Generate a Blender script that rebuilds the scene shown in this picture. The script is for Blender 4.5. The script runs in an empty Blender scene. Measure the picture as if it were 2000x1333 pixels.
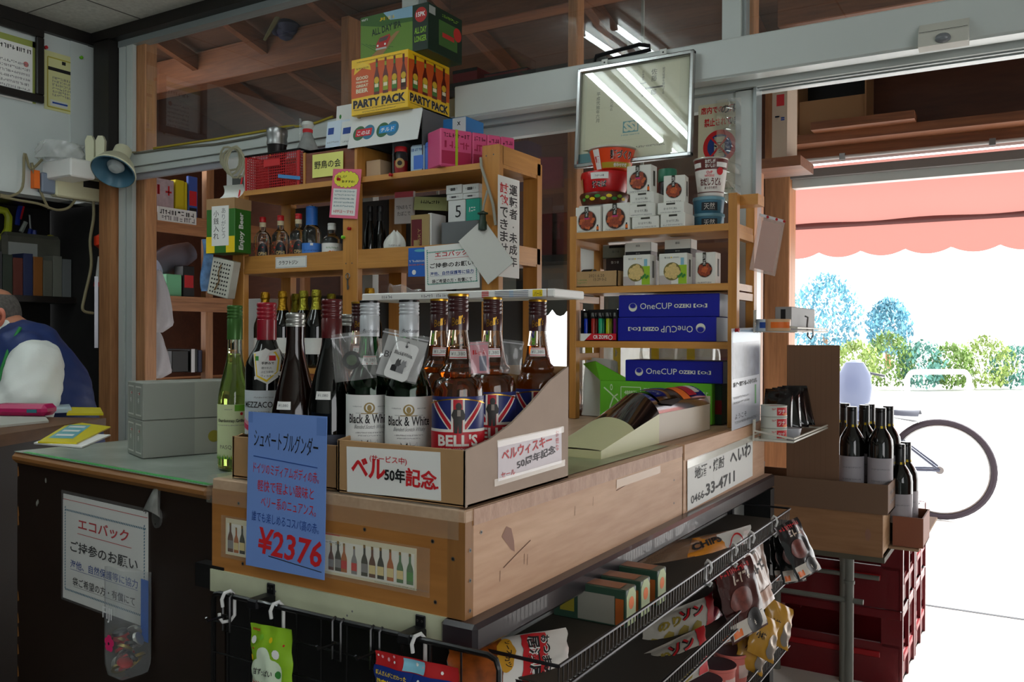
import bpy, math, random
from mathutils import Vector as V, Matrix
random.seed(11)
D = bpy.data; S = bpy.context.scene; COL = S.collection
PI = math.pi
# ------------------------------------------------------------------ camera
FPX = 1700.0; YAW = .5450; PIT = -.0055; ROL = .004
F = V((-math.sin(YAW)*math.cos(PIT), math.cos(YAW)*math.cos(PIT), math.sin(PIT)))
R = V((math.cos(YAW), math.sin(YAW), 0)); U = R.cross(F)
R, U = R*math.cos(ROL)+U*math.sin(ROL), U*math.cos(ROL)-R*math.sin(ROL)
EYE = V((.675, -.991, 1.15))
cd = D.cameras.new('camera'); cam = D.objects.new('camera', cd); COL.objects.link(cam)
cd.sensor_width = 36; cd.lens = FPX/2000*36; cd.clip_start = .02; cd.clip_end = 300
m = Matrix((R, U, -F)).transposed().to_4x4(); m.translation = EYE; cam.matrix_world = m
S.camera = cam
# ------------------------------------------------------------------ light
S.view_settings.view_transform = 'Standard'; S.view_settings.look = 'None'
S.view_settings.gamma = 1; S.view_settings.use_curve_mapping = False
S.view_settings.exposure = 0.17
W = D.worlds.new('sky'); S.world = W; W.use_nodes = True
nt = W.node_tree; bg = nt.nodes['Background']
sky = nt.nodes.new('ShaderNodeTexSky'); sky.sky_type = 'HOSEK_WILKIE'; sky.turbidity = 5
sky.sun_direction = (.3, .75, .6); sky.ground_albedo = .5
mx = nt.nodes.new('ShaderNodeMix'); mx.data_type = 'RGBA'; mx.inputs[0].default_value = .75
mx.inputs[7].default_value = (1, 1, 1, 1)
nt.links.new(sky.outputs[0], mx.inputs[6]); nt.links.new(mx.outputs[2], bg.inputs[0]); bg.inputs[1].default_value = 4.2
sl = D.lights.new('sun', 'SUN'); sl.energy = 9; sl.angle = .02; so = D.objects.new('sun', sl); COL.objects.link(so)
so.rotation_euler = V((-.3, -.9, -.62)).to_track_quat('-Z', 'Y').to_euler()
def area(name, loc, rot, sx, sy, w, col=(1, 1, 1)):
    l = D.lights.new(name, 'AREA'); l.shape = 'RECTANGLE'; l.size = sx; l.size_y = sy; l.energy = w; l.color = col
    o = D.objects.new(name, l); COL.objects.link(o); o.location = loc; o.rotation_euler = rot; return o
# ------------------------------------------------------------------ pixel rays (2000 x 1333) to points on real planes
def ray(px, py): return F + R*((px-1000)/FPX) - U*((py-666.5)/FPX)
def PX(px, py, c): d = ray(px, py); return EYE + d*((c-EYE.x)/d.x)
def PY(px, py, c): d = ray(px, py); return EYE + d*((c-EYE.y)/d.y)
def PZ(px, py, c): d = ray(px, py); return EYE + d*((c-EYE.z)/d.z)
def PD(px, py, t): return EYE + ray(px, py)*t
def PN(px, py, p0, n): d = ray(px, py); n = V(n); return EYE + d*((V(p0)-EYE).dot(n)/d.dot(n))
def depth(p): return (V(p)-EYE).dot(F)
# ------------------------------------------------------------------ materials
MATS = {}
def lin(c): return tuple((x/12.92 if x <= .04045 else ((x+.055)/1.055)**2.4) for x in (c[0]/255, c[1]/255, c[2]/255)) + (1,)
def M(name, col, rough=.55, metal=0, var=0, vs=8, bump=0, trans=0, alpha=1, emis=0, spec=.5, coat=0, ior=1.45, sss=0):
    if name in MATS: return MATS[name]
    m = D.materials.new(name); m.use_nodes = True; t = m.node_tree; b = t.nodes['Principled BSDF']
    c = lin(col); b.inputs['Base Color'].default_value = c; b.inputs['Roughness'].default_value = rough
    b.inputs['Metallic'].default_value = metal; b.inputs['Transmission Weight'].default_value = trans
    b.inputs['Alpha'].default_value = alpha; b.inputs['Specular IOR Level'].default_value = spec
    b.inputs['Coat Weight'].default_value = coat; b.inputs['IOR'].default_value = ior
    if emis: b.inputs['Emission Color'].default_value = c; b.inputs['Emission Strength'].default_value = emis
    if var or bump:
        tc = t.nodes.new('ShaderNodeTexCoord'); n = t.nodes.new('ShaderNodeTexNoise'); n.inputs['Scale'].default_value = vs
        n.inputs['Detail'].default_value = 5; t.links.new(tc.outputs['Object'], n.inputs['Vector'])
        if var:
            r = t.nodes.new('ShaderNodeValToRGB'); r.color_ramp.elements[0].position = .3; r.color_ramp.elements[1].position = .7
            r.color_ramp.elements[0].color = tuple(max(0, x*(1-var)) for x in c[:3])+(1,)
            r.color_ramp.elements[1].color = tuple(min(1, x*(1+var*.6)) for x in c[:3])+(1,)
            t.links.new(n.outputs[0], r.inputs[0]); t.links.new(r.outputs[0], b.inputs['Base Color'])
        if bump:
            bp = t.nodes.new('ShaderNodeBump'); bp.inputs['Strength'].default_value = bump; bp.inputs['Distance'].default_value = .01
            t.links.new(n.outputs[0], bp.inputs['Height']); t.links.new(bp.outputs[0], b.inputs['Normal'])
    MATS[name] = m; return m
def WOOD(name, c1, c2, axis='X', sc=14, rough=.5, stretch=14, knots=True):
    if name in MATS: return MATS[name]
    m = D.materials.new(name); m.use_nodes = True; t = m.node_tree; b = t.nodes['Principled BSDF']; b.inputs['Roughness'].default_value = rough
    tc = t.nodes.new('ShaderNodeTexCoord'); mp = t.nodes.new('ShaderNodeMapping')
    s = [sc, sc, sc]; s['XYZ'.index(axis)] = sc/stretch; mp.inputs['Scale'].default_value = s
    n = t.nodes.new('ShaderNodeTexNoise'); n.inputs['Scale'].default_value = 1; n.inputs['Detail'].default_value = 6; n.inputs['Distortion'].default_value = .6
    n2 = t.nodes.new('ShaderNodeTexNoise'); n2.inputs['Scale'].default_value = 7; n2.inputs['Detail'].default_value = 2
    mm = t.nodes.new('ShaderNodeMix'); mm.data_type = 'FLOAT'; mm.inputs[0].default_value = .35
    r = t.nodes.new('ShaderNodeValToRGB'); r.color_ramp.elements[0].position = .33; r.color_ramp.elements[1].position = .66
    r.color_ramp.elements[0].color = lin(c1); r.color_ramp.elements[1].color = lin(c2)
    L = t.links.new; L(tc.outputs['Object'], mp.inputs[0]); L(mp.outputs[0], n.inputs['Vector']); L(mp.outputs[0], n2.inputs['Vector'])
    L(n.outputs[0], mm.inputs[2]); L(n2.outputs[0], mm.inputs[3]); L(mm.outputs[0], r.inputs[0]); L(r.outputs[0], b.inputs['Base Color'])
    bp = t.nodes.new('ShaderNodeBump'); bp.inputs['Strength'].default_value = .15; bp.inputs['Distance'].default_value = .004
    L(mm.outputs[0], bp.inputs['Height']); L(bp.outputs[0], b.inputs['Normal'])
    MATS[name] = m; return m
def GLASS(name, col, rough=.02, ior=1.45):
    return M(name, col, rough, trans=1, ior=ior)
def FILM(name, col=(255, 255, 255), op=.12, rough=.08, refl=.05):
    """thin clear plastic: mostly see-through with a glossy reflection"""
    if name in MATS: return MATS[name]
    m = D.materials.new(name); m.use_nodes = True; t = m.node_tree; t.nodes.remove(t.nodes['Principled BSDF'])
    out = t.nodes['Material Output']; tr = t.nodes.new('ShaderNodeBsdfTransparent'); gl = t.nodes.new('ShaderNodeBsdfGlossy')
    df = t.nodes.new('ShaderNodeBsdfDiffuse'); df.inputs[0].default_value = lin(col); gl.inputs['Roughness'].default_value = rough
    tr.inputs[0].default_value = tuple(.8+.2*x for x in lin(col)[:3])+(1,)
    a = t.nodes.new('ShaderNodeMixShader'); a.inputs[0].default_value = op; b = t.nodes.new('ShaderNodeMixShader')
    lw = t.nodes.new('ShaderNodeLayerWeight'); lw.inputs[0].default_value = .5; pw = t.nodes.new('ShaderNodeMath'); pw.operation = 'POWER'; pw.inputs[1].default_value = 4
    fr = t.nodes.new('ShaderNodeMath'); fr.operation = 'MULTIPLY_ADD'; fr.inputs[1].default_value = .9; fr.inputs[2].default_value = refl
    L = t.links.new; L(lw.outputs['Facing'], pw.inputs[0]); L(pw.outputs[0], fr.inputs[0]); L(tr.outputs[0], a.inputs[1]); L(df.outputs[0], a.inputs[2]); L(fr.outputs[0], b.inputs[0])
    L(a.outputs[0], b.inputs[1]); L(gl.outputs[0], b.inputs[2]); L(b.outputs[0], out.inputs[0])
    MATS[name] = m; return m
# ------------------------------------------------------------------ mesh builder
_gl = {}
def glyphs(s, bold=0):
    k = (s, bold)
    if k not in _gl:
        c = D.curves.new('t', 'FONT'); c.body = s; c.size = 1; c.resolution_u = 2; c.offset = bold; c.space_line = 1.0
        o = D.objects.new('t', c); me = o.to_mesh()
        vs = [(v.co.x, v.co.y) for v in me.vertices]; fs = [tuple(p.vertices) for p in me.polygons]
        o.to_mesh_clear(); D.objects.remove(o); D.curves.remove(c)
        if not vs: vs = [(0, 0)]
        x0 = min(v[0] for v in vs); x1 = max(v[0] for v in vs); y0 = min(v[1] for v in vs); y1 = max(v[1] for v in vs)
        _gl[k] = ([(v[0]-x0, v[1]-y0) for v in vs], fs, x1-x0, y1-y0)
    return _gl[k]
def FM(side, o=(0, 0, 0)):
    """matrix of a face: columns u, v, outward normal"""
    u, v = {'F': ((1, 0, 0), (0, 0, 1)), 'R': ((0, 1, 0), (0, 0, 1)), 'L': ((0, -1, 0), (0, 0, 1)), 'B': ((-1, 0, 0), (0, 0, 1)), 'T': ((1, 0, 0), (0, 1, 0)), 'D': ((1, 0, 0), (0, -1, 0))}[side]
    u = V(u); v = V(v); n = u.cross(v); m = Matrix((u, v, n)).transposed().to_4x4(); m.translation = V(o); return m
def FR(o, u, v):
    u = V(u).normalized(); v = V(v); v = (v-u*v.dot(u)).normalized(); n = u.cross(v)
    m = Matrix((u, v, n)).transposed().to_4x4(); m.translation = V(o); return m
def CYL(r, z0=0, a0=-PI/2, cx=0, cy=0):
    """wraps label coordinates round a cylinder; u=0 faces angle a0"""
    f = lambda u, v, w=0: V((cx+(r+w)*math.cos(a0+u/r), cy+(r+w)*math.sin(a0+u/r), z0+v)); f.nv = 3; return f
def ap(T, u, v, w=0): return T(u, v, w) if callable(T) else T @ V((u, v, w))
class MB:
    def __init__(s): s.v = []; s.f = []; s.mi = []; s.mats = []; s.sm = []
    def add(s, vs, fs, mat, T=None, smooth=False):
        b = len(s.v); s.v += [tuple(T @ V(p)) if T is not None else tuple(p) for p in vs]
        if mat not in s.mats: s.mats.append(mat)
        i = s.mats.index(mat)
        for f in fs: s.f.append(tuple(b+k for k in f)); s.mi.append(i); s.sm.append(smooth)
        return s
    def box(s, x0, x1, y0, y1, z0, z1, mat, T=None, bev=0):
        x0, x1 = min(x0, x1), max(x0, x1); y0, y1 = min(y0, y1), max(y0, y1); z0, z1 = min(z0, z1), max(z0, z1)
        if not bev:
            vs = [(x, y, z) for z in (z0, z1) for y in (y0, y1) for x in (x0, x1)]
            return s.add(vs, [(0, 2, 3, 1), (4, 5, 7, 6), (0, 1, 5, 4), (2, 6, 7, 3), (0, 4, 6, 2), (1, 3, 7, 5)], mat, T)
        b = min(bev, (x1-x0)*.45, (y1-y0)*.45, (z1-z0)*.45); vs = []; ix = {}
        for i in (0, 1):
            for j in (0, 1):
                for k in (0, 1):
                    X, Y, Z = (x0, x1)[i], (y0, y1)[j], (z0, z1)[k]; dx, dy, dz = (b, -b)[i], (b, -b)[j], (b, -b)[k]
                    for a, p in enumerate(((X, Y+dy, Z+dz), (X+dx, Y, Z+dz), (X+dx, Y+dy, Z))): ix[i, j, k, a] = len(vs); vs.append(p)
        g = lambda i, j, k, a: ix[i, j, k, a]; fs = []
        for i in (0, 1): fs.append([g(i, 0, 0, 0), g(i, 1, 0, 0), g(i, 1, 1, 0), g(i, 0, 1, 0)]); fs.append([g(0, i, 0, 1), g(1, i, 0, 1), g(1, i, 1, 1), g(0, i, 1, 1)]); fs.append([g(0, 0, i, 2), g(1, 0, i, 2), g(1, 1, i, 2), g(0, 1, i, 2)])
        for i in (0, 1):
            for j in (0, 1):
                fs.append([g(i, j, 0, 0), g(i, j, 1, 0), g(i, j, 1, 1), g(i, j, 0, 1)]); fs.append([g(i, 0, j, 0), g(i, 1, j, 0), g(i, 1, j, 2), g(i, 0, j, 2)]); fs.append([g(0, i, j, 1), g(1, i, j, 1), g(1, i, j, 2), g(0, i, j, 2)])
                for k in (0, 1): fs.append([g(i, j, k, 0), g(i, j, k, 1), g(i, j, k, 2)])
        c = V(((x0+x1)/2, (y0+y1)/2, (z0+z1)/2)); out = []
        for f in fs:
            p = [V(vs[q]) for q in f]; n = (p[1]-p[0]).cross(p[2]-p[0]); ctr = sum(p, V())/len(p)
            out.append(f if n.dot(ctr-c) > 0 else f[::-1])
        return s.add(vs, out, mat, T)
    def lathe(s, prof, mat, seg=28, T=None, smooth=True, sx=1, sy=1, mats=None, caps=True):
        """prof: (r,z) pairs; mats: optional material per band"""
        vs = []; n = len(prof)
        for r, z in prof:
            for k in range(seg): a = 2*PI*k/seg; vs.append((max(r, 1e-5)*math.cos(a)*sx, max(r, 1e-5)*math.sin(a)*sy, z))
        b = len(s.v); s.v += [tuple(T @ V(p)) if T is not None else p for p in vs]
        for i in range(n-1):
            mm = mats[i] if mats else mat
            if mm not in s.mats: s.mats.append(mm)
            j = s.mats.index(mm)
            for k in range(seg):
                k2 = (k+1) % seg; s.f.append((b+i*seg+k, b+i*seg+k2, b+(i+1)*seg+k2, b+(i+1)*seg+k)); s.mi.append(j); s.sm.append(smooth)
        for i, fl in ((0, True), (n-1, False)):
            if caps and prof[i][0] > 1e-4:
                mm = (mats[0] if i == 0 else mats[-1]) if mats else mat
                f = [b+i*seg+k for k in range(seg)]; s.f.append(tuple(f[::-1] if fl else f)); s.mi.append(s.mats.index(mm)); s.sm.append(False)
        return s
    def cyl(s, p0, p1, r0, mat, r1=None, seg=12, smooth=True):
        p0 = V(p0); p1 = V(p1); r1 = r0 if r1 is None else r1; d = p1-p0
        T = d.to_track_quat('Z', 'Y').to_matrix().to_4x4(); T.translation = p0
        return s.lathe([(r0, 0), (r1, d.length)], mat, seg, T, smooth)
    def tube(s, pts, r, mat, seg=6, closed=False, smooth=True):
        pts = [V(p) for p in pts]; n = len(pts); vs = []; prev = None; fs = []
        for i, p in enumerate(pts):
            a = pts[(i-1) % n] if (closed or i > 0) else p; c = pts[(i+1) % n] if (closed or i < n-1) else p
            t = (c-a).normalized() if (c-a).length > 1e-9 else V((0, 0, 1))
            if prev is None:
                prev = t.orthogonal().normalized()
            else:
                prev = (prev-t*prev.dot(t)); prev = prev.normalized() if prev.length > 1e-6 else t.orthogonal().normalized()
            q = t.cross(prev); rr = r[i] if isinstance(r, (list, tuple)) else r
            for k in range(seg): an = 2*PI*k/seg; vs.append(p+(prev*math.cos(an)+q*math.sin(an))*rr)
        for i in range(n if closed else n-1):
            for k in range(seg): k2 = (k+1) % seg; j = (i+1) % n; fs.append((i*seg+k, i*seg+k2, j*seg+k2, j*seg+k))
        if not closed: fs.append(tuple(range(seg))[::-1]); fs.append(tuple((n-1)*seg+k for k in range(seg)))
        return s.add(vs, fs, mat, None, smooth)
    def prism(s, pts, w0, w1, mat, T=None):
        """polygon pts (u,v) extruded from w0 to w1 in frame T"""
        T = T if T is not None else Matrix(); n = len(pts); vs = [ap(T, u, v, w0) for u, v in pts]+[ap(T, u, v, w1) for u, v in pts]
        fs = [tuple(range(n))[::-1], tuple(range(n, 2*n))]+[(i, (i+1) % n, n+(i+1) % n, n+i) for i in range(n)]
        return s.add(vs, fs, mat)
    def grid(s, fn, nu, nv, mat, smooth=True, cu=False):
        vs = [fn(i/(nu if cu else nu), j/nv) for j in range(nv+1) for i in range(nu if cu else nu+1)]; w = nu if cu else nu+1
        fs = [(j*w+i, j*w+(i+1) % w, (j+1)*w+(i+1) % w, (j+1)*w+i) for j in range(nv) for i in range(nu)]
        return s.add(vs, fs, mat, None, smooth)
    # ---- flat printing in frame T (matrix or wrapping function); w = lift
    def rect(s, u0, u1, v0, v1, mat, T, w=.0004, n=None):
        n = n or (max(1, int(abs(u1-u0)/.006)) if callable(T) else 1)
        k = getattr(T, 'nv', 1); n = max(n, k)
        vs = [ap(T, u0+(u1-u0)*i/n, v0+(v1-v0)*j/k, w) for j in range(k+1) for i in range(n+1)]
        return s.add(vs, [(j*(n+1)+i, j*(n+1)+i+1, (j+1)*(n+1)+i+1, (j+1)*(n+1)+i) for j in range(k) for i in range(n)], mat)
    def pol(s, pts, mat, T, w=.0004):
        if getattr(T, 'nv', 1) > 1:
            n = len(pts); cu = sum(p[0] for p in pts)/n; cv = sum(p[1] for p in pts)/n; R_ = 4
            vs = [ap(T, cu, cv, w)]+[ap(T, cu+(u-cu)*k/R_, cv+(v-cv)*k/R_, w) for k in range(1, R_+1) for u, v in pts]
            return s.add(vs, [(0, 1+i, 1+(i+1) % n) for i in range(n)]+[(1+k*n+i, 1+k*n+n+i, 1+k*n+n+(i+1) % n, 1+k*n+(i+1) % n) for k in range(R_-1) for i in range(n)], mat)
        return s.add([ap(T, u, v, w) for u, v in pts], [tuple(range(len(pts)))], mat)
    def disc(s, u, v, r, mat, T, w=.0004, ry=None, r0=0, n=24, a0=0, a1=2*PI):
        ry = ry or r; P = [(u+r*math.cos(a0+(a1-a0)*i/n), v+ry*math.sin(a0+(a1-a0)*i/n)) for i in range(n+1)]
        if r0:
            k = r0/r; Q = [(u+(a-u)*k, v+(b-v)*k) for a, b in P]
            return s.add([ap(T, a, b, w) for a, b in P+Q], [(i, i+1, n+2+i, n+1+i) for i in range(n)], mat)
        return s.pol(P[:-1] if a1-a0 > 6.28 else P+[(u, v)], mat, T, w)
    def line(s, pts, wd, mat, T, w=.0005):
        for (a, b), (c, d) in zip(pts[:-1], pts[1:]):
            L = math.hypot(c-a, d-b) or 1e-6; nx, ny = -(d-b)/L*wd/2, (c-a)/L*wd/2
            s.pol([(a-nx, b-ny), (c-nx, d-ny), (c+nx, d+ny), (a+nx, b+ny)], mat, T, w)
        return s
    def text(s, t, u, v, h, mat, T, w=.0005, wd=None, al='C', bold=0, rot=0, vert=False, shear=0):
        """h = glyph height; wd squeezes to a width; (u,v) = anchor at baseline"""
        if vert:
            for i, ch in enumerate(t): s.text(ch, u, v-i*h*1.14+(h*.3 if ch in '・' else 0), h*(.2 if ch in '・、。' else 1), mat, T, w, None if ch in '・、。' else wd, 'C', bold)
            return s
        vs, fs, W_, H_ = glyphs(t, bold); sy = h/max(H_, .3); sx = wd/W_ if wd else sy
        o = {'C': -W_*sx/2, 'L': 0, 'R': -W_*sx}[al]; ca, sa = math.cos(rot), math.sin(rot); out = []
        for x, y in vs:
            X = x*sx+o+y*sy*shear; Y = y*sy; out.append(ap(T, u+X*ca-Y*sa, v+X*sa+Y*ca, w))
        return s.add(out, fs, mat)
    def squig(s, u0, u1, v, h, mat, T, w=.0005, dens=1.0, wd=None):
        """a line of tiny unreadable print"""
        x = u0; wd = wd or h*.18; rs = random.Random(int((u0*1e4+v*1e5)) & 65535)
        while x < u1-h*.3:
            k = h*rs.uniform(.45, .85)
            for _ in range(2):
                if rs.random() < .5: yy = v+h*rs.random()*.8; s.rect(x, x+k*.8, yy, yy+wd, mat, T, w, 1)
                else: xx = x+k*.7*rs.random(); s.rect(xx, xx+wd, v, v+h*.9, mat, T, w, 1)
            x += k*1.1/dens
        return s
    def obj(s, name, parent=None, loc=None, smooth_angle=.7, weld=False, **kw):
        me = D.meshes.new(name); me.from_pydata(s.v, [], s.f); me.polygons.foreach_set('material_index', s.mi); me.polygons.foreach_set('use_smooth', s.sm)
        for m in s.mats: me.materials.append(m)
        if any(s.sm): me.set_sharp_from_angle(angle=smooth_angle)
        if weld:
            import bmesh
            q = bmesh.new(); q.from_mesh(me); bmesh.ops.remove_doubles(q, verts=q.verts, dist=2e-5); q.to_mesh(me); q.free()
        me.update(); o = D.objects.new(name, me); COL.objects.link(o)
        if parent: o.parent = parent
        if loc is not None: o.location = loc
        tag(o, **kw); return o
def tag(o, label=None, cat=None, group=None, kind=None):
    if label: o['label'] = label
    if cat: o['category'] = cat
    if group: o['group'] = group
    if kind: o['kind'] = kind
    return o
def thing(name, label, cat, loc=(0, 0, 0), rz=0, group=None, rx=0, ry=0):
    o = D.objects.new(name, None); COL.objects.link(o); o.empty_display_size = .05; o.location = loc; o.rotation_euler = (rx, ry, rz)
    return tag(o, label, cat, group)
def dup(src, loc, rz=None, label=None, group=None, rot=None, scale=None):
    r = src.copy(); COL.objects.link(r); r.location = loc
    if rz is not None: r.rotation_euler = (0, 0, rz)
    if rot is not None: r.rotation_euler = rot
    if scale is not None: r.scale = (scale,)*3
    if label: r['label'] = label
    if group: r['group'] = group
    for ch in list(src.children):
        c = ch.copy(); COL.objects.link(c); c.parent = r
        for g in list(ch.children): d = g.copy(); COL.objects.link(d); d.parent = c
    return r
def struct(name, mb, parent=None): return mb.obj(name, parent, kind='structure')
WHITE = (236, 236, 230); BLACK = (18, 18, 18)
mwhite = M('white_paint', (205, 208, 202), .35, var=.06, vs=3); mpaper = M('paper', (232, 232, 228), .6); mblack = M('black', (14, 14, 15), .45)
mink = M('ink', (20, 18, 20), .6); mred = M('red_ink', (200, 30, 38), .55); mblue = M('blue_ink', (30, 70, 150), .55); mgrey = M('grey_ink', (120, 120, 122), .6)
mgreen = M('green_ink', (60, 140, 60), .55); myel = M('yellow_ink', (240, 205, 20), .5); morange = M('orange_ink', (228, 108, 24), .5); mgold = M('gold', (200, 150, 50), .3, 1)
mcard = M('cardboard', (168, 132, 92), .75, var=.08, vs=30); mcardin = M('cardboard_inside', (150, 118, 84), .8)
mtape = FILM('clear_tape', (250, 245, 225), .1, .12); mfilm = FILM('clear_film', (255, 255, 255), .07, .06)
mchrome = M('chrome', (215, 215, 218), .18, 1); msteel = M('steel', (150, 150, 150), .35, 1); mdark = M('dark_metal', (34, 34, 36), .4, .6)
mwirew = M('white_wire', (215, 212, 200), .4); mplw = M('white_plastic', (225, 225, 222), .35); mpin = M('red_pin', (170, 20, 24), .3)
mclear = FILM('clear_acrylic', (240, 244, 246), .1, .04)
# ================================================================== the shop's shell
YW = 1.55; XL = -3.2; ZC = 2.575; ZT = .909
walu = M('white_aluminium', (196, 203, 200), .3, var=.05, vs=2); walu2 = M('grey_aluminium', (150, 158, 158), .32, .3)
mplaster = M('white_board', (196, 204, 202), .6, var=.07, vs=2.5); mceil = M('ceiling_board', (190, 190, 182), .85, var=.16, vs=60)
mdw = WOOD('dark_post_wood', (14, 11, 9), (26, 20, 16), 'Z', 10, .45)
wz = WOOD('cedar_upright', (146, 98, 62), (200, 144, 98), 'Z', 16); wx = WOOD('cedar_crossbar', (106, 62, 38), (150, 94, 58), 'X', 16); wr2 = WOOD('rafter_wood', (92, 54, 34), (136, 84, 52), 'Y', 16); wy = WOOD('cedar_lengthwise', (144, 94, 60), (196, 138, 92), 'Y', 16)  # upright and lengthwise cedar lightened in place of light low in the lean-to
pine = WOOD('yellow_pine_x', (176, 118, 52), (205, 146, 74), 'X', 14, .42); pinez = WOOD('yellow_pine_z', (174, 114, 48), (204, 144, 70), 'Z', 14, .42); piney = WOOD('yellow_pine_y', (176, 118, 52), (205, 146, 74), 'Y', 14, .42)
ply = WOOD('brown_plywood', (74, 42, 28), (96, 56, 36), 'X', 7, .55, 5); mconc = M('concrete', (176, 174, 168), .8, var=.14, vs=3)
mgl = FILM('window_glass', (190, 200, 200), .03, .0, .085)
b = MB(); b.box(-4.2, 2.8, -4.6, 1.62, -.1, 0, M('shop_floor', (112, 108, 102), .6, var=.2, vs=4)); struct('floor', b)
b = MB(); b.box(-4.2, 3.2, 1.62, 3.4, -.1, 0, M('porch_concrete', (214, 212, 206), .85, var=.06, vs=3)); struct('floor_porch', b)
b = MB(); b.box(XL, 2.8, -4.6, YW+.06, ZC, ZC+.06, mceil); g = M('seam', (70, 68, 62), .9)
for k in range(-12, 12):
    x = -2.80+.91*k
    if XL < x < 2.7: b.box(x-.003, x+.003, -4.6, 1.5, ZC-.0015, ZC, g)
for k in range(-12, 4):
    y = 1.196+.455*k
    if -4.5 < y < 1.5: b.box(XL, 2.8, y-.002, y+.002, ZC-.0012, ZC, g)
struct('ceiling', b)
b = MB(); b.box(XL-.1, XL, -4.6, 1.42, 1.775, ZC, mplaster); b.box(XL-.001, XL+.006, 1.415, 1.5, 1.775, ZC, mplaster); b.box(XL-.1, XL+.001, 1.49, 1.56, 1.775, ZC, mplaster)
b.box(XL-.45, XL-.4, -4.6, 1.56, 0, 1.8, M('dark_pegboard', (20, 19, 18), .8, var=.3, vs=20)); b.box(XL-.4, XL-.1, -4.6, 1.56, 1.775, 1.8, mdw); b.box(XL-.45, XL+.07, 1.57, 1.6, 0, 1.8, M('dark_pegboard', (20, 19, 18))); struct('wall_left', b)
b = MB(); b.box(2.8, 2.9, -4.6, -3.2, 0, ZC, mplaster); b.box(2.8, 2.9, -.6, 1.61, 0, ZC, mplaster); b.box(2.8, 2.9, -3.2, -.6, 0, .6, mplaster); b.box(2.8, 2.9, -3.2, -.6, 2.2, ZC, mplaster); struct('wall_right', b)  # opening added in this unseen wall to let sky light in
b = MB(); b.box(-3.7, 2.9, -4.7, -4.6, 0, ZC, mplaster); struct('wall_front', b)
b = MB(); b.box(XL, XL+.03, -4.6, YW, ZC-.055, ZC, mdw); struct('trim_1', b)
b = MB(); b.box(XL, 2.8, 1.5, YW+.05, 2.525, ZC, mdw); struct('trim_2', b)
# corner post and the frame of the glazed wall
b = MB(); b.box(-3.15, -3.035, 1.5, 1.62, 1.9, 2.53, mdw); b.box(-3.135, -3.05, 1.52, 1.6, 0, 1.9, wz); struct('trim_3', b)
b = MB(); b.box(-3.03, -2.985, YW, YW+.02, 0, 2.53, walu); b.box(-2.985, -2.972, YW+.006, YW+.02, 0, 2.53, walu2); b.box(-2.972, -2.928, YW, YW+.02, 0, 2.53, walu); struct('trim_4', b)
b = MB(); b.box(-3.03, 2.8, YW-.005, YW+.05, 2.497, 2.525, walu2); struct('trim_5', b)
b = MB()
b.box(-2.93, 2.8, YW-.03, YW+.05, 1.922, 1.985, walu); b.box(-2.93, -1.3, YW-.015, YW+.05, 1.893, 1.92, walu); b.box(-2.93, -1.3, YW, YW+.02, 1.868, 1.893, M('track_grey', (160, 160, 168), .5)); struct('trim_6', b)
for i, (x0, x1) in enumerate(((-1.346, -1.281), (-.139, -.083), (.95, 1.0))):
    b = MB(); b.box(x0, x1, YW, YW+.05, 1.985, 2.5, walu); b.box(x1, x1+.012, YW+.015, YW+.05, 1.985, 2.5, walu2); struct('trim_%d' % (7+i), b)
for i, (x0, x1, z0, z1, y) in enumerate(((-2.928, -1.346, 1.985, 2.5, YW+.03), (-1.281, -.139, 1.985, 2.5, YW+.03), (-.083, .95, 1.985, 2.5, YW+.03), (-1.5, -.08, .4, 1.9, YW+.035))):
    b = MB(); b.add([(x0, y, z0), (x1, y, z0), (x1, y, z1), (x0, y, z1)], [(0, 1, 2, 3)], mgl); struct('window_%d' % (i+1), b)
# sliding door: header box, tracks, fixed sash beside the opening
b = MB(); hb, ht = 1.893, 2.002
b.box(-1.04, 1.9, 1.45, YW-.03, hb, ht, walu, bev=.004); b.box(-1.02, 1.88, YW-.03, YW+.08, hb+.012, ht-.02, walu2)
b.box(-1.02, 1.88, 1.455, 1.5, hb-.002, hb+.001, walu); b.box(-1.02, 1.88, 1.545, 1.64, hb-.012, hb+.02, walu); b.box(-1.02, 1.88, 1.56, 1.565, hb-.016, hb-.01, walu2); b.box(-1.02, 1.88, 1.59, 1.6, hb-.016, hb-.01, walu2)
struct('trim_10', b)
b = MB(); b.box(-1.55, -.095, YW+.02, YW+.055, 1.835, 1.88, walu); b.box(-.1, -.045, YW+.01, YW+.055, 0, 1.88, walu); b.box(-.045, -.036, YW+.0, YW+.06, 0, 1.88, walu2); b.box(-1.55, -1.5, YW+.02, YW+.055, 0, 1.88, walu); b.box(-1.55, -.09, YW+.02, YW+.055, .35, .42, walu)
struct('door_1', b)
# ------------------------------------------------------------------ timber lean-to and porch behind the glass
b = MB(); b.box(-4.2, -.48, 3.35, 3.42, 0, .3, ply); b.box(-4.2, -1.95, 3.35, 3.42, .3, 3.0, ply); b.box(-1.1, -.48, 3.35, 3.42, .3, 3.0, ply); b.box(-1.95, -1.1, 3.35, 3.42, 1.34, 3.0, ply); struct('wall_rear', b)  # opening extended downwards, out of view, to brighten the lean-to
b = MB(); b.box(-4.25, -4.2, 1.6, 3.4, 0, 3.1, ply); struct('wall_shed', b)
b = MB(); b.box(-.36, 3.2, 3.35, 3.4, 2.0, 2.75, ply); struct('wall_back', b)
b = MB(); b.box(-4.3, 3.2, 1.62, 3.7, -.03, 0, WOOD('roof_boards', (70, 44, 30), (104, 68, 46), 'X', 9, .7), Matrix.Translation((0, 1.62, 3.06)) @ Matrix.Rotation(-.27, 4, 'X') @ Matrix.Translation((0, -1.62, 0))); struct('ceiling_porch', b)
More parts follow.
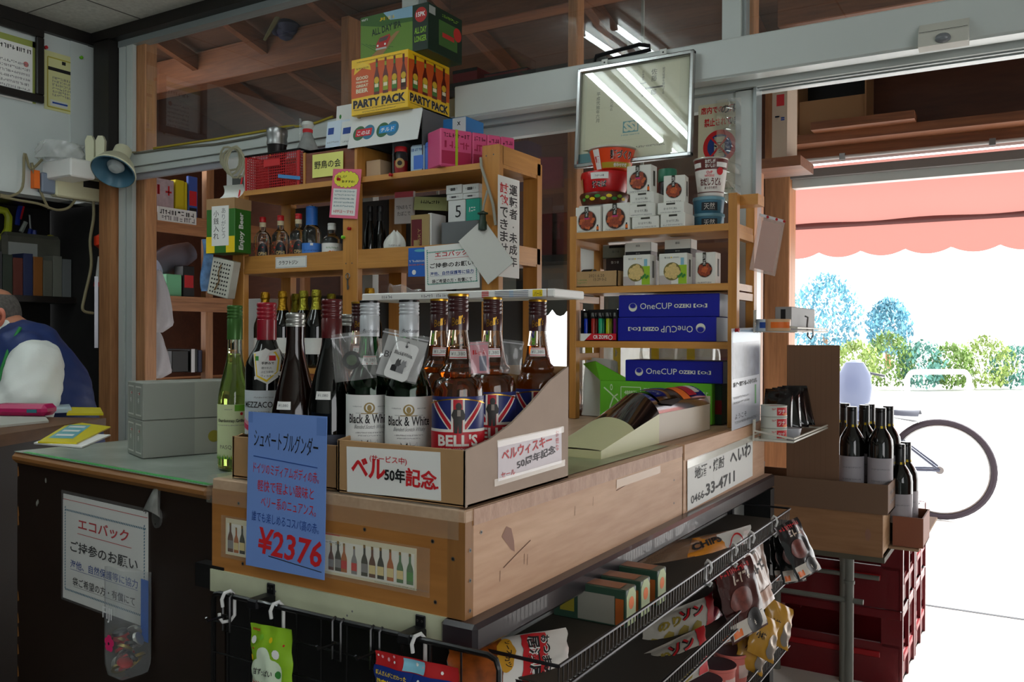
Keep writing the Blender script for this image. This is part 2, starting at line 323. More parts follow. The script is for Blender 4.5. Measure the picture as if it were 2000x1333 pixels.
b = MB(); b.box(2.9, 3.2, 1.6, 3.4, 0, 2.95, ply); struct('wall_porch', b)
b = MB(); b.box(-3.7, 2.8, 1.6, 1.62, 2.53, 3.1, ply); struct('wall_upper', b)
n = 20
for x in (-3.55, -2.98, -2.38, -1.75, -1.1, -.45, .25, .95):
    T = Matrix.Translation((0, 1.62, 3.0)) @ Matrix.Rotation(-.27, 4, 'X') @ Matrix.Translation((0, -1.62, 0))
    b = MB(); b.box(x-.022, x+.022, 1.64, 3.4, -.085, .0, wr2, T); struct('trim_%d' % n, b); n += 1
for x0, x1, y0, y1, z0, z1, w in ((-4.2, -.2, 2.4, 2.5, 2.61, 2.80, wx), (-.2, 2.9, 2.42, 2.5, 2.35, 2.5, wx), (-3.02, -2.87, 1.575, 1.64, 0, 2.9, wz), (-2.24, -2.19, 2.2, 2.3, 0, 2.7, wz), (-.48, -.36, 3.29, 3.42, 0, 2.75, wz), (-.105, -.07, 1.64, 1.7, 1.9, 2.9, wz), (-.84, -.80, 1.9, 1.96, 0, 2.8, wz)):
    b = MB(); b.box(x0, x1, y0, y1, z0, z1, w, bev=.004); struct('trim_%d' % n, b); n += 1
# street opening: rails, white lintel strip, conduit shelf
b = MB(); b.box(-.36, 3.1, 3.30, 3.35, 1.915, 1.955, M('grey_soffit', (120, 118, 116), .6)); b.box(-.36, 3.1, 3.34, 3.40, 1.875, 1.915, walu); struct('trim_%d' % n, b); n += 1
b = MB(); b.box(-.36, 3.1, 3.2, 3.35, 1.985, 2.06, wx); b.box(-.36, .62, 3.08, 3.22, 2.03, 2.07, wx); b.box(-.2, .22, 3.0, 3.12, 2.07, 2.105, wx); struct('trim_%d' % n, b); n += 1
c = MB(); c.tube([(-.36, 3.19, 1.975), (3.0, 3.19, 1.975)], .008, M('grey_pipe', (200, 200, 198), .4), 8)
for x in (-.1, .5, 1.1): c.box(x-.012, x+.012, 3.18, 3.2, 1.962, 1.99, msteel)
c.obj('conduit_pipe', label='thin grey conduit pipe running along the timber above the street opening', cat='pipe')
# fluorescent fittings, those seen reflected first, the last one added for brightness
tube_m = M('tube_light', (238, 250, 252), .3, emis=16); fit_m = M('fitting_white', (215, 215, 210), .4)
def fitting(x, y, lab, rz=0, L=1.25):
    t = thing('ceiling_light', lab, 'light', (x, y, ZC), rz, 'fluorescent fittings on the ceiling')
    h = MB(); h.box(-.1, .1, -L/2, L/2, -.035, 0, fit_m, bev=.006); h.box(-.018, .018, -L/2, L/2, -.06, -.03, fit_m)
    for s in (-1, 1):
        for e in (-1, 1): h.box(s*.078-.012, s*.078+.012, e*(L/2-.02)-.015, e*(L/2-.02)+.015, -.085, -.03, fit_m)
    h.obj('housing', t)
    for s in (-1, 1): h = MB(); h.cyl((s*.078, -L/2+.03, -.068), (s*.078, L/2-.03, -.068), .014, tube_m, seg=12); h.obj('tube', t)
    return t
# ================================================================== street outside
b = MB(); b.box(-60, 60, 3.5, 90, -.12, -.02, M('street_concrete', (205, 204, 200), .85, var=.05, vs=.8)); b.box(-8, 12, 3.4, 3.52, -.05, -.012, M('kerb_dark', (150, 155, 158), .8)); b.box(-4, 3.2, 3.12, 3.14, -.01, .0015, M('drain_line', (60, 66, 70), .8)); struct('ground', b)
can = M('awning_fabric', (160, 106, 98), .8); nt_ = can.node_tree; bs = nt_.nodes['Principled BSDF']; tl = nt_.nodes.new('ShaderNodeBsdfTranslucent'); tl.inputs[0].default_value = lin((142, 97, 90)); mi_ = nt_.nodes.new('ShaderNodeMixShader'); mi_.inputs[0].default_value = .6
nt_.links.new(bs.outputs[0], mi_.inputs[1]); nt_.links.new(tl.outputs[0], mi_.inputs[2]); nt_.links.new(mi_.outputs[0], nt_.nodes['Material Output'].inputs[0])
t = thing('awning', 'faded red shop awning with a scalloped edge above the street opening', 'awning', (0, 0, 0))
b = MB(); b.grid(lambda u, v: V((-.62+3.9*u, 3.42+.95*v, 1.99-.17*v+.006*math.sin(u*40)*v)), 60, 6, can); b.obj('sloped_cover', t)
b = MB(); N = 340; x0, x1 = -.62, 3.28
vs = []; y = 4.375
for i in range(N+1):
    x = x0+(x1-x0)*i/N; k = ((x-.02)/.235) % 1; zb = 1.655-.034*abs(math.sin(PI*k))**.8*1.0
    vs += [(x, y, 1.822), (x, y, zb)]
b.add(vs, [(2*i, 2*i+1, 2*i+3, 2*i+2) for i in range(N)], can); b.obj('valance', t)
b = MB(); b.cyl((-.62, 4.365, 1.815), (3.28, 4.365, 1.815), .02, M('awning_seam_shade', (104, 66, 66), .6)); b.obj('seam_shade_bar', t)  # dark bar stands in for the shaded seam between cover and valance
for k in range(3): b = MB(); b.cyl((-.58+1.8*k, 3.42, 1.93), (-.58+1.8*k, 4.36, 1.81), .01, msteel); b.obj('arm', t)
# planting across the street
def leafmat(n, c): return M(n, c, .7, var=.4, vs=1.2)
def shrub(x, y, w, d, h, mt, z0=0, n=1100, ls=.13, seed=1):
    rs = random.Random(seed); b = MB(); vs = []; fs = []
    for i in range(n):
        a = rs.uniform(0, 2*PI); cz = rs.uniform(-.9, 1); rr = math.sqrt(max(0, 1-cz*cz))*rs.uniform(.55, 1); p = V((x+math.cos(a)*rr*w/2, y+math.sin(a)*rr*d/2, z0+h/2+cz*h/2*rs.uniform(.7, 1.05)))
        q = Matrix.Rotation(rs.uniform(0, 6.28), 3, 'Z') @ Matrix.Rotation(rs.uniform(-1.4, 1.4), 3, 'X'); s_ = ls*rs.uniform(.6, 1.4); k = len(vs)
        vs += [p+q @ V((-s_*.35, 0, 0)), p+q @ V((0, -s_*.7, 0)), p+q @ V((s_*.35, 0, 0)), p+q @ V((0, s_*.8, s_*.2))]; fs.append((k, k+1, k+2, k+3))
    b.add(vs, fs, mt); return b
gr1 = leafmat('leaf_green', (126, 156, 84)); gr2 = leafmat('leaf_teal', (104, 158, 146)); gr3 = leafmat('leaf_glare_blue', (118, 172, 190)); gr4 = leafmat('leaf_yellow_green', (150, 172, 96))  # blue tree leaf tone carries the overexposed outdoor fringe in its colour
hed = [(1668, 715, 19, 2.0, 1.1, gr4, 'bright yellow green shrub half hidden behind the tall cardboard sheet'), (1735, 722, 19.5, 1.9, 1.3, gr1, 'green roadside shrub just left of the white guard rail'), (1800, 716, 19.3, 1.8, 1.1, gr2, 'blue green roadside shrub behind the white guard rail'),
       (1858, 722, 19.5, 1.6, 1.05, gr1, 'green roadside shrub above the right end of the guard rail'), (1925, 715, 19.8, 2.2, 1.2, gr4, 'pale green roadside shrub right of the guard rail'), (1985, 712, 20, 2.0, 1.0, gr2, 'blue green shrub at the right edge of the picture')]
for i, (px, py, dd, w, h, mt, lab) in enumerate(hed):
    p = PD(px, py, dd); s_ = shrub(0, 0, w*.62, 1.2, h, mt, 0, 1300, .075, i+3); s_.obj('roadside_shrub', loc=(p.x, p.y, -.02), label=lab, cat='shrub', group='shrubs across the street')
for i, (px, w, h, lab) in enumerate(((1612, 3.9, 3.5, 'pale blue green tree beyond the shrubs, nearer the wooden post'), (1735, 2.4, 2.6, 'pale blue green tree beyond the shrubs, right of the bigger one'))):
    p = PD(px, 640, 33); t = thing('street_tree', lab, 'tree', (p.x, p.y, 0), 0, 'trees across the street')
    shrub(0, 0, w*.72, 2.4, h-.3, gr3, .35, 2600, .13, 30+i).obj('crown', t); b = MB(); b.cyl((0, 0, -.02), (0, 0, 1.2), .12, wz, .08); b.obj('trunk', t)
# guard rail: one white pipe loop
p = PD(1772, 762, 16.5); q = PD(1893, 762, 16.8); p.z = q.z = -.02; hh = .52; b = MB(); dx = (q-p)
pts = [p+V((0, 0, 0)), p+V((0, 0, hh-.12))]+[p+dx*(.03*k)+V((0, 0, hh-.12+.12*math.sin(k*PI/6))) for k in (1, 2, 3)]+[q-dx*(.03*k)+V((0, 0, hh-.12+.12*math.sin(k*PI/6))) for k in (3, 2, 1)]+[q+V((0, 0, hh-.12)), q]
b.tube(pts, .05, M('rail_white', (240, 240, 240), .4), 8); b.obj('guard_rail', label='white bent pipe guard rail at the roadside before the shrubs', cat='guard rail')
# bicycle, rear half in view
bx = thing('bicycle', 'dark bicycle with a grey saddle parked outside behind the wine bottles', 'bicycle', (*PZ(1836, 1016, -.02).xy, -.02), math.atan2(-math.sin(.5), math.cos(.5))+.5)
tyre = M('tyre', (60, 52, 60), .8); fr_ = M('bike_frame', (90, 96, 112), .35, .5)
def ring(cx, cz, r, tr, mt, n=48): q = MB(); q.tube([(cx+r*math.cos(2*PI*k/n), 0, cz+r*math.sin(2*PI*k/n)) for k in range(n)], tr, mt, 8, True); return q
for cx in (0, -1.05):
    w = ring(cx, .325, .305, .019, tyre).obj('wheel', bx); ring(cx, .325, .283, .008, msteel).obj('rim', w)
    q = MB()
    for k in range(18): a = 2*PI*k/18; q.tube([(cx+.02*math.cos(a), .02*(-1)**k, .325+.02*math.sin(a)), (cx+.28*math.cos(a+.3), 0, .325+.28*math.sin(a+.3))], .0012, msteel, 4)
    q.obj('spokes', w); q = MB(); q.cyl((cx, -.05, .325), (cx, .05, .325), .025, msteel); q.obj('hub', w)
q = MB()
for a, c_, r in (((-.29, 0, .64), (-.43, 0, .3), .017), ((-.43, 0, .3), (-.98, 0, .62), .02), ((-.31, 0, .56), (-.98, 0, .7), .017), ((-.31, .03, .56), (0, .05, .325), .009), ((-.31, -.03, .56), (0, -.05, .325), .009), ((-.43, .03, .3), (0, .05, .325), .01), ((-.43, -.03, .3), (0, -.05, .325), .01), ((-.95, 0, .9), (-1.05, 0, .34), .015)): q.cyl(a, c_, r, fr_, seg=8)
q.obj('frame', bx)
q = MB(); q.grid(lambda u, v: V((-.12-.26*u, (v-.5)*(.16*(1-u)**1.4+.035), .665+.035*math.sin(PI*v)-.015*u+.03*(u-.15)**2)), 12, 8, M('saddle', (50, 54, 70), .5)); q.grid(lambda u, v: V((-.12-.26*u, (v-.5)*(.16*(1-u)**1.4+.035), .625+.03*u)), 12, 8, mblack); q.obj('saddle', bx)
q = MB(); q.cyl((-.43, -.08, .3), (-.43, .08, .3), .03, msteel); q.cyl((-.43, .08, .3), (-.3, .08, .19), .01, msteel); q.box(-.34, -.26, .08, .16, .17, .19, mblack); q.obj('crank', bx)
q = MB(); q.tube([(-.8, .27, .98), (-.93, .2, 1.0), (-.95, 0, .95), (-.93, -.2, 1.0), (-.8, -.27, .98)], .011, msteel, 8); q.obj('handlebar', bx)
# scooter behind the tall cardboard
p = PZ(1668, 905, -.02); sc_ = thing('scooter', 'pale grey motor scooter half hidden behind the tall cardboard sheet', 'scooter', (p.x, p.y, -.02), .35)
sc_.scale = (.83,)*3; sg = M('scooter_body', (96, 104, 128), .35); 
q = MB(); q.lathe([(.02, 1.16), (.1, 1.13), (.17, 1.0), (.19, .85), (.17, .7), (.1, .6), (.02, .57)], sg, 20, Matrix.Diagonal((1, .7, 1, 1))); q.obj('front_cowl', sc_)
q = MB(); q.box(-.16, .16, .05, .1, .4, .95, sg, bev=.02); q.box(-.15, .15, .1, .7, .3, .38, sg, bev=.02); q.box(-.17, .17, .6, 1.2, .4, .72, sg, bev=.06); q.obj('body', sc_)
q = MB(); q.box(-.14, .14, .62, 1.2, .72, .8, mblack, bev=.03); q.obj('seat', sc_)
q = MB(); q.tube([(-.33, .06, .98), (-.12, .05, 1.02), (.12, .05, 1.02), (.33, .06, .98)], .014, M('grip', (60, 62, 70), .5), 8); q.obj('handlebar', sc_)
for yy in (-.12, 1.1):
    q = MB(); q.tube([(0, yy+.2*math.cos(2*PI*k/24), .24+.2*math.sin(2*PI*k/24)) for k in range(24)], .045, tyre, 8, True); q.obj('wheel', sc_)
# ================================================================== counters and racks
fx, fy = PX, PY
fitting(-1.0, .065, 'twin tube ceiling light reflected in the transom glass, above the counter')
fitting(-1.0, -1.26, 'twin tube ceiling light reflected in the hanging frame, second of the row'); fitting(-2.5, -.2, 'twin tube ceiling light over the far left of the shop')  # third fitting is an added, unseen lamp to brighten the left side
wood_front = WOOD('honey_board', (146, 92, 38), (180, 122, 60), 'X', 9, .5, 10); wood_side = WOOD('pale_pine_board', (188, 142, 108), (214, 172, 138), 'Y', 13, .55, 9)
wood_top = WOOD('worn_top_board', (176, 140, 110), (205, 172, 142), 'Y', 18, .5, 12); wood_end = WOOD('endgrain_strip', (178, 140, 118), (206, 168, 146), 'Z', 60, .6, 3)
bump_ = M('dark_bumper', (42, 36, 40), .3, coat=.3); screw = M('screw_head', (120, 116, 112), .4, .8); cream = M('cream_board', (196, 200, 170), .5, var=.12, vs=12)
def screws(b, T, pts, r=.004):
    for u, v in pts: b.disc(u, v, r, screw, T, .0006, n=12); b.line([(u-r*.6, v), (u+r*.6, v)], r*.35, mdark, T, .0009); b.line([(u, v-r*.6), (u, v+r*.6)], r*.35, mdark, T, .0009)
ct = thing('sales_counter', 'pine sales counter with a dark bumper rail, the whisky box standing on its corner', 'counter')
LX, LY = -.515, 1.52
b = MB(); b.box(LX, 0, 0, LY, .89, ZT, wood_top, bev=.002); b.box(-.02, .0015, .02, .848, .885, ZT-.001, wood_end); b.box(-.02, .003, .858, LY, .876, ZT+.001, wood_side); b.obj('counter_top', ct)
b = MB(); b.box(LX, -.03, .0, .02, .757, .892, wood_front); b.box(-.03, -.0, .0, .02, .757, .892, WOOD('honey_post', (128, 84, 38), (158, 108, 56), 'Z', 14))
screws(b, FM('F'), [(-.45, .873), (-.18, .862), (-.055, .86), (-.02, .84), (-.44, .775), (-.05, .775)], .003); b.obj('front_panel', ct)
b = MB(); b.box(-.02, 0, .0205, .852, .757, .886, wood_side); b.box(-.02, -.001, .852, .857, .757, .886, mblack); b.box(-.02, .001, .857, LY, .757, .88, wood_side)
T = FM('R'); screws(b, T, [(.012, .852), (.012, .81), (.012, .768), (.04, .872)], .003); screws(b, T, [(.8, .84), (.8, .79)], .0025)
kn = M('knot', (150, 108, 90), .6)
b.pol([(.095, .855), (.108, .868), (.122, .862), (.13, .842), (.132, .825), (.122, .83)], kn, T, .0004)
b.line([(.1, .808), (.14, .821), (.18, .833)], .0016, M('crack', (104, 72, 56), .8), T, .0005); b.line([(.5, .862), (.56, .868), (.64, .876)], .0012, MATS['crack'], T, .0005)
for u, v in ((.16, .80), (.17, .797), (.4, .85), (.33, .845), (.09, .79)): b.line([(u, v), (u+.001, v+.016)], .001, MATS['crack'], T, .0005)
b.rect(.5, .72, .866, .882, M('brown_tape', (186, 146, 108), .3), T, .0008, 1); b.obj('side_panel', ct)
b = MB(); b.box(-.035, .026, -.012, LY+.02, .718, .757, bump_, bev=.006); b.obj('bumper_rail', ct)
b = MB(); b.box(LX, -.005, -.004, .02, .72, .757, cream); b.box(LX-.04, LX+.03, -.002, .02, .722, .762, mblack)
for u, v in ((-.37, .741), (-.36, .743), (-.2, .738), (-.21, .73), (-.02, .745), (-.03, .74)): b.disc(u, v, .0018, mgrey, FM('F'), .0048, n=6)
b.obj('strip', ct)
b = MB(); b.box(LX, -.05, .03, LY, .0, .72, mblack); b.box(-.05, -.045, .1, LY, .05, .71, M('cabinet_white', (150, 152, 150), .6)); b.box(-.05, .03, LY-.04, LY, 0, .72, mblack); b.obj('base_cabinet', ct)
b = MB()  # soft clear vinyl cover folded over the front edge
b.grid(lambda u, v: V((LX-.01+u*(.517), *(((-.0035-.002*math.sin(u*9), .868+.044*min(1, v*2)) if v < .5 else (-.002+.3*(v-.5), .9125)))))
       , 40, 8, mtape); b.obj('vinyl_cover', ct)
# paper strip of printed bottles taped along the front board
def pbottle(b, T, u, v, h, col, lab, w=.0005, cap=None):
    r = h*.135
    b.pol([(u-r, v), (u+r, v), (u+r, v+h*.45), (u+r*.8, v+h*.56), (u+r*.34, v+h*.7), (u+r*.3, v+h), (u-r*.3, v+h), (u-r*.34, v+h*.7), (u-r*.8, v+h*.56), (u-r, v+h*.45)], col, T, w)
    if lab: b.rect(u-r*.95, u+r*.95, v+h*.12, v+h*.4, lab, T, w+.0003)
    b.rect(u-r*.32, u+r*.32, v+h*.9, v+h*1.0, cap or mgold, T, w+.0003)
brn = M('print_brown', (88, 38, 18), .5); dgr = M('print_dark', (26, 30, 26), .5); pgr = M('print_green', (64, 112, 70), .5); pyl = M('print_cream', (226, 208, 150), .5); pam = M('print_amber', (176, 92, 30), .5); pgy = M('print_grey', (128, 126, 132), .5)
p0 = PY(442, 1012, 0); p1 = PY(814, 1090, 0); t = MB(); T = FM('F', (0, -.0006, 0)); zt_, zb_ = .846, .786
t.box(p0.x, p1.x, -.0012, -.0002, zb_, zt_, M('old_paper', (222, 216, 190), .6)); T = FM('F', (0, -.0012, 0))
t.rect(p0.x+.004, p1.x-.003, zb_+.004, zt_-.008, mpaper, T, .0002)
bots = [(.012, .052, brn, pgy), (.026, .045, pam, pyl), (.04, .05, dgr, pyl), (.235, .044, brn, pgy), (.249, .049, dgr, pgy), (.261, .047, pam, mred), (.281, .045, pgy, mred), (.301, .05, dgr, pgy), (.316, .049, brn, pyl), (.332, .05, dgr, pyl), (.35, .05, pam, pyl), (.368, .048, pgr, pyl), (.386, .048, pgr, mgreen), (.06, .05, pam, pyl), (.08, .05, pgr, pyl), (.1, .05, brn, pyl)]
for u, h, c, l in bots:
    if p0.x+u+.008 < p1.x: pbottle(t, T, p0.x+u, zb_+.005+(.002 if u > .2 else 0), h*.93, c, l)
u0 = PY(665, 1057, 0).x; t.rect(u0-.03, u0+.0, .846, .8475, mred, T, .0004); t.text('ビールはコーナーから', u0+.002, .832, .0055, mink, T, al='R'); t.squig(-.16, -.06, zb_+.001, .0022, mgrey, T)
t.rect(p0.x-.01, p1.x+.025, zb_-.006, zt_+.004, mtape, T, .0012)
t.obj('bottle_picture_strip', label='long paper strip of printed bottle pictures taped on the counter front', cat='poster')
# left counter, turned a little
A = PZ(404, 948, .89); B_ = PZ(20, 880, .89); ang = math.atan2(A.y-B_.y, A.x-B_.x)
lc = thing('cash_counter', 'dark brown counter with a wooden edge and green vinyl mat, left of the pine counter', 'counter', (A.x, A.y, 0), ang)
L_ = (A-B_).length
mat_g = M('marble_mat', (150, 160, 150), .25, var=.25, vs=9); grn = M('green_edge', (70, 170, 90), .35)
b = MB(); b.box(-L_, .0, 0, .5, .862, .887, WOOD('counter_edge', (128, 84, 40), (160, 108, 56), 'X', 12), bev=.009); b.obj('counter_top', lc)
b = MB(); b.box(-L_+.01, -.004, .004, .5, .8871, .8885, mat_g); b.box(-L_+.05, -.006, .006, .016, .8872, .8895, grn); b.obj('vinyl_mat', lc)
bp_ = M('dark_brown_panel', (36, 24, 17), .45, var=.2, vs=5); b = MB(); b.box(-L_+.01, .035, .012, .03, 0, .865, bp_); b.box(-L_+.005, -L_+.02, .013, .5, 0, .865, bp_)
T = FM('F', (0, .012, 0)); chip = M('bare_wood_chip', (150, 100, 50), .7)
for z in (.83, .74, .72, .55, .5, .47, .43, .38): b.pol([(-L_+.01, z), (-L_+.018, z+.004), (-L_+.013, z+.022), (-L_+.01, z+.025)], chip, T, .0005)
for u, v in ((-L_+.1, .78), (-L_+.105, .785), (-L_+.14, .835)): b.disc(u, v, .004, M('scuff', (130, 128, 120), .8), T, .0005, .006, n=7)
b.obj('front_panel', lc)
def onlc(u, v, z): c, s = math.cos(ang), math.sin(ang); return V((A.x+u*c-v*s, A.y+u*s+v*c, z))
def lcpix(px, py, off=.012): n = V((math.sin(ang), -math.cos(ang), 0)); o = V((A.x, A.y, 0))-n*off; p = PN(px, py, o, n); d = p-V((A.x, A.y, 0)); return d.x*math.cos(ang)+d.y*math.sin(ang), p.z
# eco bag notice, opener and cap catcher on the brown front
def eco(b, T, w, h, frame, red, blk, blu):
    b.rect(0, w, 0, h, mpaper, T, .0006)
    for k in range(int(w/.006)-2):
        for yy in (.018, h-.018-.004): u = .01+k*.006; b.pol([(u, yy), (u+.004, yy), (u+.006, yy+.004), (u+.002, yy+.004)], frame, T, .0009)
    for k in range(int(h/.006)-5):
        for xx in (.008, w-.012): v = .02+k*.006; b.pol([(xx, v), (xx+.004, v+.002), (xx+.004, v+.006), (xx, v+.004)], frame, T, .0009)
    b.text('エコバック', w*.5, h*.735, h*.115, red, T, .0011, w*.6, bold=.02); b.rect(w*.19, w*.83, h*.69, h*.696, red, T, .0011)
    b.text('ご持参のお願い', w*.5, h*.495, h*.115, blk, T, .0011, w*.8, bold=.018)
    b.text('海他、自然保護等に協力', w*.5, h*.33, h*.085, blu, T, .0011, w*.8, bold=.012); b.rect(w*.1, w*.9, h*.315, h*.319, blu, T, .0011)
    b.text('袋ご希望の方・有償にて', w*.5, h*.16, h*.085, blk, T, .0011, w*.74, bold=.012); b.rect(w*.14, w*.87, h*.148, h*.151, blk, T, .0011)
u0, z1 = lcpix(125, 972); u1, z2 = lcpix(290, 1018); u2, z3 = lcpix(128, 1168); zb = z3; w = u1-u0
b = MB(); Tn = FM('F', (u0, .0115, zb)); h = (z1+z2)/2-zb; b.box(u0, u1, .0105, .0118, zb, zb+h+.012, mpaper); b.rect(0, w, h+.001, h+.0022, mred, Tn, .0012)
eco(b, FM('F', (u0, .0105, zb)), w, h, M('dotted_frame_blue', (90, 130, 150), .6), mred, mink, mblue); b.rect(-.004, w+.004, -.004, h+.02, mfilm, Tn, .003)
o = b.obj('eco_bag_notice', label='white notice with a blue dotted frame taped to the dark brown counter front', cat='notice'); o.location = (A.x, A.y, 0); o.rotation_euler.z = ang
u, z = lcpix(309, 975); op = thing('bottle_opener', 'cast metal bottle opener screwed to the dark brown counter front', 'opener', onlc(u, .012, z), ang)
b = MB(); cast = M('cast_metal', (130, 130, 126), .45, .8, var=.2, vs=60)
b.prism([(-.005, .016), (.005, .016), (.008, .024), (.004, .032), (-.004, .032), (-.008, .024)][::-1], -.006, 0, cast, FM('F')); b.grid(lambda s, v: V(((s-.5)*(.014+.034*v), -.004-.022*v**.8*(1-.5*(2*s-1)**2), .022-.038*v-.01*(2*s-1)**2*v)), 10, 6, cast); b.grid(lambda s, v: V(((s-.5)*(.014+.034*v), -.002-.018*v**.8*(1-.5*(2*s-1)**2), .018-.038*v-.01*(2*s-1)**2*v)), 10, 6, cast)
b.obj('hood', op); b = MB(); b.prism([(.014*math.cos(a), -.034+.02*math.sin(a)) for a in [2*PI*k/16 for k in range(16)]], 0, .005, cast, FM('F')); b.prism([(-.006, -.03), (.006, -.03), (.006, .03), (-.006, .03)], -.0005, .001, cast, FM('F')); screws(b, FM('F', (0, -.005, 0)), [(0, -.046)], .003); screws(b, FM('F', (0, -.006, 0)), [(0, .027)], .003); b.obj('back_plate', op)
u, z = lcpix(283, 1305); _, z9 = lcpix(283, 1105); Hc = z9-z; cc = thing('cut_bottle_cap_catcher', 'cut clear water bottle catching caps, hanging on the dark brown counter front', 'bottle', onlc(u, .012-.034, z), ang)
pet = FILM('clear_bottle_plastic', (235, 240, 240), .1, .05); b = MB(); Hb = Hc
sq = lambda a, r: (r*max(-.93, min(.93, 1.25*math.cos(a))), r*max(-.93, min(.93, 1.25*math.sin(a))))
b.grid(lambda s, v: V((*sq(2*PI*s, .033*(.86+.14*min(1, v*9))), v*(Hb-.01*math.sin(2*PI*s)))), 32, 10, pet, cu=True); b.grid(lambda s, v: V((*sq(2*PI*s, .028*v), .001)), 32, 1, pet, cu=True)
T = FM('F', (0, -.0325, 0)); b.text('FIJI', -.012, Hb*.52, .028, M('bottle_white_print', (225, 225, 225), .5), T, .001, .032, bold=.01)
for k in range(5): a = 2*PI*k/5+.3; b.disc(-.004+.008*math.cos(a), Hb*.33+.009*math.sin(a), .0085, M('hibiscus_pink', (226, 40, 110), .5), T, .001+.0002*k, .007, n=12)
b.disc(-.004, Hb*.33, .003, mink, T, .0024, n=8); b.obj('bottle_body', cc)
b = MB(); b.grid(lambda s, v: V((.012+.018*math.sin((s-.5)*1.6), .026, Hb*.28+Hb*.6*v)), 8, 4, M('back_label_blue', (10, 90, 180), .3)); b.obj('back_label', cc)
caps = MB(); rs = random.Random(4); capm = [M('cap_gold', (150, 130, 70), .35, .8), M('cap_black', (30, 28, 30), .35), M('cap_red', (170, 30, 30), .35), M('cap_silver', (170, 170, 165), .3, .8)]
for k in range(26):
    T = Matrix.Translation((rs.uniform(-.017, .017), rs.uniform(-.015, .015), .012+Hb*.36*k/26)) @ Matrix.Rotation(rs.uniform(0, 3), 4, 'Z') @ Matrix.Rotation(rs.uniform(-1.2, 1.2), 4, 'X'); m_ = capm[k % 4]
    caps.lathe([(.0145, -.003), (.013, .002), (.011, .003), (.0001, .0032)], m_, 16, T)
caps.obj('bottle_cap_pile', kind='stuff', label='mixed metal crown caps heaped inside the cut clear bottle', cat='bottle caps').matrix_world = Matrix.Translation(onlc(u, .012-.034, z)) @ Matrix.Rotation(ang, 4, 'Z')
# far desk with papers
p1 = PZ(207, 817, .9); p2 = PZ(-70, 861, .9); dv = (p1-p2).normalized(); nv = V((-dv.y, dv.x, 0))
dk = thing('desk', 'brown wooden desk with papers on it at the left, where the man sits', 'desk')
b = MB(); P = [p1, p1+nv*.55, p2+nv*.55-dv*.2, p2-dv*.2]
if (P[1]-EYE).length < (P[0]-EYE).length: nv = -nv; P = [p1, p1+nv*.55, p2+nv*.55-dv*.2, p2-dv*.2]
def slab(b, P, z0, z1, mt):
    n = len(P); vs = [(p.x, p.y, z0) for p in P]+[(p.x, p.y, z1) for p in P]; b.add(vs, [tuple(range(n))[::-1], tuple(range(n, 2*n))]+[(i, (i+1) % n, n+(i+1) % n, n+i) for i in range(n)], mt); return b
slab(b, P, .87, .9, WOOD('desk_wood', (88, 56, 30), (118, 78, 44), 'Y', 8)); b.obj('desk_top', dk); ci = sum(P, V())/4
b = MB(); slab(b, [P[0]+nv*.02-dv*.03, P[0]+nv*.1-dv*.03, P[3]+nv*.1, P[3]+nv*.02], 0, .87, bp_); b.obj('desk_base', dk)
# ---------------- left rack
RX0, RX1, RY0, RY1 = -1.85, -.70, 1.2, 1.46
lr = thing('left_rack', 'yellow pine rack holding gin bottles and the stacked beer cartons', 'rack', (0, 0, 0))
for x0, x1, zt in ((RX0, RX0+.06, 1.6725), (-1.316, -1.25, 1.655), (RX1-.062, RX1, 1.722)):
    b = MB(); b.box(x0, x1, RY0, RY0+.025, 0, zt, pinez, bev=.002); screws(b, FM('F', (0, RY0, 0)), [(x0+.016, 1.70-.01 if x0 > -1 else 1.39), (x0+.042, 1.70-.008 if x0 > -1 else 1.39)], .0025); b.obj('post', lr)
    b = MB(); b.box(x0+.01, x1, RY1-.03, RY1, 0, zt-.02, pinez); b.obj('post', lr)
for z in (1.672, 1.39, 1.037, .6):
    b = MB(); b.box(RX0, RX1-.002, RY0+.001, RY1-.002, z-.018, z, pine); b.obj('shelf_board', lr)
    if z == 1.39:
        b = MB(); b.box(RX0+.055, RX1-.06, RY0+.003, RY0+.018, z-.02, z+.044, pine); b.rect(RX0+.06, RX1-.06, z-.002, z+.0005, MATS['crack'], FM('F', (0, RY0+.003, 0)), .0003, 1); b.obj('lip', lr)
for z0, z1 in ((1.665, 1.72), (1.38, 1.43), (1.0, 1.05)): b = MB(); b.box(RX1-.02, RX1, RY0+.02, RY1-.01, z0, z1, piney); b.obj('side_rail', lr)
b = MB(); b.box(RX0, RX1, RY1-.004, RY1, 1.05, 1.3, M('grey_backing', (70, 70, 70), .8)); b.box(RX0, RX1-.1, RY1-.004, RY1, 1.4, 1.64, M('grey_backing', (70, 70, 70), .8)); b.obj('back_board', lr)
# ---------------- right rack on the counter
rr = thing('right_rack', 'pine counter rack with tinned food boxes and blue sake cartons', 'rack', (0, 0, 0))
SY0, SY1 = 1.27, 1.46
for x0, x1, zt in ((-.5, -.478, 1.5), (-.03, -.006, 1.53)):
    for y0, y1 in ((SY0-.001, SY0+.025), (SY1-.03, SY1)): b = MB(); b.box(x0, x1, y0, y1, ZT+.0012, zt, pinez, bev=.0015); b.obj('post', rr)
    for z in (1.433, 1.27, 1.10): b = MB(); b.box(x0+.002, x1-.002, SY0+.02, SY1-.02, z-.02, z+.0, piney); b.obj('side_rail', rr)
for z in (1.451, 1.293, 1.137): b = MB(); b.box(-.495, -.009, SY0, SY1-.002, z-.0185, z, pine); b.obj('shelf_board', rr)
b = MB(); b.box(-.035, .04, SY0+.03, SY0+.09, 1.50, 1.528, pine); b.obj('top_block', rr)
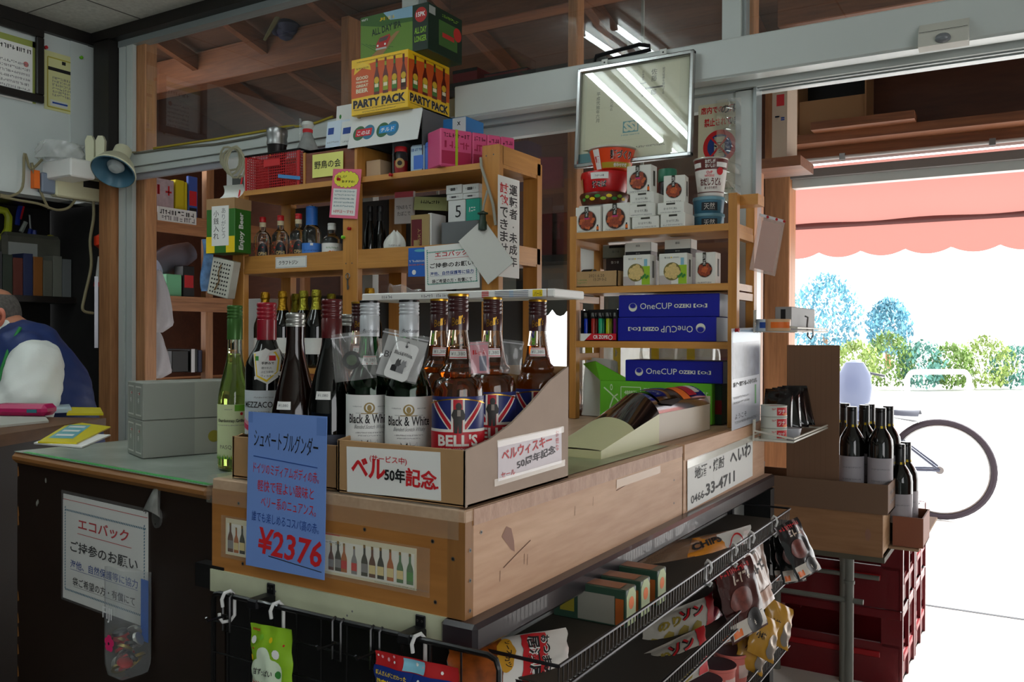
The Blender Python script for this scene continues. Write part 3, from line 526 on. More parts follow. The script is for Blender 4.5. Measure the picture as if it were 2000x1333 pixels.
# ================================================================== builders shared by the goods
def bxY(pl, pr, pt, pb, y):
    a = PY(pl, (pt+pb)/2, y); c = PY(pr, (pt+pb)/2, y); m_ = (pl+pr)/2
    return a.x, c.x, PY(m_, pb, y).z, PY(m_, pt, y).z
def facing(p): return math.atan2(EYE.y-p[1], EYE.x-p[0])+PI/2
def crate(name, label, cat, x0, x1, y0, y1, z0, z1, mat, deco=None, group=None, rz=0, bev=.0015, topmat=None, sidemat=None, pivot=None):
    """plain carton as ONE mesh; deco(b, front, right, left, top, w, d, h) prints on it; rz turns it about its front left corner"""
    w, d, h = x1-x0, y1-y0, z1-z0; b = MB(); b.box(0, w, 0, d, 0, h, mat, bev=bev)
    if topmat: b.rect(.001, w-.001, .001, d-.001, topmat, FM('T', (0, 0, h)), .0003, 1)
    if sidemat: b.rect(.001, d-.001, .001, h-.001, sidemat, FM('R', (w, 0, 0)), .0002, 1)
    if deco: deco(b, FM('F'), FM('R', (w, 0, 0)), FM('L', (0, d, 0)), FM('T', (0, 0, h)), w, d, h)
    o = b.obj(name, loc=(x0, y0, z0), label=label, cat=cat, group=group); o.rotation_euler.z = rz; return o
WINE = [(.0, .004), (.030, .0), (.0365, .003), (.0375, .01), (.0375, .185), (.035, .205), (.026, .222), (.017, .236), (.0145, .25), (.0142, .285), (.0158, .287), (.0158, .297), (.0142, .299)]
def wine_prof(r, H, sh, neck=.0142): # r body radius, sh = shoulder height fraction
    return [(0, .004), (r*.82, 0), (r*.97, .003), (r, .01), (r, H*sh), (r*.95, H*(sh+.035)), (r*.78, H*(sh+.08)), (r*.56, H*(sh+.125)), (neck*1.08, H*(sh+.18)), (neck, H*(sh+.24)), (neck, H*.985), (neck*.95, H)]
def slope_prof(r, H, sh, neck=.0142):
    P = [(0, .004), (r*.82, 0), (r*.97, .003), (r, .01), (r, H*sh)]
    for k in range(1, 8): t = k/8; P.append((r+(neck-r)*(t*t*(3-2*t)*.55+t*.45), H*(sh+(.80-sh)*t)))
    return P+[(neck, H*.83), (neck, H*.985), (neck*.95, H)]
def rad_at(prof, z):
    for (r0, z0), (r1, z1) in zip(prof[1:-1], prof[2:]):
        if z0 <= z <= z1 and z1 > z0: return r0+(r1-r0)*(z-z0)/(z1-z0)
    return prof[-1][0]
def cap_prof(r, z0, z1, rings=4, band=.45):
    P = [(r, z0)]; zt = z0+(z1-z0)*(1-band)
    P += [(r, zt-.001)]
    for k in range(rings):
        a = zt+(z1-.002-zt)*k/rings; c = (z1-.002-zt)/rings; P += [(r*.95, a), (r*.95, a+c*.2), (r*1.01, a+c*.45), (r*1.01, a+c*.8)]
    return P+[(r*.99, z1-.0015), (r*.93, z1), (.0001, z1)]
def bottle(name, label, loc, prof, H, glass, capm, cap_z, rz=None, group=None, rings=4, band=.45, labels=(), liquid=None, cat='bottle', capr=None, captop=None, hollow=False):
    """labels: (part name, z0, z1, half angle, base material, print function(b, T, w, h))"""
    t = thing(name, label, cat, loc, facing(loc) if rz is None else rz, group)
    zs = [p for p in prof if p[1] < H-.004] if captop != 'none' else prof
    b = MB(); b.lathe(prof, glass, 32)
    if hollow: b.lathe([(max(r-.002, 1e-4), z+.002) for r, z in prof][::-1], glass, 32)
    b.obj('glass_body', t)
    if liquid:
        lm, zl = liquid; lp = [(max(r-.0026, 1e-4), max(z, .005)) for r, z in prof if z < zl]; lp.append((max(rad_at(prof, zl)-.0026, .001), zl)); lp.append((.0001, zl))
        b = MB(); b.lathe(lp, lm, 28); b.obj('liquid', t)
    cr = capr or rad_at(prof, cap_z)+.0012
    b = MB(); b.lathe(cap_prof(cr, cap_z, H+.0015, rings, band), capm, 28)
    if captop: b.lathe([(cr*1.02, H-.0025), (cr*1.03, H-.001), (cr*1.0, H+.0012), (.0001, H+.002)], captop, 28)
    cp = b.obj('screw_cap', t)
    for pn, z0, z1, ha, mt, fn in labels:
        b = MB(); n = 24; rr = lambda z: rad_at(prof, z)+.0005
        b.grid(lambda u, v: V((rr(z0+(z1-z0)*v)*math.cos(-PI/2+(2*u-1)*ha), rr(z0+(z1-z0)*v)*math.sin(-PI/2+(2*u-1)*ha), z0+(z1-z0)*v)), n, max(1, int((z1-z0)/.02)), mt)
        if fn:
            rm = min(rr(z0), rr(z1)) if pn != 'neck_label' else rr(z0)
            T = (lambda u, v, w=0: V(((rr(min(max(z0+v, z0), z1))+w)*math.cos(-PI/2+u/rm), (rr(min(max(z0+v, z0), z1))+w)*math.sin(-PI/2+u/rm), z0+v)))
            T.nv = 3; fn(b, T, 2*rm*ha, z1-z0)
        b.obj(pn, t)
    return t
def price(b, T, w, h): # little price sticker
    b.rect(-w/2, w/2, h*.1, h*.18, mred, T, .0004); b.rect(-w/2, w/2, h*.86, h*.92, mred, T, .0004); b.text('¥1,380', 0, h*.3, h*.42, mgrey, T, .0005, w*.8)
def sheet(name, label, cat, P00, P10, P01, mat, deco=None, th=.0006, group=None, parent=None, film=None):
    """flat sheet from three corners (bottom left, bottom right, top left); deco(b, T, w, h)"""
    P00, P10, P01 = V(P00), V(P10), V(P01); T = FR(P00, P10-P00, P01-P00); w = (P10-P00).length; h = (P01-P00).dot(T.to_3x3().col[1])
    b = MB(); b.box(0, w, 0, h, -th, 0, mat)
    I = Matrix()
    if deco: deco(b, I, w, h)
    if film: b.rect(-film, w+film, -film, h+film, mfilm, I, .0022)
    o = b.obj(name, parent, label=label, cat=cat, group=group); o.matrix_world = T; return o
def lighten(c, k): return tuple(min(255, x+(255-x)*k) for x in c)
dglass = M('dark_glass', (8, 9, 8), .05, spec=.6, coat=.3); gglass = GLASS('green_glass', (40, 128, 62)); cglass = GLASS('clear_glass', (240, 246, 244)); bglass = M('brown_glass', (34, 14, 8), .05, trans=.5, coat=.3)
# ================================================================== goods on the left rack
ZS = 1.6725
x0, x1, z0, z1 = bxY(478, 584, 303, 368, 1.21)
redp = M('red_plastic', (190, 24, 30), .4); bk = thing('basket', 'red plastic mesh basket with a black rim on top of the left rack', 'basket', (x0, 1.212, ZS+.0005))
w, d, h = x1-x0, .17, .125; b = MB()
def meshwall(b, T, w, h, n, m, mt, bar=.0022, th=.002):
    for i in range(n+1): u = w*i/n; b.box(u-bar/2, u+bar/2, 0, h, -th, 0, mt, T)
    for j in range(m+1): v = h*j/m; b.box(0, w, v-bar/2, v+bar/2, -th, 0, mt, T)
for T, ww in ((FM('F'), w), (FM('B', (w, d, 0)), w), (FM('L', (0, d, 0)), d), (FM('R', (w, 0, 0)), d)): meshwall(b, T, ww, h, int(ww/.0085), 13, redp)
b.box(0, w, 0, d, 0, .002, redp); b.box(w-.012, w+.0005, -.0005, .003, 0, h, redp); b.box(-.0005, .008, -.0005, .003, 0, h, redp); b.obj('mesh_body', bk)
b = MB(); b.tube([(0, 0, h), (w, 0, h), (w, d, h), (0, d, h)], .004, mblack, 6, True); b.obj('rim', bk)
b = MB(); b.box(w*.36, w*.66, -.003, -.0005, h*.62, h*.82, M('red_tag', (200, 36, 40), .5)); b.obj('name_plate', bk)
b = MB(); b.pol([(w*.64, .045), (w+.01, .028), (w+.008, .016), (w*.64, .033)], M('blue_strip', (70, 140, 200), .5), FM('F', (0, -.0055, 0))); b.obj('blue_strip', bk)
# tumbler in the basket
p = PY(541, 303, 1.29); t = thing('tumbler', 'black insulated tumbler with a steel lid standing in the red basket', 'tumbler', (p.x, 1.29, ZS+.003)); tz = PY(541, 254, 1.29).z-ZS
b = MB(); b.lathe([(.026, 0), (.028, .004), (.034, tz*.72), (.036, tz*.74)], M('tumbler_black', (22, 20, 20), .35), 28); b.text('▲', 0, tz*.55, .006, mgold, CYL(.0325), .001); b.obj('body', t)
b = MB(); b.lathe([(.037, tz*.74), (.0375, tz*.78), (.035, tz*.84), (.0385, tz*.9), (.0385, tz*.97), (.036, tz), (.029, tz), (.028, tz*.95), (.0001, tz*.94)], msteel, 28); b.obj('lid', t)
# wooden letter box with a yellow note
x0, x1, z0, z1 = bxY(592, 697, 291, 350, 1.205)
bw = WOOD('reddish_ply', (104, 48, 22), (128, 64, 32), 'X', 20, .5); t = thing('wooden_box', 'reddish plywood box with a yellow note on the left rack top', 'box', (x0, 1.205, ZS)); w = x1-x0; h = z1-ZS
b = MB(); b.box(.008, w-.012, .003, .2, 0, h-.004, bw); b.obj('front_board', t)
for q in (0, w-.01): b = MB(); b.box(q, q+.01, 0, .2, 0, h, pinez); b.obj('side_board', t); b = MB(); b.box(0, w, -.002, .2, h, h+.004, mpaper); b.obj('paper_cover', t)
sheet('sticky_note', 'yellow note with brushed black writing on the reddish plywood box', 'note', PY(610, 348, 1.203), PY(670, 341, 1.203), PY(610, 303, 1.203), M('note_yellow', (232, 232, 130), .7), lambda b, T, w, h: b.text('野鳥の会', w*.5, h*.36, h*.34, mink, T, .0008, w*.86, bold=.01))
# grey and white bottle with red band, clear rod
p = PY(601, 285, 1.36); t = thing('cloth_covered_bottle', 'white and grey bottle shape with a red band behind the plywood box', 'bottle', (p.x, 1.36, ZS)); hb = PY(601, 236, 1.36).z-ZS
b = MB(); b.lathe([(.04, 0), (.043, hb*.5), (.038, hb*.62), (.018, hb*.8), (.016, hb*.84)], M('cloth_grey', (140, 142, 140), .7, var=.2, vs=30), 20); b.obj('body', t)
b = MB(); b.lathe([(.018, hb*.83), (.019, hb*.87), (.017, hb*.88)], mred, 20); b.obj('band', t); b = MB(); b.lathe([(.015, hb*.87), (.024, hb*.93), (.02, hb*.98), (.0001, hb)], mwhite, 16); b.obj('stopper', t)
p = PY(586, 300, 1.33); b = MB(); b.cyl((p.x, 1.33, ZS), (p.x, 1.33, PY(587, 232, 1.33).z), .004, pet, seg=10); b.obj('clear_rod', label='thin clear rod standing beside the grey bottle shape on the left rack', cat='rod')
# leaflets and cards
lf = [(632, 660, 240, 300, 1.235, 'light blue leaflet leaning behind the plywood box, leftmost of the leaflets', (206, 222, 236)), (648, 676, 238, 296, 1.245, 'light blue leaflet with blue headline, middle of the leaning leaflets', (214, 226, 236)), (660, 698, 240, 296, 1.23, 'white leaflet with small sketch, rightmost of the leaning leaflets', (222, 226, 224))]
for l, r, tp, bt, y, lab, c in lf:
    a = PY(l, bt, y+.01); a.z = ZS+.062; q = PY(r, bt, y+.01); q.z = ZS+.062; tt = PY(l, tp, y+.03)
    sheet('leaflet', lab, 'leaflet', a, q, tt, M('leaflet_'+str(l), c, .6), lambda b, T, w, h: (b.rect(w*.1, w*.5, h*.7, h*.85, mblue, T), b.squig(w*.1, w*.9, h*.5, .006, mgrey, T), b.squig(w*.1, w*.9, h*.3, .006, mgrey, T)))
cmb = M('card_blue', (96, 150, 168), .6)
for k in range(6):
    a = PY(645+k*7, 292, 1.21); a.z = ZS+.0625; q = a+V((.03, .004, 0)); sheet('bird_card', 'small bird picture card on the plywood box, %s from the left' % ('first second third fourth fifth sixth'.split()[k]), 'card', a, q, a+V((.006, .012, .034-.002*k)), cmb if k < 2 else M('card_sand', (150, 140, 120), .7), lambda b, T, w, h: b.disc(w*.5, h*.45, w*.2, morange, T, .0006, n=10), th=.0015)
a = PY(650, 292, 1.30); a.z = ZS+.001; q = PY(692, 250, 1.30); q.z = a.z
sheet('plant_card', 'white card with dark green leaf print standing behind the leaflets', 'card', a, q, PY(652, 209, 1.32), mpaper, lambda b, T, w, h: (b.disc(w*.95, h*.6, w*.52, M('deep_green', (44, 84, 40), .6), T, .0006, a0=PI*.5, a1=PI*1.0), b.disc(w*.2, h*.86, .005, mgreen, T, .0006, .008), b.disc(w*.35, h*.75, .004, mgreen, T, .0006, .007), b.disc(w*.18, h*.62, .007, mgreen, T, .0006, .01)), th=.06)
# open white carton holding up the beer cases
x0, x1, z0, z1 = bxY(692, 822, 222, 345, 1.215); zt = PY(741, 222, 1.22).z
t = thing('display_carton', 'white display carton with a printed lid flap under the yellow beer case', 'carton', (x0+.015, 1.225, ZS)); w = x1-x0-.015; h = zt-ZS-.0015
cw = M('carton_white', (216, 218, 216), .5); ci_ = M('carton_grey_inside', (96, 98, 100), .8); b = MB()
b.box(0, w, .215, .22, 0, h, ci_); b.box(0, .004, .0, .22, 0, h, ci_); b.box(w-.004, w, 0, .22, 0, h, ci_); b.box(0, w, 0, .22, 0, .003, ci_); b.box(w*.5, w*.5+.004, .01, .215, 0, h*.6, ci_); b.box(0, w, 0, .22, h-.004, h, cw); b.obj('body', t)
b = MB(); T = FR((-.03, -.028, h-.105), (1, 0, 0), (.0, .26, 1)); fw = w+.03; b.box(0, fw, 0, .105, -.002, 0, cw, T)
for u, c1, c2, tx, c3 in ((.055, 'deep_green', None, 'このは', (206, 40, 52)), (.155, None, None, 'チルド', (40, 140, 206))):
    b.disc(u-.014, .05, .026, M('logo_green', (60, 104, 70), .5), T, .0004); b.disc(u+.026, .05, .026, M('logo_teal', (60, 120, 150), .5), T, .0004); b.rect(u-.028, u+.04, .038, .064, M('logo_'+str(c3[0]), c3, .5), T, .0008); b.text(tx, u+.006, .042, .015, mpaper, T, .0012, .055, bold=.02, rot=PI if False else 0)
b.obj('lid_flap', t)
crate('cardboard_packet', 'small beige packet inside the white display carton', 'packet', x0+.03, x0+.09, 1.24, 1.30, ZS+.0035, ZS+.06, M('kraft_pale', (190, 160, 128), .8))
# yellow twelve pack
def party(b, Fm, Rm, Lm, Tm, w, d, h):
    og = M('beer_orange', (204, 84, 26), .45); dk = M('dark_print', (38, 26, 20), .5); cr_ = M('cream_print', (232, 222, 190), .5); banner = M('banner_yellow', (236, 196, 60), .5); bgr = M('beer_green', (70, 120, 50), .5); bbr = M('bottle_red_brown', (96, 26, 14), .4)
    for T, W, front in ((Fm, w, True), (Rm, d, False)):
        b.pol([(.001, h*.30), (W-.001, h*.34), (W-.001, h*.86), (W*.5, h*.90), (.001, h*.84)], og, T, .0004)
        n = 4
        for k in range(n):
            u = W*((.46+.155*k) if front else (.16+.23*k)); hh = h*.62; v = h*.31; r = W*.047 if front else W*.062
            b.pol([(u-r, v), (u+r, v), (u+r, v+hh*.5), (u+r*.7, v+hh*.6), (u+r*.36, v+hh*.72), (u+r*.36, v+hh), (u-r*.36, v+hh), (u-r*.36, v+hh*.72), (u-r*.7, v+hh*.6), (u-r, v+hh*.5)], bbr, T, .0008)
            lb = [bgr, M('lab_yellow_green', (150, 160, 50), .5), bgr, M('lab_brown', (60, 34, 24), .5)][k]
            b.rect(u-r*.95, u+r*.95, v+hh*.08, v+hh*.42, lb, T, .0011); b.disc(u, v+hh*.4, r*.9, M('lab_sun', (210, 170, 40), .5), T, .0013, hh*.1, n=14); b.rect(u-r*.7, u+r*.7, v+hh*.2, v+hh*.3, cr_, T, .0014); b.rect(u-r*.36, u+r*.36, v+hh*.78, v+hh*.9, lb, T, .0011)
        b.text('PARTY PACK', W*.5, h*.115, h*.15, cr_, T, .0008, W*.93, bold=.07); b.text('PARTY PACK', W*.5, h*.115, h*.15, dk, T, .0012, W*.92, bold=.05)
        b.rect(W*.05, W*.36, h*.085, h*.092, dk, T, .0008); b.rect(W*.64, W*.95, h*.085, h*.092, dk, T, .0008); b.squig(W*.38, W*.62, h*.078, h*.024, dk, T, .0008); b.squig(W*.2, W*.8, h*.03, h*.018, dk, T, .0008)
        b.squig(W*.1, W*.9, h*.93, h*.02, dk, T, .0008)
    T = Fm; W = w
    b.pol([(W*.05, h*.72), (W*.2, h*.82), (W*.36, h*.76), (W*.34, h*.86), (W*.2, h*.92), (W*.07, h*.86)], banner, T, .001); b.squig(W*.09, W*.32, h*.8, h*.035, dk, T, .0014)
    for s, v, hh in (('GOOD', .62, .06), ('FRIENDS', .56, .035), ('GREAT', .485, .05), ('BEER', .385, .075)): b.text(s, W*.2, h*v, h*hh, cr_, T, .001, W*.22, bold=.04)
yel = M('beer_case_yellow', (236, 190, 20), .4)
fx0 = PY(686, 222, 1.2).x; fx1 = PY(797, 155, 1.2).x; yz0 = zt; yz1 = PY(797, 95, 1.2).z; yd = PX(878, 180, fx1).y-1.2
crate('beer_case', 'yellow and orange carton of party pack beer on the white display carton', 'carton', fx0, fx1, 1.2, 1.2+yd, yz0, yz1, yel, party, rz=0)
def ipa(b, Fm, Rm, Lm, Tm, w, d, h):
    gr = M('ipa_grass', (96, 132, 48), .5); gd = M('ipa_dark', (14, 40, 26), .45); sk = M('ipa_sky', (130, 168, 190), .5); lime = M('ipa_lime', (140, 190, 50), .5); tree = M('ipa_tree', (58, 96, 40), .5); rd = M('ipa_red', (176, 40, 34), .5); road = M('ipa_road', (150, 112, 70), .5)
    b.rect(.001, w*.78, .001, h*.99, gr, Fm, .0003); b.pol([(w*.3, h*.7), (w*.78, h*.66), (w*.78, h*.99), (.001, h*.99), (.001, h*.82)], tree, Fm, .0005); b.pol([(w*.45, h*.8), (w*.78, h*.75), (w*.78, h*.99), (w*.35, h*.99)], sk, Fm, .0007)
    b.pol([(w*.1, .002), (w*.3, .002), (w*.6, h*.52), (w*.54, h*.52)], road, Fm, .0008)
    for k in range(5): b.line([(w*(.02+.06*k), h*(.42-.03*k)), (w*(.3+.05*k), h*(.12+.02*k))], h*.012, tree, Fm, .0007)
    b.pol([(w*.24, h*.2), (w*.4, h*.24), (w*.46, h*.42), (w*.45, h*.5), (w*.3, h*.46), (w*.25, h*.34)], rd, Fm, .0012); b.pol([(w*.28, h*.36), (w*.4, h*.38), (w*.44, h*.47), (w*.3, h*.45)], M('ipa_window', (80, 60, 60), .4), Fm, .0014); b.rect(w*.24, w*.4, h*.2, h*.24, M('bumper_silver', (180, 180, 175), .4), Fm, .0016); b.disc(w*.27, h*.29, h*.025, mpaper, Fm, .0016); b.disc(w*.38, h*.3, h*.025, mpaper, Fm, .0016)
    b.text('ALL DAY IPA', w*.4, h*.56, h*.15, gd, Fm, .0014, w*.44, bold=.02, rot=.08); b.squig(w*.3, w*.52, h*.82, h*.08, myel, Fm, .0014); b.squig(w*.02, w*.12, h*.9, h*.05, mpaper, Fm, .0014)
    b.rect(w*.79, w-.001, .001, h-.001, gd, Fm, .0003); b.disc(w*.9, h*.76, w*.085, rd, Fm, .0008); b.text('15PK', w*.9, h*.72, h*.1, mpaper, Fm, .0012, w*.13, bold=.03)
    b.text('ALL DAY', w*.895, h*.37, h*.13, lime, Fm, .0008, w*.17, bold=.02); b.text('LONGER', w*.895, h*.19, h*.13, lime, Fm, .0008, w*.17, bold=.02)
    b.rect(.001, d-.001, .001, h-.001, gd, Rm, .0003); b.rect(d*.02, d*.2, h*.78, h*.95, M('pale_tab', (150, 156, 150), .5), Rm, .0008); b.rect(d*.3, d*.85, h*.2, h*.75, tree, Rm, .0008); b.rect(d*.4, d*.75, h*.4, h*.5, rd, Rm, .0012); b.disc(d*.85, h*.6, d*.12, rd, Rm, .0012); b.squig(d*.4, d*.9, h*.84, h*.07, lime, Rm, .0008)
gx0 = PY(704, 90, 1.235).x; gx1 = PY(836, 60, 1.235).x; gz1 = PY(836, 3, 1.235).z
crate('beer_case', 'green carton of fifteen cans with a red car picture, topmost beer carton', 'carton', gx0, gx1, 1.235, 1.235+.19, yz1+.0005, gz1, M('ipa_carton', (24, 60, 34), .4), ipa)
# packs at the right of the top shelf
x0, x1, z0, z1 = bxY(830, 893, 228, 262, 1.30); crate('picture_carton', 'blue carton with a bird picture behind the white display carton', 'carton', x0, x1+.01, 1.335, 1.44, ZS, z1, M('blue_carton', (40, 110, 170), .45), lambda b, Fm, Rm, Lm, Tm, w, d, h: (b.disc(w*.45, h*.75, w*.2, mgreen, Fm, .0006, h*.06), b.disc(w*.5, h*.7, w*.12, morange, Fm, .0009, h*.04), b.rect(w*.62, w*.999, h*.5, h*.99, M('pale_carton', (196, 200, 202), .5), Fm, .0006), b.text('X', w*.8, h*.86, .012, mink, Fm, .001, bold=.04)))
p = PY(783, 335, 1.25); t = thing('snack_jar', 'clear jar with a red lid beside the blue packs on the rack top', 'jar', (p.x, 1.25, ZS), facing(p)); jh = PY(783, 288, 1.25).z-ZS
b = MB(); b.lathe([(.018, 0), (.022, .003), (.023, jh*.75), (.018, jh*.82)], cglass, 24); b.lathe([(.0001, .003), (.018, .004), (.019, jh*.5), (.0001, jh*.55)], mred, 18); b.obj('glass_body', t); b = MB(); b.lathe([(.02, jh*.82), (.0205, jh*.84), (.0205, jh*.98), (.019, jh), (.0001, jh)], mred, 24); b.obj('lid', t)
b = MB(); b.disc(-.004, jh*.4, .016, M('kraft_label', (176, 140, 90), .7), CYL(.0232), .0006); b.disc(-.004, jh*.4, .008, M('dark_print', (38, 26, 20), .5), CYL(.0232), .001); b.obj('label', t)
bagb = M('pack_blue', (60, 110, 200), .3); bagl = M('pack_pale_blue', (170, 196, 214), .3)
for l, r, tp, lab in ((800, 828, 276, 'pale blue sweet packet standing beside the red lidded jar'), (828, 852, 270, 'deeper blue sweet packet beside the pink tissue packs')):
    x0, x1, z0, z1 = bxY(l, r, tp, 330, 1.225); crate('sweet_packet', lab, 'packet', x0, x1-.002, 1.225, 1.28, ZS, z1-.01, bagl if l == 800 else bagb, lambda b, Fm, Rm, Lm, Tm, w, d, h: (b.rect(w*.3, w*.98, h*.1, h*.6, bagb, Fm), b.squig(w*.1, w*.9, h*.75, .01, mblue, Fm)), bev=.006)
pk = M('tissue_pink', (214, 84, 132), .3); pk2 = M('tissue_rose', (176, 40, 82), .35); pa = V((PY(860, 285, 1.18).x, 1.18, ZS)); pb = PY(1006, 285, 1.42); pb.z = ZS; dr = (pb-pa); Lp = dr.length; rz_ = math.atan2(dr.y, dr.x); hp = PY(860, 251, 1.18).z-PY(860, 320, 1.18).z; zp = PY(862, 320, 1.18).z
wp = Lp/4.6
for k in range(4):
    u0 = [0, .42, .62, .81][k]*Lp; u1 = [.42, .62, .81, 1][k]*Lp-.001; c = pa+dr.normalized()*u0
    o = crate('tissue_pack', 'pink wrapped tissue pack on the rack top, %s' % ['nearest, with a yellow green band', 'second from the front', 'third from the front', 'farthest of the row'][k], 'packet', c.x, c.x+u1-u0, c.y, c.y+.09, ZS, ZS+.118, pk, (lambda b, Fm, Rm, Lm, Tm, w, d, h, k=k: (b.rect(w*.04, w*.96, h*.08, h*.42, pk2, Fm), b.squig(w*.1, w*.9, h*.5, h*.2, pk2, Fm), b.squig(w*.1, w*.9, h*.78, h*.12, M('wine_print', (120, 30, 60), .5), Fm), b.rect(w*.46, w*.54, 0, h, M('band_lime', (170, 190, 40), .4), Fm, .001) if k == 0 else None)), rz=rz_, bev=.004)
# ---- middle shelf: gin
ZM = 1.3905
def opihr(b, T, w, h):
    dk = M('gin_label_dark', (16, 22, 28), .4); rdp = M('gin_red_pattern', (170, 52, 40), .4)
    rs = random.Random(3)
    for k in range(30):
        u = rs.uniform(-w/2+.004, w/2-.004); v = rs.uniform(.003, h-.006); b.disc(u, v, rs.uniform(.002, .0045), [rdp, M('gin_gold_pattern', (190, 140, 80), .4), rdp][k % 3], T, .0004, n=6)
    b.disc(0, h*.5, w*.16, dk, T, .0012, h*.48); b.text('OPIHR', 0, h*.4, h*.17, M('gin_gold', (206, 178, 120), .4), T, .0018, w*.26, bold=.01); b.disc(0, h*.78, .0025, mred, T, .0018, n=8)
gprof = [(r*1.06, z*1.07) for r, z in ((0, .003), (.024, 0), (.0285, .004), (.0295, .012), (.0285, .055), (.03, .095), (.0285, .112), (.02, .126), (.0115, .134), (.0105, .14), (.0105, .175), (.01, .18))]
gin0 = None
for px, lab in ((513, 'leftmost of the red capped gin bottles on the middle shelf'), (548, 'middle one of the red capped gin bottles on the rack'), (583, 'red capped gin bottle next to the blue labelled one')):
    p = PY(px, 490, 1.275); lo = (p.x, 1.275, ZM)
    if gin0 is None:
        gin0 = bottle('gin_bottle', lab, lo, gprof, .1926, cglass, M('cap_scarlet', (196, 32, 36), .35), .175, group='red capped gin bottles', rings=2, labels=[('label', .018, .098, 1.9, FILM('label_clear', (200, 120, 90), .3), opihr)]); b = MB(); b.lathe([(.0118, .158), (.012, .172), (.0118, .174)], M('cork_cream', (214, 196, 160), .6), 20); b.obj('neck_band', gin0)
    else: dup(gin0, lo, facing(lo), lab)
bprof = wine_prof(.034, .22, .56, .012)
p = PY(609, 490, 1.285); bottle('gin_bottle', 'tall gin bottle with a blue label and blue neck in clear wrap', (p.x, 1.285, ZM), bprof, .215, cglass, M('cap_blue', (40, 100, 180), .4), .15, band=.1, rings=1, labels=[('label', .012, .085, 1.5, M('label_blue', (70, 130, 215), .5), lambda b, T, w, h: (b.squig(-w*.3, w*.3, h*.6, .006, mblue, T), b.squig(-w*.3, w*.3, h*.4, .005, mblue, T), b.rect(-.006, .004, h*.88, h*.99, mpaper, T)))])
p = PY(648, 490, 1.285); bottle('gin_bottle', 'clear gin bottle with a white label reading gin, beside the rack post', (p.x, 1.285, ZM), wine_prof(.034, .15, .6, .013), .15, cglass, M('cap_white', (210, 210, 205), .4), .128, labels=[('label', .012, .08, 1.5, mpaper, lambda b, T, w, h: (b.text('GIN', .002, h*.25, h*.36, morange, T, .0006, w*.32, bold=.03), b.squig(-w*.2, w*.2, h*.72, .006, mgreen, T), b.squig(-w*.2, w*.2, h*.1, .003, mgrey, T)))])
# shelf tag
sheet('shelf_tag', 'small framed shelf tag for craft gin on the lip of the rack', 'sign', PY(538, 525, 1.2005), PY(599, 522, 1.2005), PY(538, 503, 1.2005), mpaper, lambda b, T, w, h: (b.line([(.003, .003), (w-.003, .003), (w-.003, h-.003), (.003, h-.003), (.003, .003)], .0008, mink, T), b.text('クラフトジン', w*.42, h*.3, h*.36, mink, T, .0006, w*.62, bold=.015)))
def pop(b, T, w, h):
    b.rect(w*.07, w*.9, h*.06, h*.6, mpaper, T, .0003)
    for k in range(16): a = 2*PI*k/16; b.disc(w*.5+w*.36*math.cos(a), h*.79+h*.115*math.sin(a), w*.085, mink, T, .0003+.00001*k, n=12)
    for k in range(16): a = 2*PI*k/16; b.disc(w*.5+w*.36*math.cos(a), h*.79+h*.115*math.sin(a), w*.078, M('cloud_yellow', (236, 226, 70), .6), T, .0008+.00001*k, n=12)
    b.disc(w*.5, h*.79, w*.38, MATS['cloud_yellow'], T, .0011, h*.125); b.text('IPLが', w*.34, h*.82, h*.055, mink, T, .0014, w*.36); b.text('おすすめ!', w*.58, h*.72, h*.05, mink, T, .0014, w*.44, bold=.02)
    for k in range(5): b.squig(w*.12, w*.85, h*(.53-.075*k), h*.035, M('teal_ink', (70, 120, 130), .6), T, .0008)
    b.text('HPPほ～す93', w*.48, h*.1, h*.07, mred, T, .0008, w*.7)
o = sheet('pop_card', 'pink bordered handwritten card with a yellow cloud, pinned to the rack post', 'sign', PY(643, 425, 1.192), PY(698, 428, 1.192), PY(652, 330, 1.192), M('pop_pink', (232, 110, 140), .6), pop)
b = MB(); b.lathe([(.0055, 0), (.004, .004), (.006, .009), (.0001, .011)], mpin, 14, FR((.033, .128, 0), (1, 0, 0), (0, 1, 0))); b.obj('pin', o)
# right bay
for px, y, lab in ((722, 1.29, 'dark glass bottle with a slim neck, left one behind the rack post'), (742, 1.31, 'dark glass bottle standing just right of its twin behind the rack post')):
    p = PY(px, 480, y); bottle('dark_bottle', lab, (p.x, y, ZM), slope_prof(.021, .2, .5, .009), .2, dglass, mblack, .15, rings=1, group='dark bottles on the middle shelf')
def bag(name, label, cat, loc, w, h, d, mat, deco=None, rz=None, seed=1, neck=True, group=None):
    rs = random.Random(seed); ph = [rs.uniform(0, 6) for _ in range(6)]
    def fn(s, v):
        a = 2*PI*s; k = (math.sin(PI*min(1, v*1.02))**.55 if neck else (1-.1*v)); k = max(k, .18 if v > .5 else .6)
        if neck == 2: k = min(1, .35+5*v)*(.22+.78*(1-v)**.7)
        wob = 1+.06*math.sin(5*a+ph[0]+4*v)+.05*math.sin(9*a+ph[1]-7*v)
        return V((w/2*math.cos(a)*k*wob, d/2*math.sin(a)*k*wob, h*v+.004*math.sin(3*a+ph[2])*v))
    b = MB(); b.grid(fn, 40, 18, mat, cu=True)
    if deco: deco(b, lambda u, v, w_=0: V((u, -d/2*(math.sin(PI*min(.98, max(.05, v/h)))**.55)*math.sqrt(max(.1, 1-(2*u/w)**2*.8))*1.07-w_-.001, v)), w, h)
    o = b.obj(name, loc=loc, label=label, cat=cat, group=group); o.rotation_euler.z = facing(loc) if rz is None else rz; return o
whb = M('white_bag', (214, 216, 210), .35); p = PY(777, 480, 1.28)
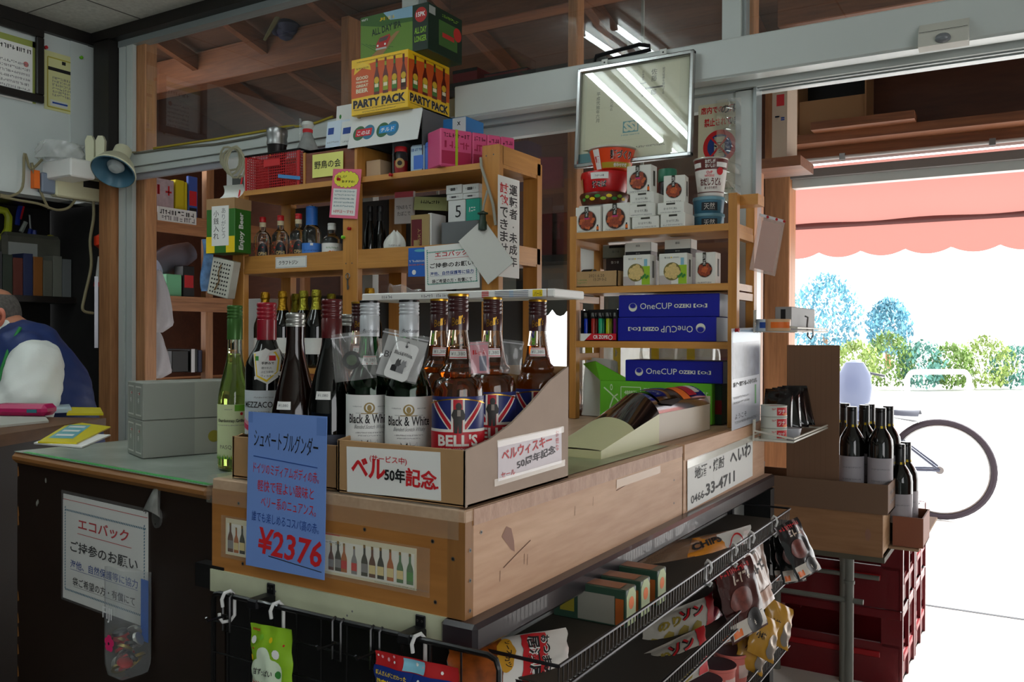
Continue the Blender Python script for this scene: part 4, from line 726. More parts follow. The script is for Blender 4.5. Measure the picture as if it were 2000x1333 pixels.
bag('snack_bag', 'rounded white and green bag of snacks in front of the tobacco bag', 'bag', (p.x, 1.265, ZM), .072, .105, .05, whb, lambda b, T, w, h: (b.text('Oil', .006, h*.2, .02, mgreen, T, .001, .022, bold=.03), b.squig(-.02, .02, h*.5, .006, mgrey, T)), seed=3)
sheet('tobacco_bag', 'white carrier bag with tobacco lettering hanging in the rack, tilted', 'bag', PY(770, 438, 1.36), PY(806, 436, 1.36), PY(746, 378, 1.36), M('bag_pale', (206, 200, 196), .4), lambda b, T, w, h: (b.rect(0, w, h*.82, h, M('bag_pink', (196, 90, 100), .4), T), b.text('TENおもて', w*.5, h*.45, h*.13, mink, T, .0006, w*.8), b.text('たばこで', w*.52, h*.25, h*.13, mink, T, .0006, w*.7)), th=.012)
sheet('paper_bag', 'yellow green folded paper bag lying across the tobacco bag', 'bag', PY(808, 410, 1.345), PY(872, 412, 1.345), PY(792, 384, 1.345), M('bag_olive', (170, 176, 120), .6), lambda b, T, w, h: b.squig(w*.2, w*.8, h*.5, .012, mink, T), th=.01)
x0, x1, z0, z1 = bxY(800, 836, 419, 485, 1.23); crate('whisky_box', 'burgundy and gold bottle box on the middle shelf of the left rack', 'box', x0, x1, 1.235, 1.29, ZM, z1, M('box_gold', (160, 136, 88), .45), lambda b, Fm, Rm, Lm, Tm, w, d, h: (b.rect(w*.05, w*.62, h*.05, h*.9, M('burgundy', (96, 18, 28), .45), Fm), b.rect(w*.18, w*.5, h*.2, h*.45, MATS['box_gold'], Fm, .0008), b.text('WHISKY', w*.56, h*.1, w*.16, MATS['box_gold'], Fm, .0008, h*.6, al='L', rot=PI/2)))
x0, x1, z0, z1 = bxY(839, 846, 417, 485, 1.25); crate('white_carton', 'narrow white carton beside the burgundy bottle box', 'box', x0, x1, 1.24, 1.32, ZM, z1, cw)
x0, x1, z0, z1 = bxY(860, 937, 432, 490, 1.235); gb = crate('grey_box', 'grey carton on the middle shelf under the cigarette packs', 'box', x0, x1-.01, 1.24, 1.34, ZM, z1, M('grey_carton', (104, 108, 110), .6)); zg = z1
pks = [(871, 902, 361, 379, 'white cigarette pack, top left of the stack on the grey box'), (903, 936, 359, 377, 'white cigarette pack, top right of the stack on the grey box'), (872, 904, 379, 391, 'white cigarette pack in the second layer, left'), (904, 936, 377, 388, 'white cigarette pack in the second layer, right'), (875, 909, 391, 431, 'white pack with a large numeral on the grey box'), (910, 938, 388, 431, 'teal pack beside the large numeral pack')]
zprev = {}
for l, r, tp, bt, lab in pks:
    x0, x1, z0, z1 = bxY(l, r, tp, bt, 1.25); teal = 'teal' in lab; big = 'numeral' in lab and not teal
    if big or teal: z0 = zg+.0003
    crate('cigarette_pack', lab, 'packet', x0, x1-.001, 1.25, 1.30, z0+.0002, z1-.0003, M('pack_teal', (30, 150, 130), .4) if teal else M('pack_white', (206, 208, 206), .4), lambda b, Fm, Rm, Lm, Tm, w, d, h, t_=teal, g_=big: (b.text('5',  w*.6, h*.2, h*.55, mink, Fm, .0006) if g_ else None, b.squig(w*.2, w*.8, h*.4, h*.25, mpaper if t_ else mgrey, Fm) if not g_ else None, b.rect(w*.3, w*.6, h*.35, h*.65, mink, Fm) if not (t_ or g_) else None))
# posters on the lip
sheet('blue_poster', 'small blue underwater leaflet on the rack lip left of the eco bag notice', 'poster', PY(797, 541, 1.197), PY(836, 540, 1.197), PY(797, 485, 1.197), M('poster_blue', (40, 100, 190), .5), lambda b, T, w, h: (b.squig(w*.05, w*.95, h*.5, h*.08, mpaper, T), b.squig(w*.05, w*.95, h*.38, h*.06, morange, T), b.disc(w*.3, h*.15, w*.1, mpaper, T), b.disc(w*.6, h*.9, w*.3, M('poster_teal', (90, 170, 190), .5), T, .0004, h*.05)))
sheet('eco_bag_notice', 'white eco bag notice with a green braided frame on the left rack', 'notice', PY(831, 569, 1.19), PY(937, 562, 1.19), PY(832, 482, 1.19), mpaper, lambda b, T, w, h: eco(b, T, w, h, M('dotted_frame_green', (70, 150, 130), .6), mred, mink, mblue))
wc = sheet('hanging_card', 'blank white card hung by a corner over the rack post', 'card', PN(953, 556, (-.73, 1.182, 1.4), (.1, -1, .03)), PN(1003, 512, (-.73, 1.182, 1.4), (.1, -1, .03)), PN(893, 474, (-.73, 1.182, 1.4), (.1, -1, .03)), M('blank_card', (206, 206, 200), .6), lambda b, T, w, h: b.line([(w*.86, h*.96), (w*.9, h*.9)], .004, mgreen, T), th=.004)
# power cable with plug
t = thing('power_cable', 'grey cable with a dark green plug hanging down the rack post', 'cable', (0, 0, 0)); P = [PY(*q) for q in ((939, 308, 1.19), (940, 325, 1.188), (948, 350, 1.186), (955, 372, 1.186), (963, 400, 1.186), (968, 440, 1.19))]
b = MB(); b.tube(P, .0045, M('cable_grey', (150, 148, 136), .5), 8); b.obj('cable', t); b = MB(); P = [PY(*q) for q in ((952, 372, 1.183), (945, 400, 1.181), (943, 412, 1.18))]; b.tube(P, .0035, MATS['cable_grey'], 8); b.obj('cable', t)
a = PY(943, 412, 1.18); b = MB(); b.lathe([(.004, 0), (.009, -.004), (.016, -.006), (.016, -.01), (.009, -.012), (.01, -.03), (.013, -.034), (.013, -.056), (.006, -.06)], M('plug_green', (34, 54, 40), .4), 16, Matrix.Translation(a)); b.obj('plug', t)
# sign on the rack's right side
def tasting(b, T, w, h):
    k = h*.105; b.text('運転者・未成年', w*.7, h*.83, k, mink, T, .0006, wd=w*.38, vert=True, bold=.02); b.text('試飲', w*.27, h*.83, k, mred, T, .0006, wd=w*.38, vert=True, bold=.02); b.text('できません', w*.27, h*.83-k*2.28, k, mink, T, .0006, wd=w*.36, vert=True, bold=.015)
T0 = PX(972, 540, RX1+.003); T1 = PX(1014, 548, RX1+.003); t3 = PX(973, 341, RX1+.003)
sheet('tasting_notice', 'tall white notice with black and red vertical lettering on the rack side', 'notice', T0, (T0.x, T1.y, T0.z), (T0.x, T0.y, t3.z), mpaper, tasting)
x0 = RX1+.001
# key, pins
t = thing('key', 'small steel key hanging on the middle post of the left rack', 'key', PY(679, 540, 1.196)); b = MB(); b.tube([(.008*math.cos(2*PI*k/16), 0, .01*math.sin(2*PI*k/16)) for k in range(16)], .0018, msteel, 6, True); b.obj('ring', t); b = MB(); b.box(-.0025, .0025, -.001, .001, -.045, -.01, msteel); b.box(.0025, .005, -.001, .001, -.042, -.03, msteel); b.obj('blade', t)
for px, py, lab, m_ in ((684, 447, 'red push pin in the middle rack post under the pink card', mpin), (765, 342, 'red push pin in the edge of the rack top board', mpin), (672, 464, 'green push pin at the left edge of the middle rack post', M('pin_green', (110, 190, 40), .3))):
    p = PY(px, py, 1.199); b = MB(); b.lathe([(.0055, 0), (.004, .004), (.006, .009), (.0001, .011)], m_, 14, FR(p, (1, 0, 0), (0, 0, 1))); b.obj('push_pin', label=lab, cat='pin')
# ---- sparkling wine on the low shelf
foil = M('gold_foil', (206, 160, 50), .28, 1, bump=.5, vs=120); foil2 = M('gold_foil_green', (170, 164, 60), .3, 1, bump=.5, vs=120)
cprof = [(0, .006), (.036, 0), (.043, .004), (.044, .012), (.044, .15), (.042, .165), (.034, .188), (.024, .21), (.0175, .225), (.0155, .24), (.015, .262), (.017, .264), (.017, .282), (.0145, .29), (.0001, .291)]
def cava(label, loc, fm, sc=1):
    t = thing('sparkling_wine_bottle', label, 'bottle', loc, facing(loc), 'gold foiled sparkling wine bottles on the low rack shelf'); b = MB(); b.lathe(cprof[:11], dglass, 28); b.obj('glass_body', t)
    b = MB(); b.lathe([(.0245, .206)]+[(r+.001, z+.0005) for r, z in cprof[8:]], fm, 24); b.lathe([(.0165, .262), (.0192, .266), (.0192, .269), (.0165, .272)], fm, 24); b.obj('foil_capsule', t)
    b = MB(); b.lathe([(.0446, .05), (.0446, .11)], mpaper, 28); b.obj('label', t); t.scale = (sc,)*3; return t
c0 = None
for px, tp, y, lab, f_ in ((518, 571, 1.27, 'gold foiled bottle behind the crimson capped wine, leftmost of the row', foil), (552, 569, 1.30, 'gold foiled bottle with a long neck, second from the left', foil), (578, 574, 1.38, 'dull gold foiled bottle set back between two brighter ones', foil2), (593, 568, 1.29, 'greenish gold foiled bottle just left of centre in the row', foil2), (618, 566, 1.27, 'bright gold foiled bottle left of the dark red capsule', foil2), (647, 574, 1.37, 'dull gold foiled bottle behind the dark red capsule', foil2), (722, 563, 1.28, 'gold foiled bottle seen between rack post and whisky caps', foil)):
    p = PY(px, tp, y); s_ = (p.z-1.0375)/.291
    c0 = cava(lab, (p.x, y, 1.0375), f_, s_)
x0, x1, z0, z1 = bxY(486, 545, 585, 640, 1.42); crate('paper_stack', 'stack of white paper at the back of the low rack shelf', 'paper', x0, x1, 1.36, 1.44, 1.038, z1, mpaper)
# ================================================================== goods on the right rack
meat = M('stew_brown', (150, 66, 38), .45, var=.3, vs=200); meat2 = M('stew_orange', (196, 96, 48), .45, var=.25, vs=200); bowl_d = M('bowl_dark', (60, 36, 28), .5); bx_w = M('tin_box_white', (222, 222, 214), .5); oli = M('scallop_cream', (214, 186, 120), .45, var=.15, vs=200); olv = M('olive_lime', (150, 190, 40), .45); mag = M('label_magenta', (190, 40, 110), .5)
def tin(b, Fm, Rm, Lm, Tm, w, d, h, kind=0):
    r = w*.36
    if kind < 2:
        b.disc(w*.48, h*.45, r*1.06, M('ring_pale', (176, 172, 164), .5), Fm, .0004, r0=r*1.02); b.disc(w*.48, h*.45, r, bowl_d, Fm, .0005); rs = random.Random(5+kind)
        for k in range(26): a = k*2.4; q = math.sqrt((k+.5)/26)*r*.78; b.disc(w*.48+q*math.cos(a), h*.45+q*math.sin(a), r*rs.uniform(.16, .3), (meat, meat2)[k % 2] if kind == 0 else (meat2 if q < r*.55 else meat), Fm, .0007+.00002*k, n=8)
        if kind == 0: b.disc(w*.5, h*.34, r*.36, meat, Fm, .0016, n=14); b.rect(w*.37, w*.57, h*.5, h*.58, mag, Fm, .0015); b.rect(w*.85, w*.94, h*.05, h*.2, morange, Fm, .0006); b.rect(w*.87, w*.92, h*.2, h*.27, mink, Fm, .0006); b.rect(w*.85, w*.94, h*.03, h*.07, mink, Fm, .0008)
        b.rect(w*.38, w*.54, h*.56, h*.995, M('strip_olive', (44, 42, 30), .5), Fm, .0018); b.text('缶つま', w*.46, h*.84, h*.1, mpaper, Fm, .002, vert=True)
        b.squig(w*.12, w*.82, h*.03, h*.05, mgrey, Fm)
    else:
        b.rect(w*.7, w*.998, h*.02, h*.62, olv, Fm, .0004); b.rect(w*.78, w*.9, h*.6, h*.85, M('oil_bottle', (130, 180, 200), .4), Fm, .0003); b.rect(.001, w*.45, .001, h*.3, M('stone_grey', (186, 176, 172), .5), Fm, .0003)
        b.disc(w*.48, h*.42, r*.86, M('tin_rim', (120, 110, 60), .4), Fm, .0006); rs = random.Random(2)
        for k in range(14): a = k*2.4; q = math.sqrt((k+.5)/14)*r*.6; b.disc(w*.48+q*math.cos(a), h*.42+q*math.sin(a), r*.28, oli, Fm, .0008+.00003*k, n=10)
        for k in range(5): b.disc(w*(.72+.05*k), h*(.25+.04*(k % 3)), w*.05, mgreen, Fm, .0015, n=6)
        b.text('缶つま', w*.3, h*.84, h*.06, mink, Fm, .0008); b.text('SMOKE', w*.62, h*.85, h*.04, mgrey, Fm, .0008); b.disc(w*.45, h*.87, w*.025, myel, Fm, .0008)
    b.rect(d*.35, d*.65, h*.25, h*.8, M('strip_olive', (44, 42, 30), .5), Rm, .0006)
def tinbox(lab, l, r, tp, bt, y, z0=None, kind=0, rz=0, d=.045, name='tin_box', group=None):
    x0, x1, za, zb = bxY(l, r, tp, bt, y); z0 = za if z0 is None else z0
    crate(name, lab, 'box', x0, x1-.0008, y, y+d, z0+.0003, zb, bx_w, lambda *a: tin(*a, kind=kind), rz=rz, group=group); return zb
def flat(lab, l, r, tp, bt, y, z0, tilt=0, z1=None):
    x0, x1, za, zb = bxY(l, r, tp, bt, y); zb = z1 or zb
    crate('tin_box', lab, 'box', x0, x1-.001, y, y+.075, z0+.0003, zb, bx_w, lambda b, Fm, Rm, Lm, Tm, w, d, h: (b.rect(w*.34, w*.68, h*.78, h*.93, M('strip_olive', (44, 42, 30), .5), Fm), b.text('缶つま 牛すじ煮込', w*.5, h*.35, h*.2, mink, Fm, .0006, w*.5), b.squig(w*.1, w*.9, h*.1, h*.1, mgrey, Fm)), rz=tilt); return zb
Z1, Z2, Z3 = 1.4512, 1.2932, 1.1372
tinbox('stew tin box at the left end of the top rack shelf', 1124, 1173, 404, 456, 1.272, Z1); tinbox('stew tin box second from the left end of the top shelf', 1177, 1230, 397, 452, 1.276, Z1)
za = flat('white tin box lying flat, bottom of the taller middle stack', 1234, 1287, 423, 447, 1.275, Z1); zb = flat('white tin box lying flat, second layer of the middle stack', 1227, 1279, 398, 423, 1.277, za); zc = flat('white tin box lying flat, third layer of the middle stack', 1230, 1278, 376, 398, 1.28, zb)
tinbox('stew tin box standing on top of the middle stack of white boxes', 1224, 1272, 323, 378, 1.285, zc)
zd = flat('white tin box lying flat, bottom of the right stack', 1290, 1339, 417, 441, 1.272, Z1); ze = flat('white tin box lying flat, upper one of the right stack', 1284, 1336, 395, 417, 1.278, zd)
tinbox('tin box with an orange dish picture standing on the right stack', 1296, 1337, 342, 396, 1.288, ze, 1, rz=.14)
# noodle bowls
def cone(b, r0, r1, h, mt, T=None, n=32): return b.lathe([(0, .002), (r0*.9, 0), (r0, .003), (r1, h)], mt, n, T)
def cwrap(r0, r1, h): return lambda u, v, w=0: V(((r0+(r1-r0)*v/h+w)*math.cos(-PI/2+u/r1), (r0+(r1-r0)*v/h+w)*math.sin(-PI/2+u/r1), v))
ored = M('noodle_orange', (226, 70, 24), .35); rred = M('noodle_red', (200, 20, 26), .3); sil = M('foil_lid', (200, 196, 186), .3, .5); brn2 = M('noodle_brown', (92, 44, 24), .35, var=.4, vs=60)
yb = 1.40; p0 = PY(1180, 402, yb); zt = Z1
specs = [('noodle_bowl', 'flat brown and green noodle pack at the bottom of the noodle stack', 1180, 402, 378, 96, brn2), ('noodle_bowl', 'glossy red noodle pack with a white sticker, middle of the noodle stack', 1181, 382, 341, 94, rred), ('noodle_bowl', 'orange noodle bowl with a silver rim on top of the noodle stack', 1196, 341, 297, 94, ored)]
zt = PY(1180, 404, yb).z; crate('carton', 'plain white carton hidden under the noodle stack on the top shelf', 'carton', p0.x-.06, p0.x+.045, yb-.05, yb+.05, Z1, zt-.0005, mpaper)
for i, (nm, lab, px, bt, tp, wpx, mt) in enumerate(specs):
    c = PY(px, bt, yb); hh = PY(px, tp, yb).z-PY(px, bt, yb).z; r1 = wpx/2*depth(c)/FPX; t = thing(nm, lab, 'noodles', (c.x, yb, zt), facing(c)); b = MB()
    if i == 2:
        r0 = r1*.74; cone(b, r0, r1*.97, hh*.93, mt); T = cwrap(r0, r1*.97, hh*.93); b.rect(-r1*.55, r1*1.2, hh*.06, hh*.3, M('noodle_olive', (176, 150, 40), .4), T, .0005, 20); b.rect(-r1*.95, -r1*.6, hh*.03, hh*.88, mpaper, T, .0008, 6); b.text('麺づくり', r1*.42, hh*.42, hh*.38, mpaper, T, .0006, r1*1.05, bold=.06); b.text('麺づくり', r1*.42, hh*.42, hh*.38, mink, T, .0012, r1*1.05, bold=.02); b.text('合わせ味噌', r1*.4, hh*.1, hh*.16, mpaper, T, .001, r1*.7, bold=.02); b.text('麺', -r1*.78, hh*.3, hh*.3, mred, T, .001, bold=.02); b.obj('bowl', t)
        b = MB(); b.lathe([(r1*.97, hh*.9), (r1*1.02, hh*.94), (r1*1.02, hh*.98), (r1*.99, hh), (.0001, hh)], sil, 32); b.pol([(-r1*1.0, -.012), (-r1*1.25, 0), (-r1*1.0, .012)], mgold, FM('T', (0, 0, hh*.97))); b.obj('lid', t)
    else:
        b.lathe([(0, .001), (r1*.84, 0), (r1*.9, hh*.15), (r1*1.0, hh*.8), (r1*.97, hh*.95), (r1*.5, hh), (.0001, hh)], mt, 32); T = cwrap(r1*.9, r1*1.0, hh*.8)
        if i == 1: b.rect(-r1*.6, r1*.15, hh*.56, hh*.86, mpaper, T, .0008, 10); b.squig(-r1*.4, 0, hh*.66, hh*.1, mgrey, T, .0012); b.text('焼そば', -r1*.25, hh*.15, hh*.32, mpaper, T, .0008, r1*.65, bold=.07); b.text('焼そば', -r1*.25, hh*.15, hh*.32, mink, T, .0013, r1*.65, bold=.02); b.pol([(-r1*1.35, hh*.55), (-r1*1.2, 0), (-r1*1.1, hh*.7)], M('foil_wrap', (205, 205, 208), .15, 1), T, .002)
        else:
            for k in range(9): b.disc(-r1*1.0+r1*.24*k, hh*(.4+.2*(k % 2)), r1*.13, (mgreen, olv, myel)[k % 3], T, .0008, hh*.14, n=7)
        b.obj('pack_body', t)
    zt += hh+.0004
c = PY(1303, 388, 1.41); hh = PY(1303, 332, 1.41).z-Z1; t = thing('sauce_jar', 'dark jar with a green lid behind the right stack of tin boxes', 'jar', (c.x, 1.41, Z1)); b = MB(); b.lathe([(0, 0), (.024, 0), (.026, .003), (.026, hh*.78), (.022, hh*.82)], M('jar_dark', (40, 40, 42), .3), 24); b.obj('body', t); b = MB(); b.lathe([(.0265, hh*.8), (.0275, hh*.82), (.0275, hh*.98), (.026, hh), (.0001, hh)], M('lid_green', (40, 110, 84), .4), 24); b.obj('lid', t)
# cup noodles and the blue tubs below it
yc = 1.40; c = PY(1388, 440, yc); z_a = Z1
for k, (bt, tp, lab) in enumerate(((446, 420, 'lower pale blue round tub under the white noodle cup'), (420, 388, 'upper pale blue round tub directly under the white noodle cup'))):
    zz = PY(1380, tp, yc).z; hh = zz-z_a; t = thing('round_tub', lab, 'tub', (c.x-.006, yc, z_a), facing(c)); b = MB(); b.lathe([(0, .001), (.036, 0), (.04, .004), (.043, hh*.8)], M('tub_blue', (70, 130, 160), .4), 28); T = CYL(.042)
    b.rect(-.02, .025, hh*.15, hh*.65, M('tub_dark', (40, 50, 60), .5), T, .0004); b.text('天然', .002, hh*.2, hh*.4, mpaper, T, .0008, .03); b.obj('body', t); b = MB(); b.lathe([(.0435, hh*.78), (.045, hh*.82), (.044, hh-.0006), (.0001, hh-.0005)], M('tub_lid', (120, 170, 190), .35), 28); b.obj('lid', t); z_a += hh
c = PY(1387, 388, yc-.005); hh = PY(1387, 312, yc).z-z_a; r1 = 33*depth(c)/FPX; r0 = r1*.74; t = thing('noodle_cup', 'white noodle cup with brown lettering on the pale blue tubs', 'noodles', (c.x, yc, z_a), facing(c)); b = MB(); cone(b, r0, r1, hh*.97, M('cup_white', (226, 222, 216), .45)); T = cwrap(r0, r1, hh*.97); dbr = M('cup_brown', (96, 34, 30), .45)
b.rect(-r1*1.4, r1*1.4, hh*.68, hh*.95, dbr, T, .0005, 30); b.rect(-r1*1.3, -r1*.62, hh*.74, hh*.86, mpaper, T, .0009, 6); b.rect(r1*.35, r1*1.2, hh*.74, hh*.86, mpaper, T, .0009, 6); b.text('おだしが', -.002, hh*.83, hh*.1, mpaper, T, .001, r1*.6, bold=.03); b.text('おいしい', -.002, hh*.72, hh*.1, mpaper, T, .001, r1*.6, bold=.03); b.text('CUP', -.004, hh*.57, hh*.07, M('cup_pink', (220, 90, 100), .5), T, .001, r1*.4, bold=.03); b.text('NOODLE', -.004, hh*.49, hh*.06, MATS['cup_pink'], T, .001, r1*.62, bold=.03); b.disc(r1*.6, hh*.63, r1*.22, mred, T, .0012)
b.text('おだしうどん', 0, hh*.27, hh*.2, dbr, T, .001, r1*1.5, bold=.03); b.text('あっさり和風', 0, hh*.18, hh*.07, dbr, T, .001, r1*.9, bold=.02); b.rect(-r1*1.3, r1*1.3, hh*.1, hh*.12, dbr, T, .0006, 24); b.obj('cup', t); b = MB(); b.lathe([(r1*.99, hh*.955), (r1*1.03, hh*.97), (r1*1.02, hh*.99), (.0001, hh)], sil, 28); b.obj('lid', t)
# second shelf
x0, x1, z0, z1 = bxY(1122, 1206, 530, 560, 1.272)
t = thing('kraft_tray', 'low kraft tray stamped with a date, holding tins on the second shelf', 'tray', (x0, 1.272, Z2)); w = x1-x0; h = z1-Z2; b = MB(); kr = M('kraft', (178, 144, 100), .75, var=.06, vs=40)
b.box(0, w, 0, .003, 0, h, kr); b.box(0, w, .1, .103, 0, h*1.0, kr); b.box(0, .003, 0, .103, 0, h, kr); b.box(w-.003, w, 0, .103, 0, h, kr); b.box(0, w, 0, .103, 0, .002, kr); T = FM('F'); b.text('2021.6.20', w*.52, h*.62, h*.18, M('stamp_ink', (80, 66, 50), .7), T, .0005, w*.36); b.text('15:29 0-2', w*.6, h*.38, h*.18, MATS['stamp_ink'], T, .0005, w*.3); b.squig(w*.07, w*.3, h*.4, h*.09, mgreen, T); b.squig(w*.07, w*.3, h*.22, h*.09, mgreen, T); b.obj('body', t)
ymt = M('tin_yellow', (206, 184, 40), .3, .5); dkt = M('tin_dark', (30, 28, 26), .3)
c = PY(1152, 545, 1.325); b = MB(); b.lathe([(.0001, 0), (.0255, 0), (.0265, .002), (.0265, .034), (.0255, .036), (.0001, .036)], ymt, 28, mats=[msteel, msteel, dkt, ymt, msteel]); b.rect(-.02, .03, .006, .03, dkt, CYL(.0267, 0, 0)); b.text('STAR', .005, .012, .008, mpaper, CYL(.0267, 0, 0), .0008)
o = b.obj('tin_can', label='dark and yellow tin can lying on its side in the kraft tray', cat='can'); o.matrix_world = Matrix.Translation((c.x-.02, 1.325, Z2+.0291)) @ Matrix.Rotation(PI/2, 4, 'Y') @ Matrix.Rotation(-1.2, 4, 'Z')
c = PY(1192, 545, 1.33); hh = .04; t = thing('tin_can', 'squat tin can with a yellow lid in the kraft tray', 'can', (c.x, 1.328, Z2+.0022)); b = MB(); b.lathe([(0, 0), (.033, 0), (.034, .002), (.034, hh)], M('can_green', (60, 110, 60), .35), 28); b.obj('body', t); b = MB(); b.lathe([(.0345, hh-.004), (.0355, hh-.002), (.0355, hh+.003), (.033, hh+.004), (.0001, hh+.004)], M('lid_yellow', (216, 190, 30), .35), 28); b.obj('lid', t)
x0, x1, z0, z1 = bxY(1186, 1222, 505, 530, 1.40); crate('dark_box', 'dark brown box with a pale label behind the yellow lidded tin', 'box', x0, x1, 1.39, 1.44, Z2, z1, M('box_brown', (48, 30, 26), .5), lambda b, Fm, Rm, Lm, Tm, w, d, h: b.text('缶つま', w*.5, h*.82, h*.09, mpaper, Fm, .0005)); zz = z1
x0, x1, z0, z1 = bxY(1181, 1224, 481, 505, 1.40); crate('grey_carton', 'grey green carton on top of the dark brown box on the second shelf', 'box', x0, x1, 1.385, 1.44, zz+.0005, z1, M('carton_grey_green', (120, 124, 112), .5), lambda b, Fm, Rm, Lm, Tm, w, d, h: (b.rect(w*.3, w*.999, h*.8, h*.999, mblack, Fm), b.text('缶つま', w*.6, h*.4, h*.2, mink, Fm, .0005)))
a = PY(1135, 530, 1.45); sheet('white_sheet', 'plain white sheet hanging behind the tins on the second shelf', 'paper', a, PY(1190, 526, 1.45), PY(1133, 473, 1.45), mpaper)
def tall(lab, l, r, tp, bt, y):
    x0, x1, za, zb = bxY(l, r, tp, bt, y); crate('gift_box', lab, 'box', x0, x1, y, y+.05, Z2+.0003, zb, M('gift_black', (36, 36, 38), .4), lambda b, Fm, Rm, Lm, Tm, w, d, h: (b.rect(.0005, w-.0005, h*.8, h*.9995, bx_w, Fm), b.rect(.0005, d-.0005, h*.8, h*.9995, bx_w, Rm), b.rect(.0005, w-.0005, .0005, h*.62, bx_w, Fm), b.rect(.0005, d-.0005, .0005, h*.62, M('side_grey', (150, 150, 148), .5), Rm), b.text('燻製', w*.5, h*.9, h*.05, mink, Fm, .0008), b.text('缶つま', w*.5, h*.74, h*.03, mpaper, Fm, .0008)))
tall('tall white box with a black band behind the left scallop tin box', 1221, 1271, 474, 552, 1.335); tall('tall white box with a black band behind the right scallop tin box', 1298, 1349, 468, 552, 1.335)
tinbox('scallop tin box with a lime green bottle, left of the pair on the second shelf', 1217, 1270, 498, 557, 1.275, Z2, 2); tinbox('scallop tin box with a lime green bottle, right of the pair on the second shelf', 1287, 1342, 495, 553, 1.275, Z2, 2)
tinbox('tin box with a dark dish picture at the right end of the second shelf', 1358, 1398, 493, 550, 1.30, Z2, 1)
# lighters
x0, x1, z0, z1 = bxY(1134, 1206, 652, 667, 1.272); zt = PY(1170, 604, 1.272).z; t = thing('lighter_display', 'counter display of coloured lighters with a red label on the third shelf', 'display', (x0, 1.272, Z3)); w = x1-x0-.001; h = zt-Z3; hb = z1-Z3
b = MB(); b.box(0, w, 0, .05, 0, .003, mblack); b.box(0, w, .046, .05, 0, h, mblack); b.box(0, .003, 0, .05, 0, h*.97, mblack); b.box(w-.003, w, 0, .05, 0, h*.97, mblack); b.box(0, w, 0, .002, 0, hb, M('display_red', (206, 30, 46), .4)); T = FM('F'); b.pol([(0, 0), (w*.1, 0), (w*.3, hb), (0, hb)], mpaper, T); b.text('CR ZOPE', w*.55, hb*.3, hb*.5, mpaper, T, .0005, w*.4, bold=.04); b.disc(w*.82, hb*.5, hb*.32, mpaper, T, .0005, r0=hb*.22); b.obj('tray', t)
cols = ((20, 60, 200), (190, 50, 40), (40, 190, 140), (190, 200, 30), (140, 20, 110)); l0 = None
for k in range(5):
    for row in range(2):
        if row and k in (0, 4): continue
        n_ = ('blue', 'red', 'green', 'yellow', 'purple')[k]; lt = thing('lighter', n_+' disposable lighter in the '+('front' if not row else 'back')+' row of the lighter display', 'lighter', (x0+.011+k*(w-.022)/4, 1.272+.012+row*.018, Z3+.0035), 0, 'lighters in the display'); hh = h*.86; b = MB(); b.lathe([(0, 0), (.0058, 0), (.006, .001), (.006, hh*.76), (.0055, hh*.78)], M('lighter_'+n_, cols[k], .15, trans=.35), 14, sx=1, sy=.8); b.obj('tank', lt); b = MB(); b.box(-.006, .006, -.005, .005, hh*.78, hh*.84, mblack); b.box(-.005, .003, -.0045, .0045, hh*.84, hh*.99, msteel, bev=.001); b.cyl((.002, -.004, hh*.86), (.002, .004, hh*.86), .003, msteel, seg=10); b.obj('head', lt)
# blue sake trays
cupb = M('sake_blue', (24, 30, 150), .38); cw2 = M('logo_cream', (222, 224, 206), .5)
def onecup(b, T, W, H, inv=False):
    s = -1 if inv else 1; X = lambda u: W*.5+s*(u-.5)*W; Y = lambda v: H*.5+s*(v-.5)*H; R_ = PI if inv else 0
    b.disc(X(.15), Y(.45), H*.2, cw2, T, .0004, H*.19); b.disc(X(.15), Y(.51), H*.165, cupb, T, .0008, H*.12); b.disc(X(.15), Y(.52), H*.15, cw2, T, .001, H*.12, r0=H*.14)
    def tx(t, u, v, h, wd, bold): b.text(t, X(u), Y(v), h*H, cw2, T, .0006, wd*W, al='L', bold=bold, rot=R_)
    tx('OneCUP', .225, .36, .27, .32, .0); tx('OZEKI', .565, .4, .17, .165, .03); tx('【O:】', .755, .4, .17, .13, .03)
def sake(lab, l, r, tp, bt, y, z0, inv=False, rz=0, nest=0):
    x0, x1, za, zb = bxY(l, r, tp, bt, y); o = crate('sake_carton', lab, 'carton', x0, x1, y, y+.12, z0+.0004, zb, cupb, lambda b, Fm, Rm, Lm, Tm, w, d, h: (onecup(b, Fm, w, h, inv), b.rect(.002, w-.002, .002, d-.002, M('carton_inside_grey', (90, 92, 100), .7), Tm)), rz=rz, sidemat=M('carton_side_grey', (110, 120, 140), .4), bev=.002); return zb
zz = sake('blue sake carton printed upside down on the third shelf', 1206, 1399, 620, 665, 1.274, Z3, True); sake('blue sake carton lying on the upside down one on the third shelf', 1208, 1404, 575, 619, 1.276, zz, False, .02)
# counter level: green carton, third sake carton, paper bundle
def fit(b, Fm, Rm, Lm, Tm, w, d, h):
    pg = M('pale_green_print', (206, 232, 190), .5); T = Fm; b.disc(w*.11, h*.83, w*.012, pg, T, .0004, h*.08, r0=w*.007)
    b.line([(w*.04, h*.82), (w*.1, h*.68), (w*.17, h*.5), (w*.21, h*.3)], w*.012, pg, T); b.line([(w*.17, h*.66), (w*.13, h*.58), (w*.1, h*.35), (w*.09, h*.1)], w*.012, pg, T)
    b.line([(w*.2, h*.55), (w*.38, h*.55), (w*.38, h*.85), (w*.2, h*.85), (w*.2, h*.55)], w*.007, pg, T); b.text('488877', w*.29, h*.66, h*.1, pg, T, .0005, w*.12, bold=.03); b.text('PREMIUM AUSTRALIA', w*.55, h*.76, h*.08, pg, T, .0005, w*.28, bold=.03); b.squig(w*.85, w*.96, h*.7, h*.1, pg, T)
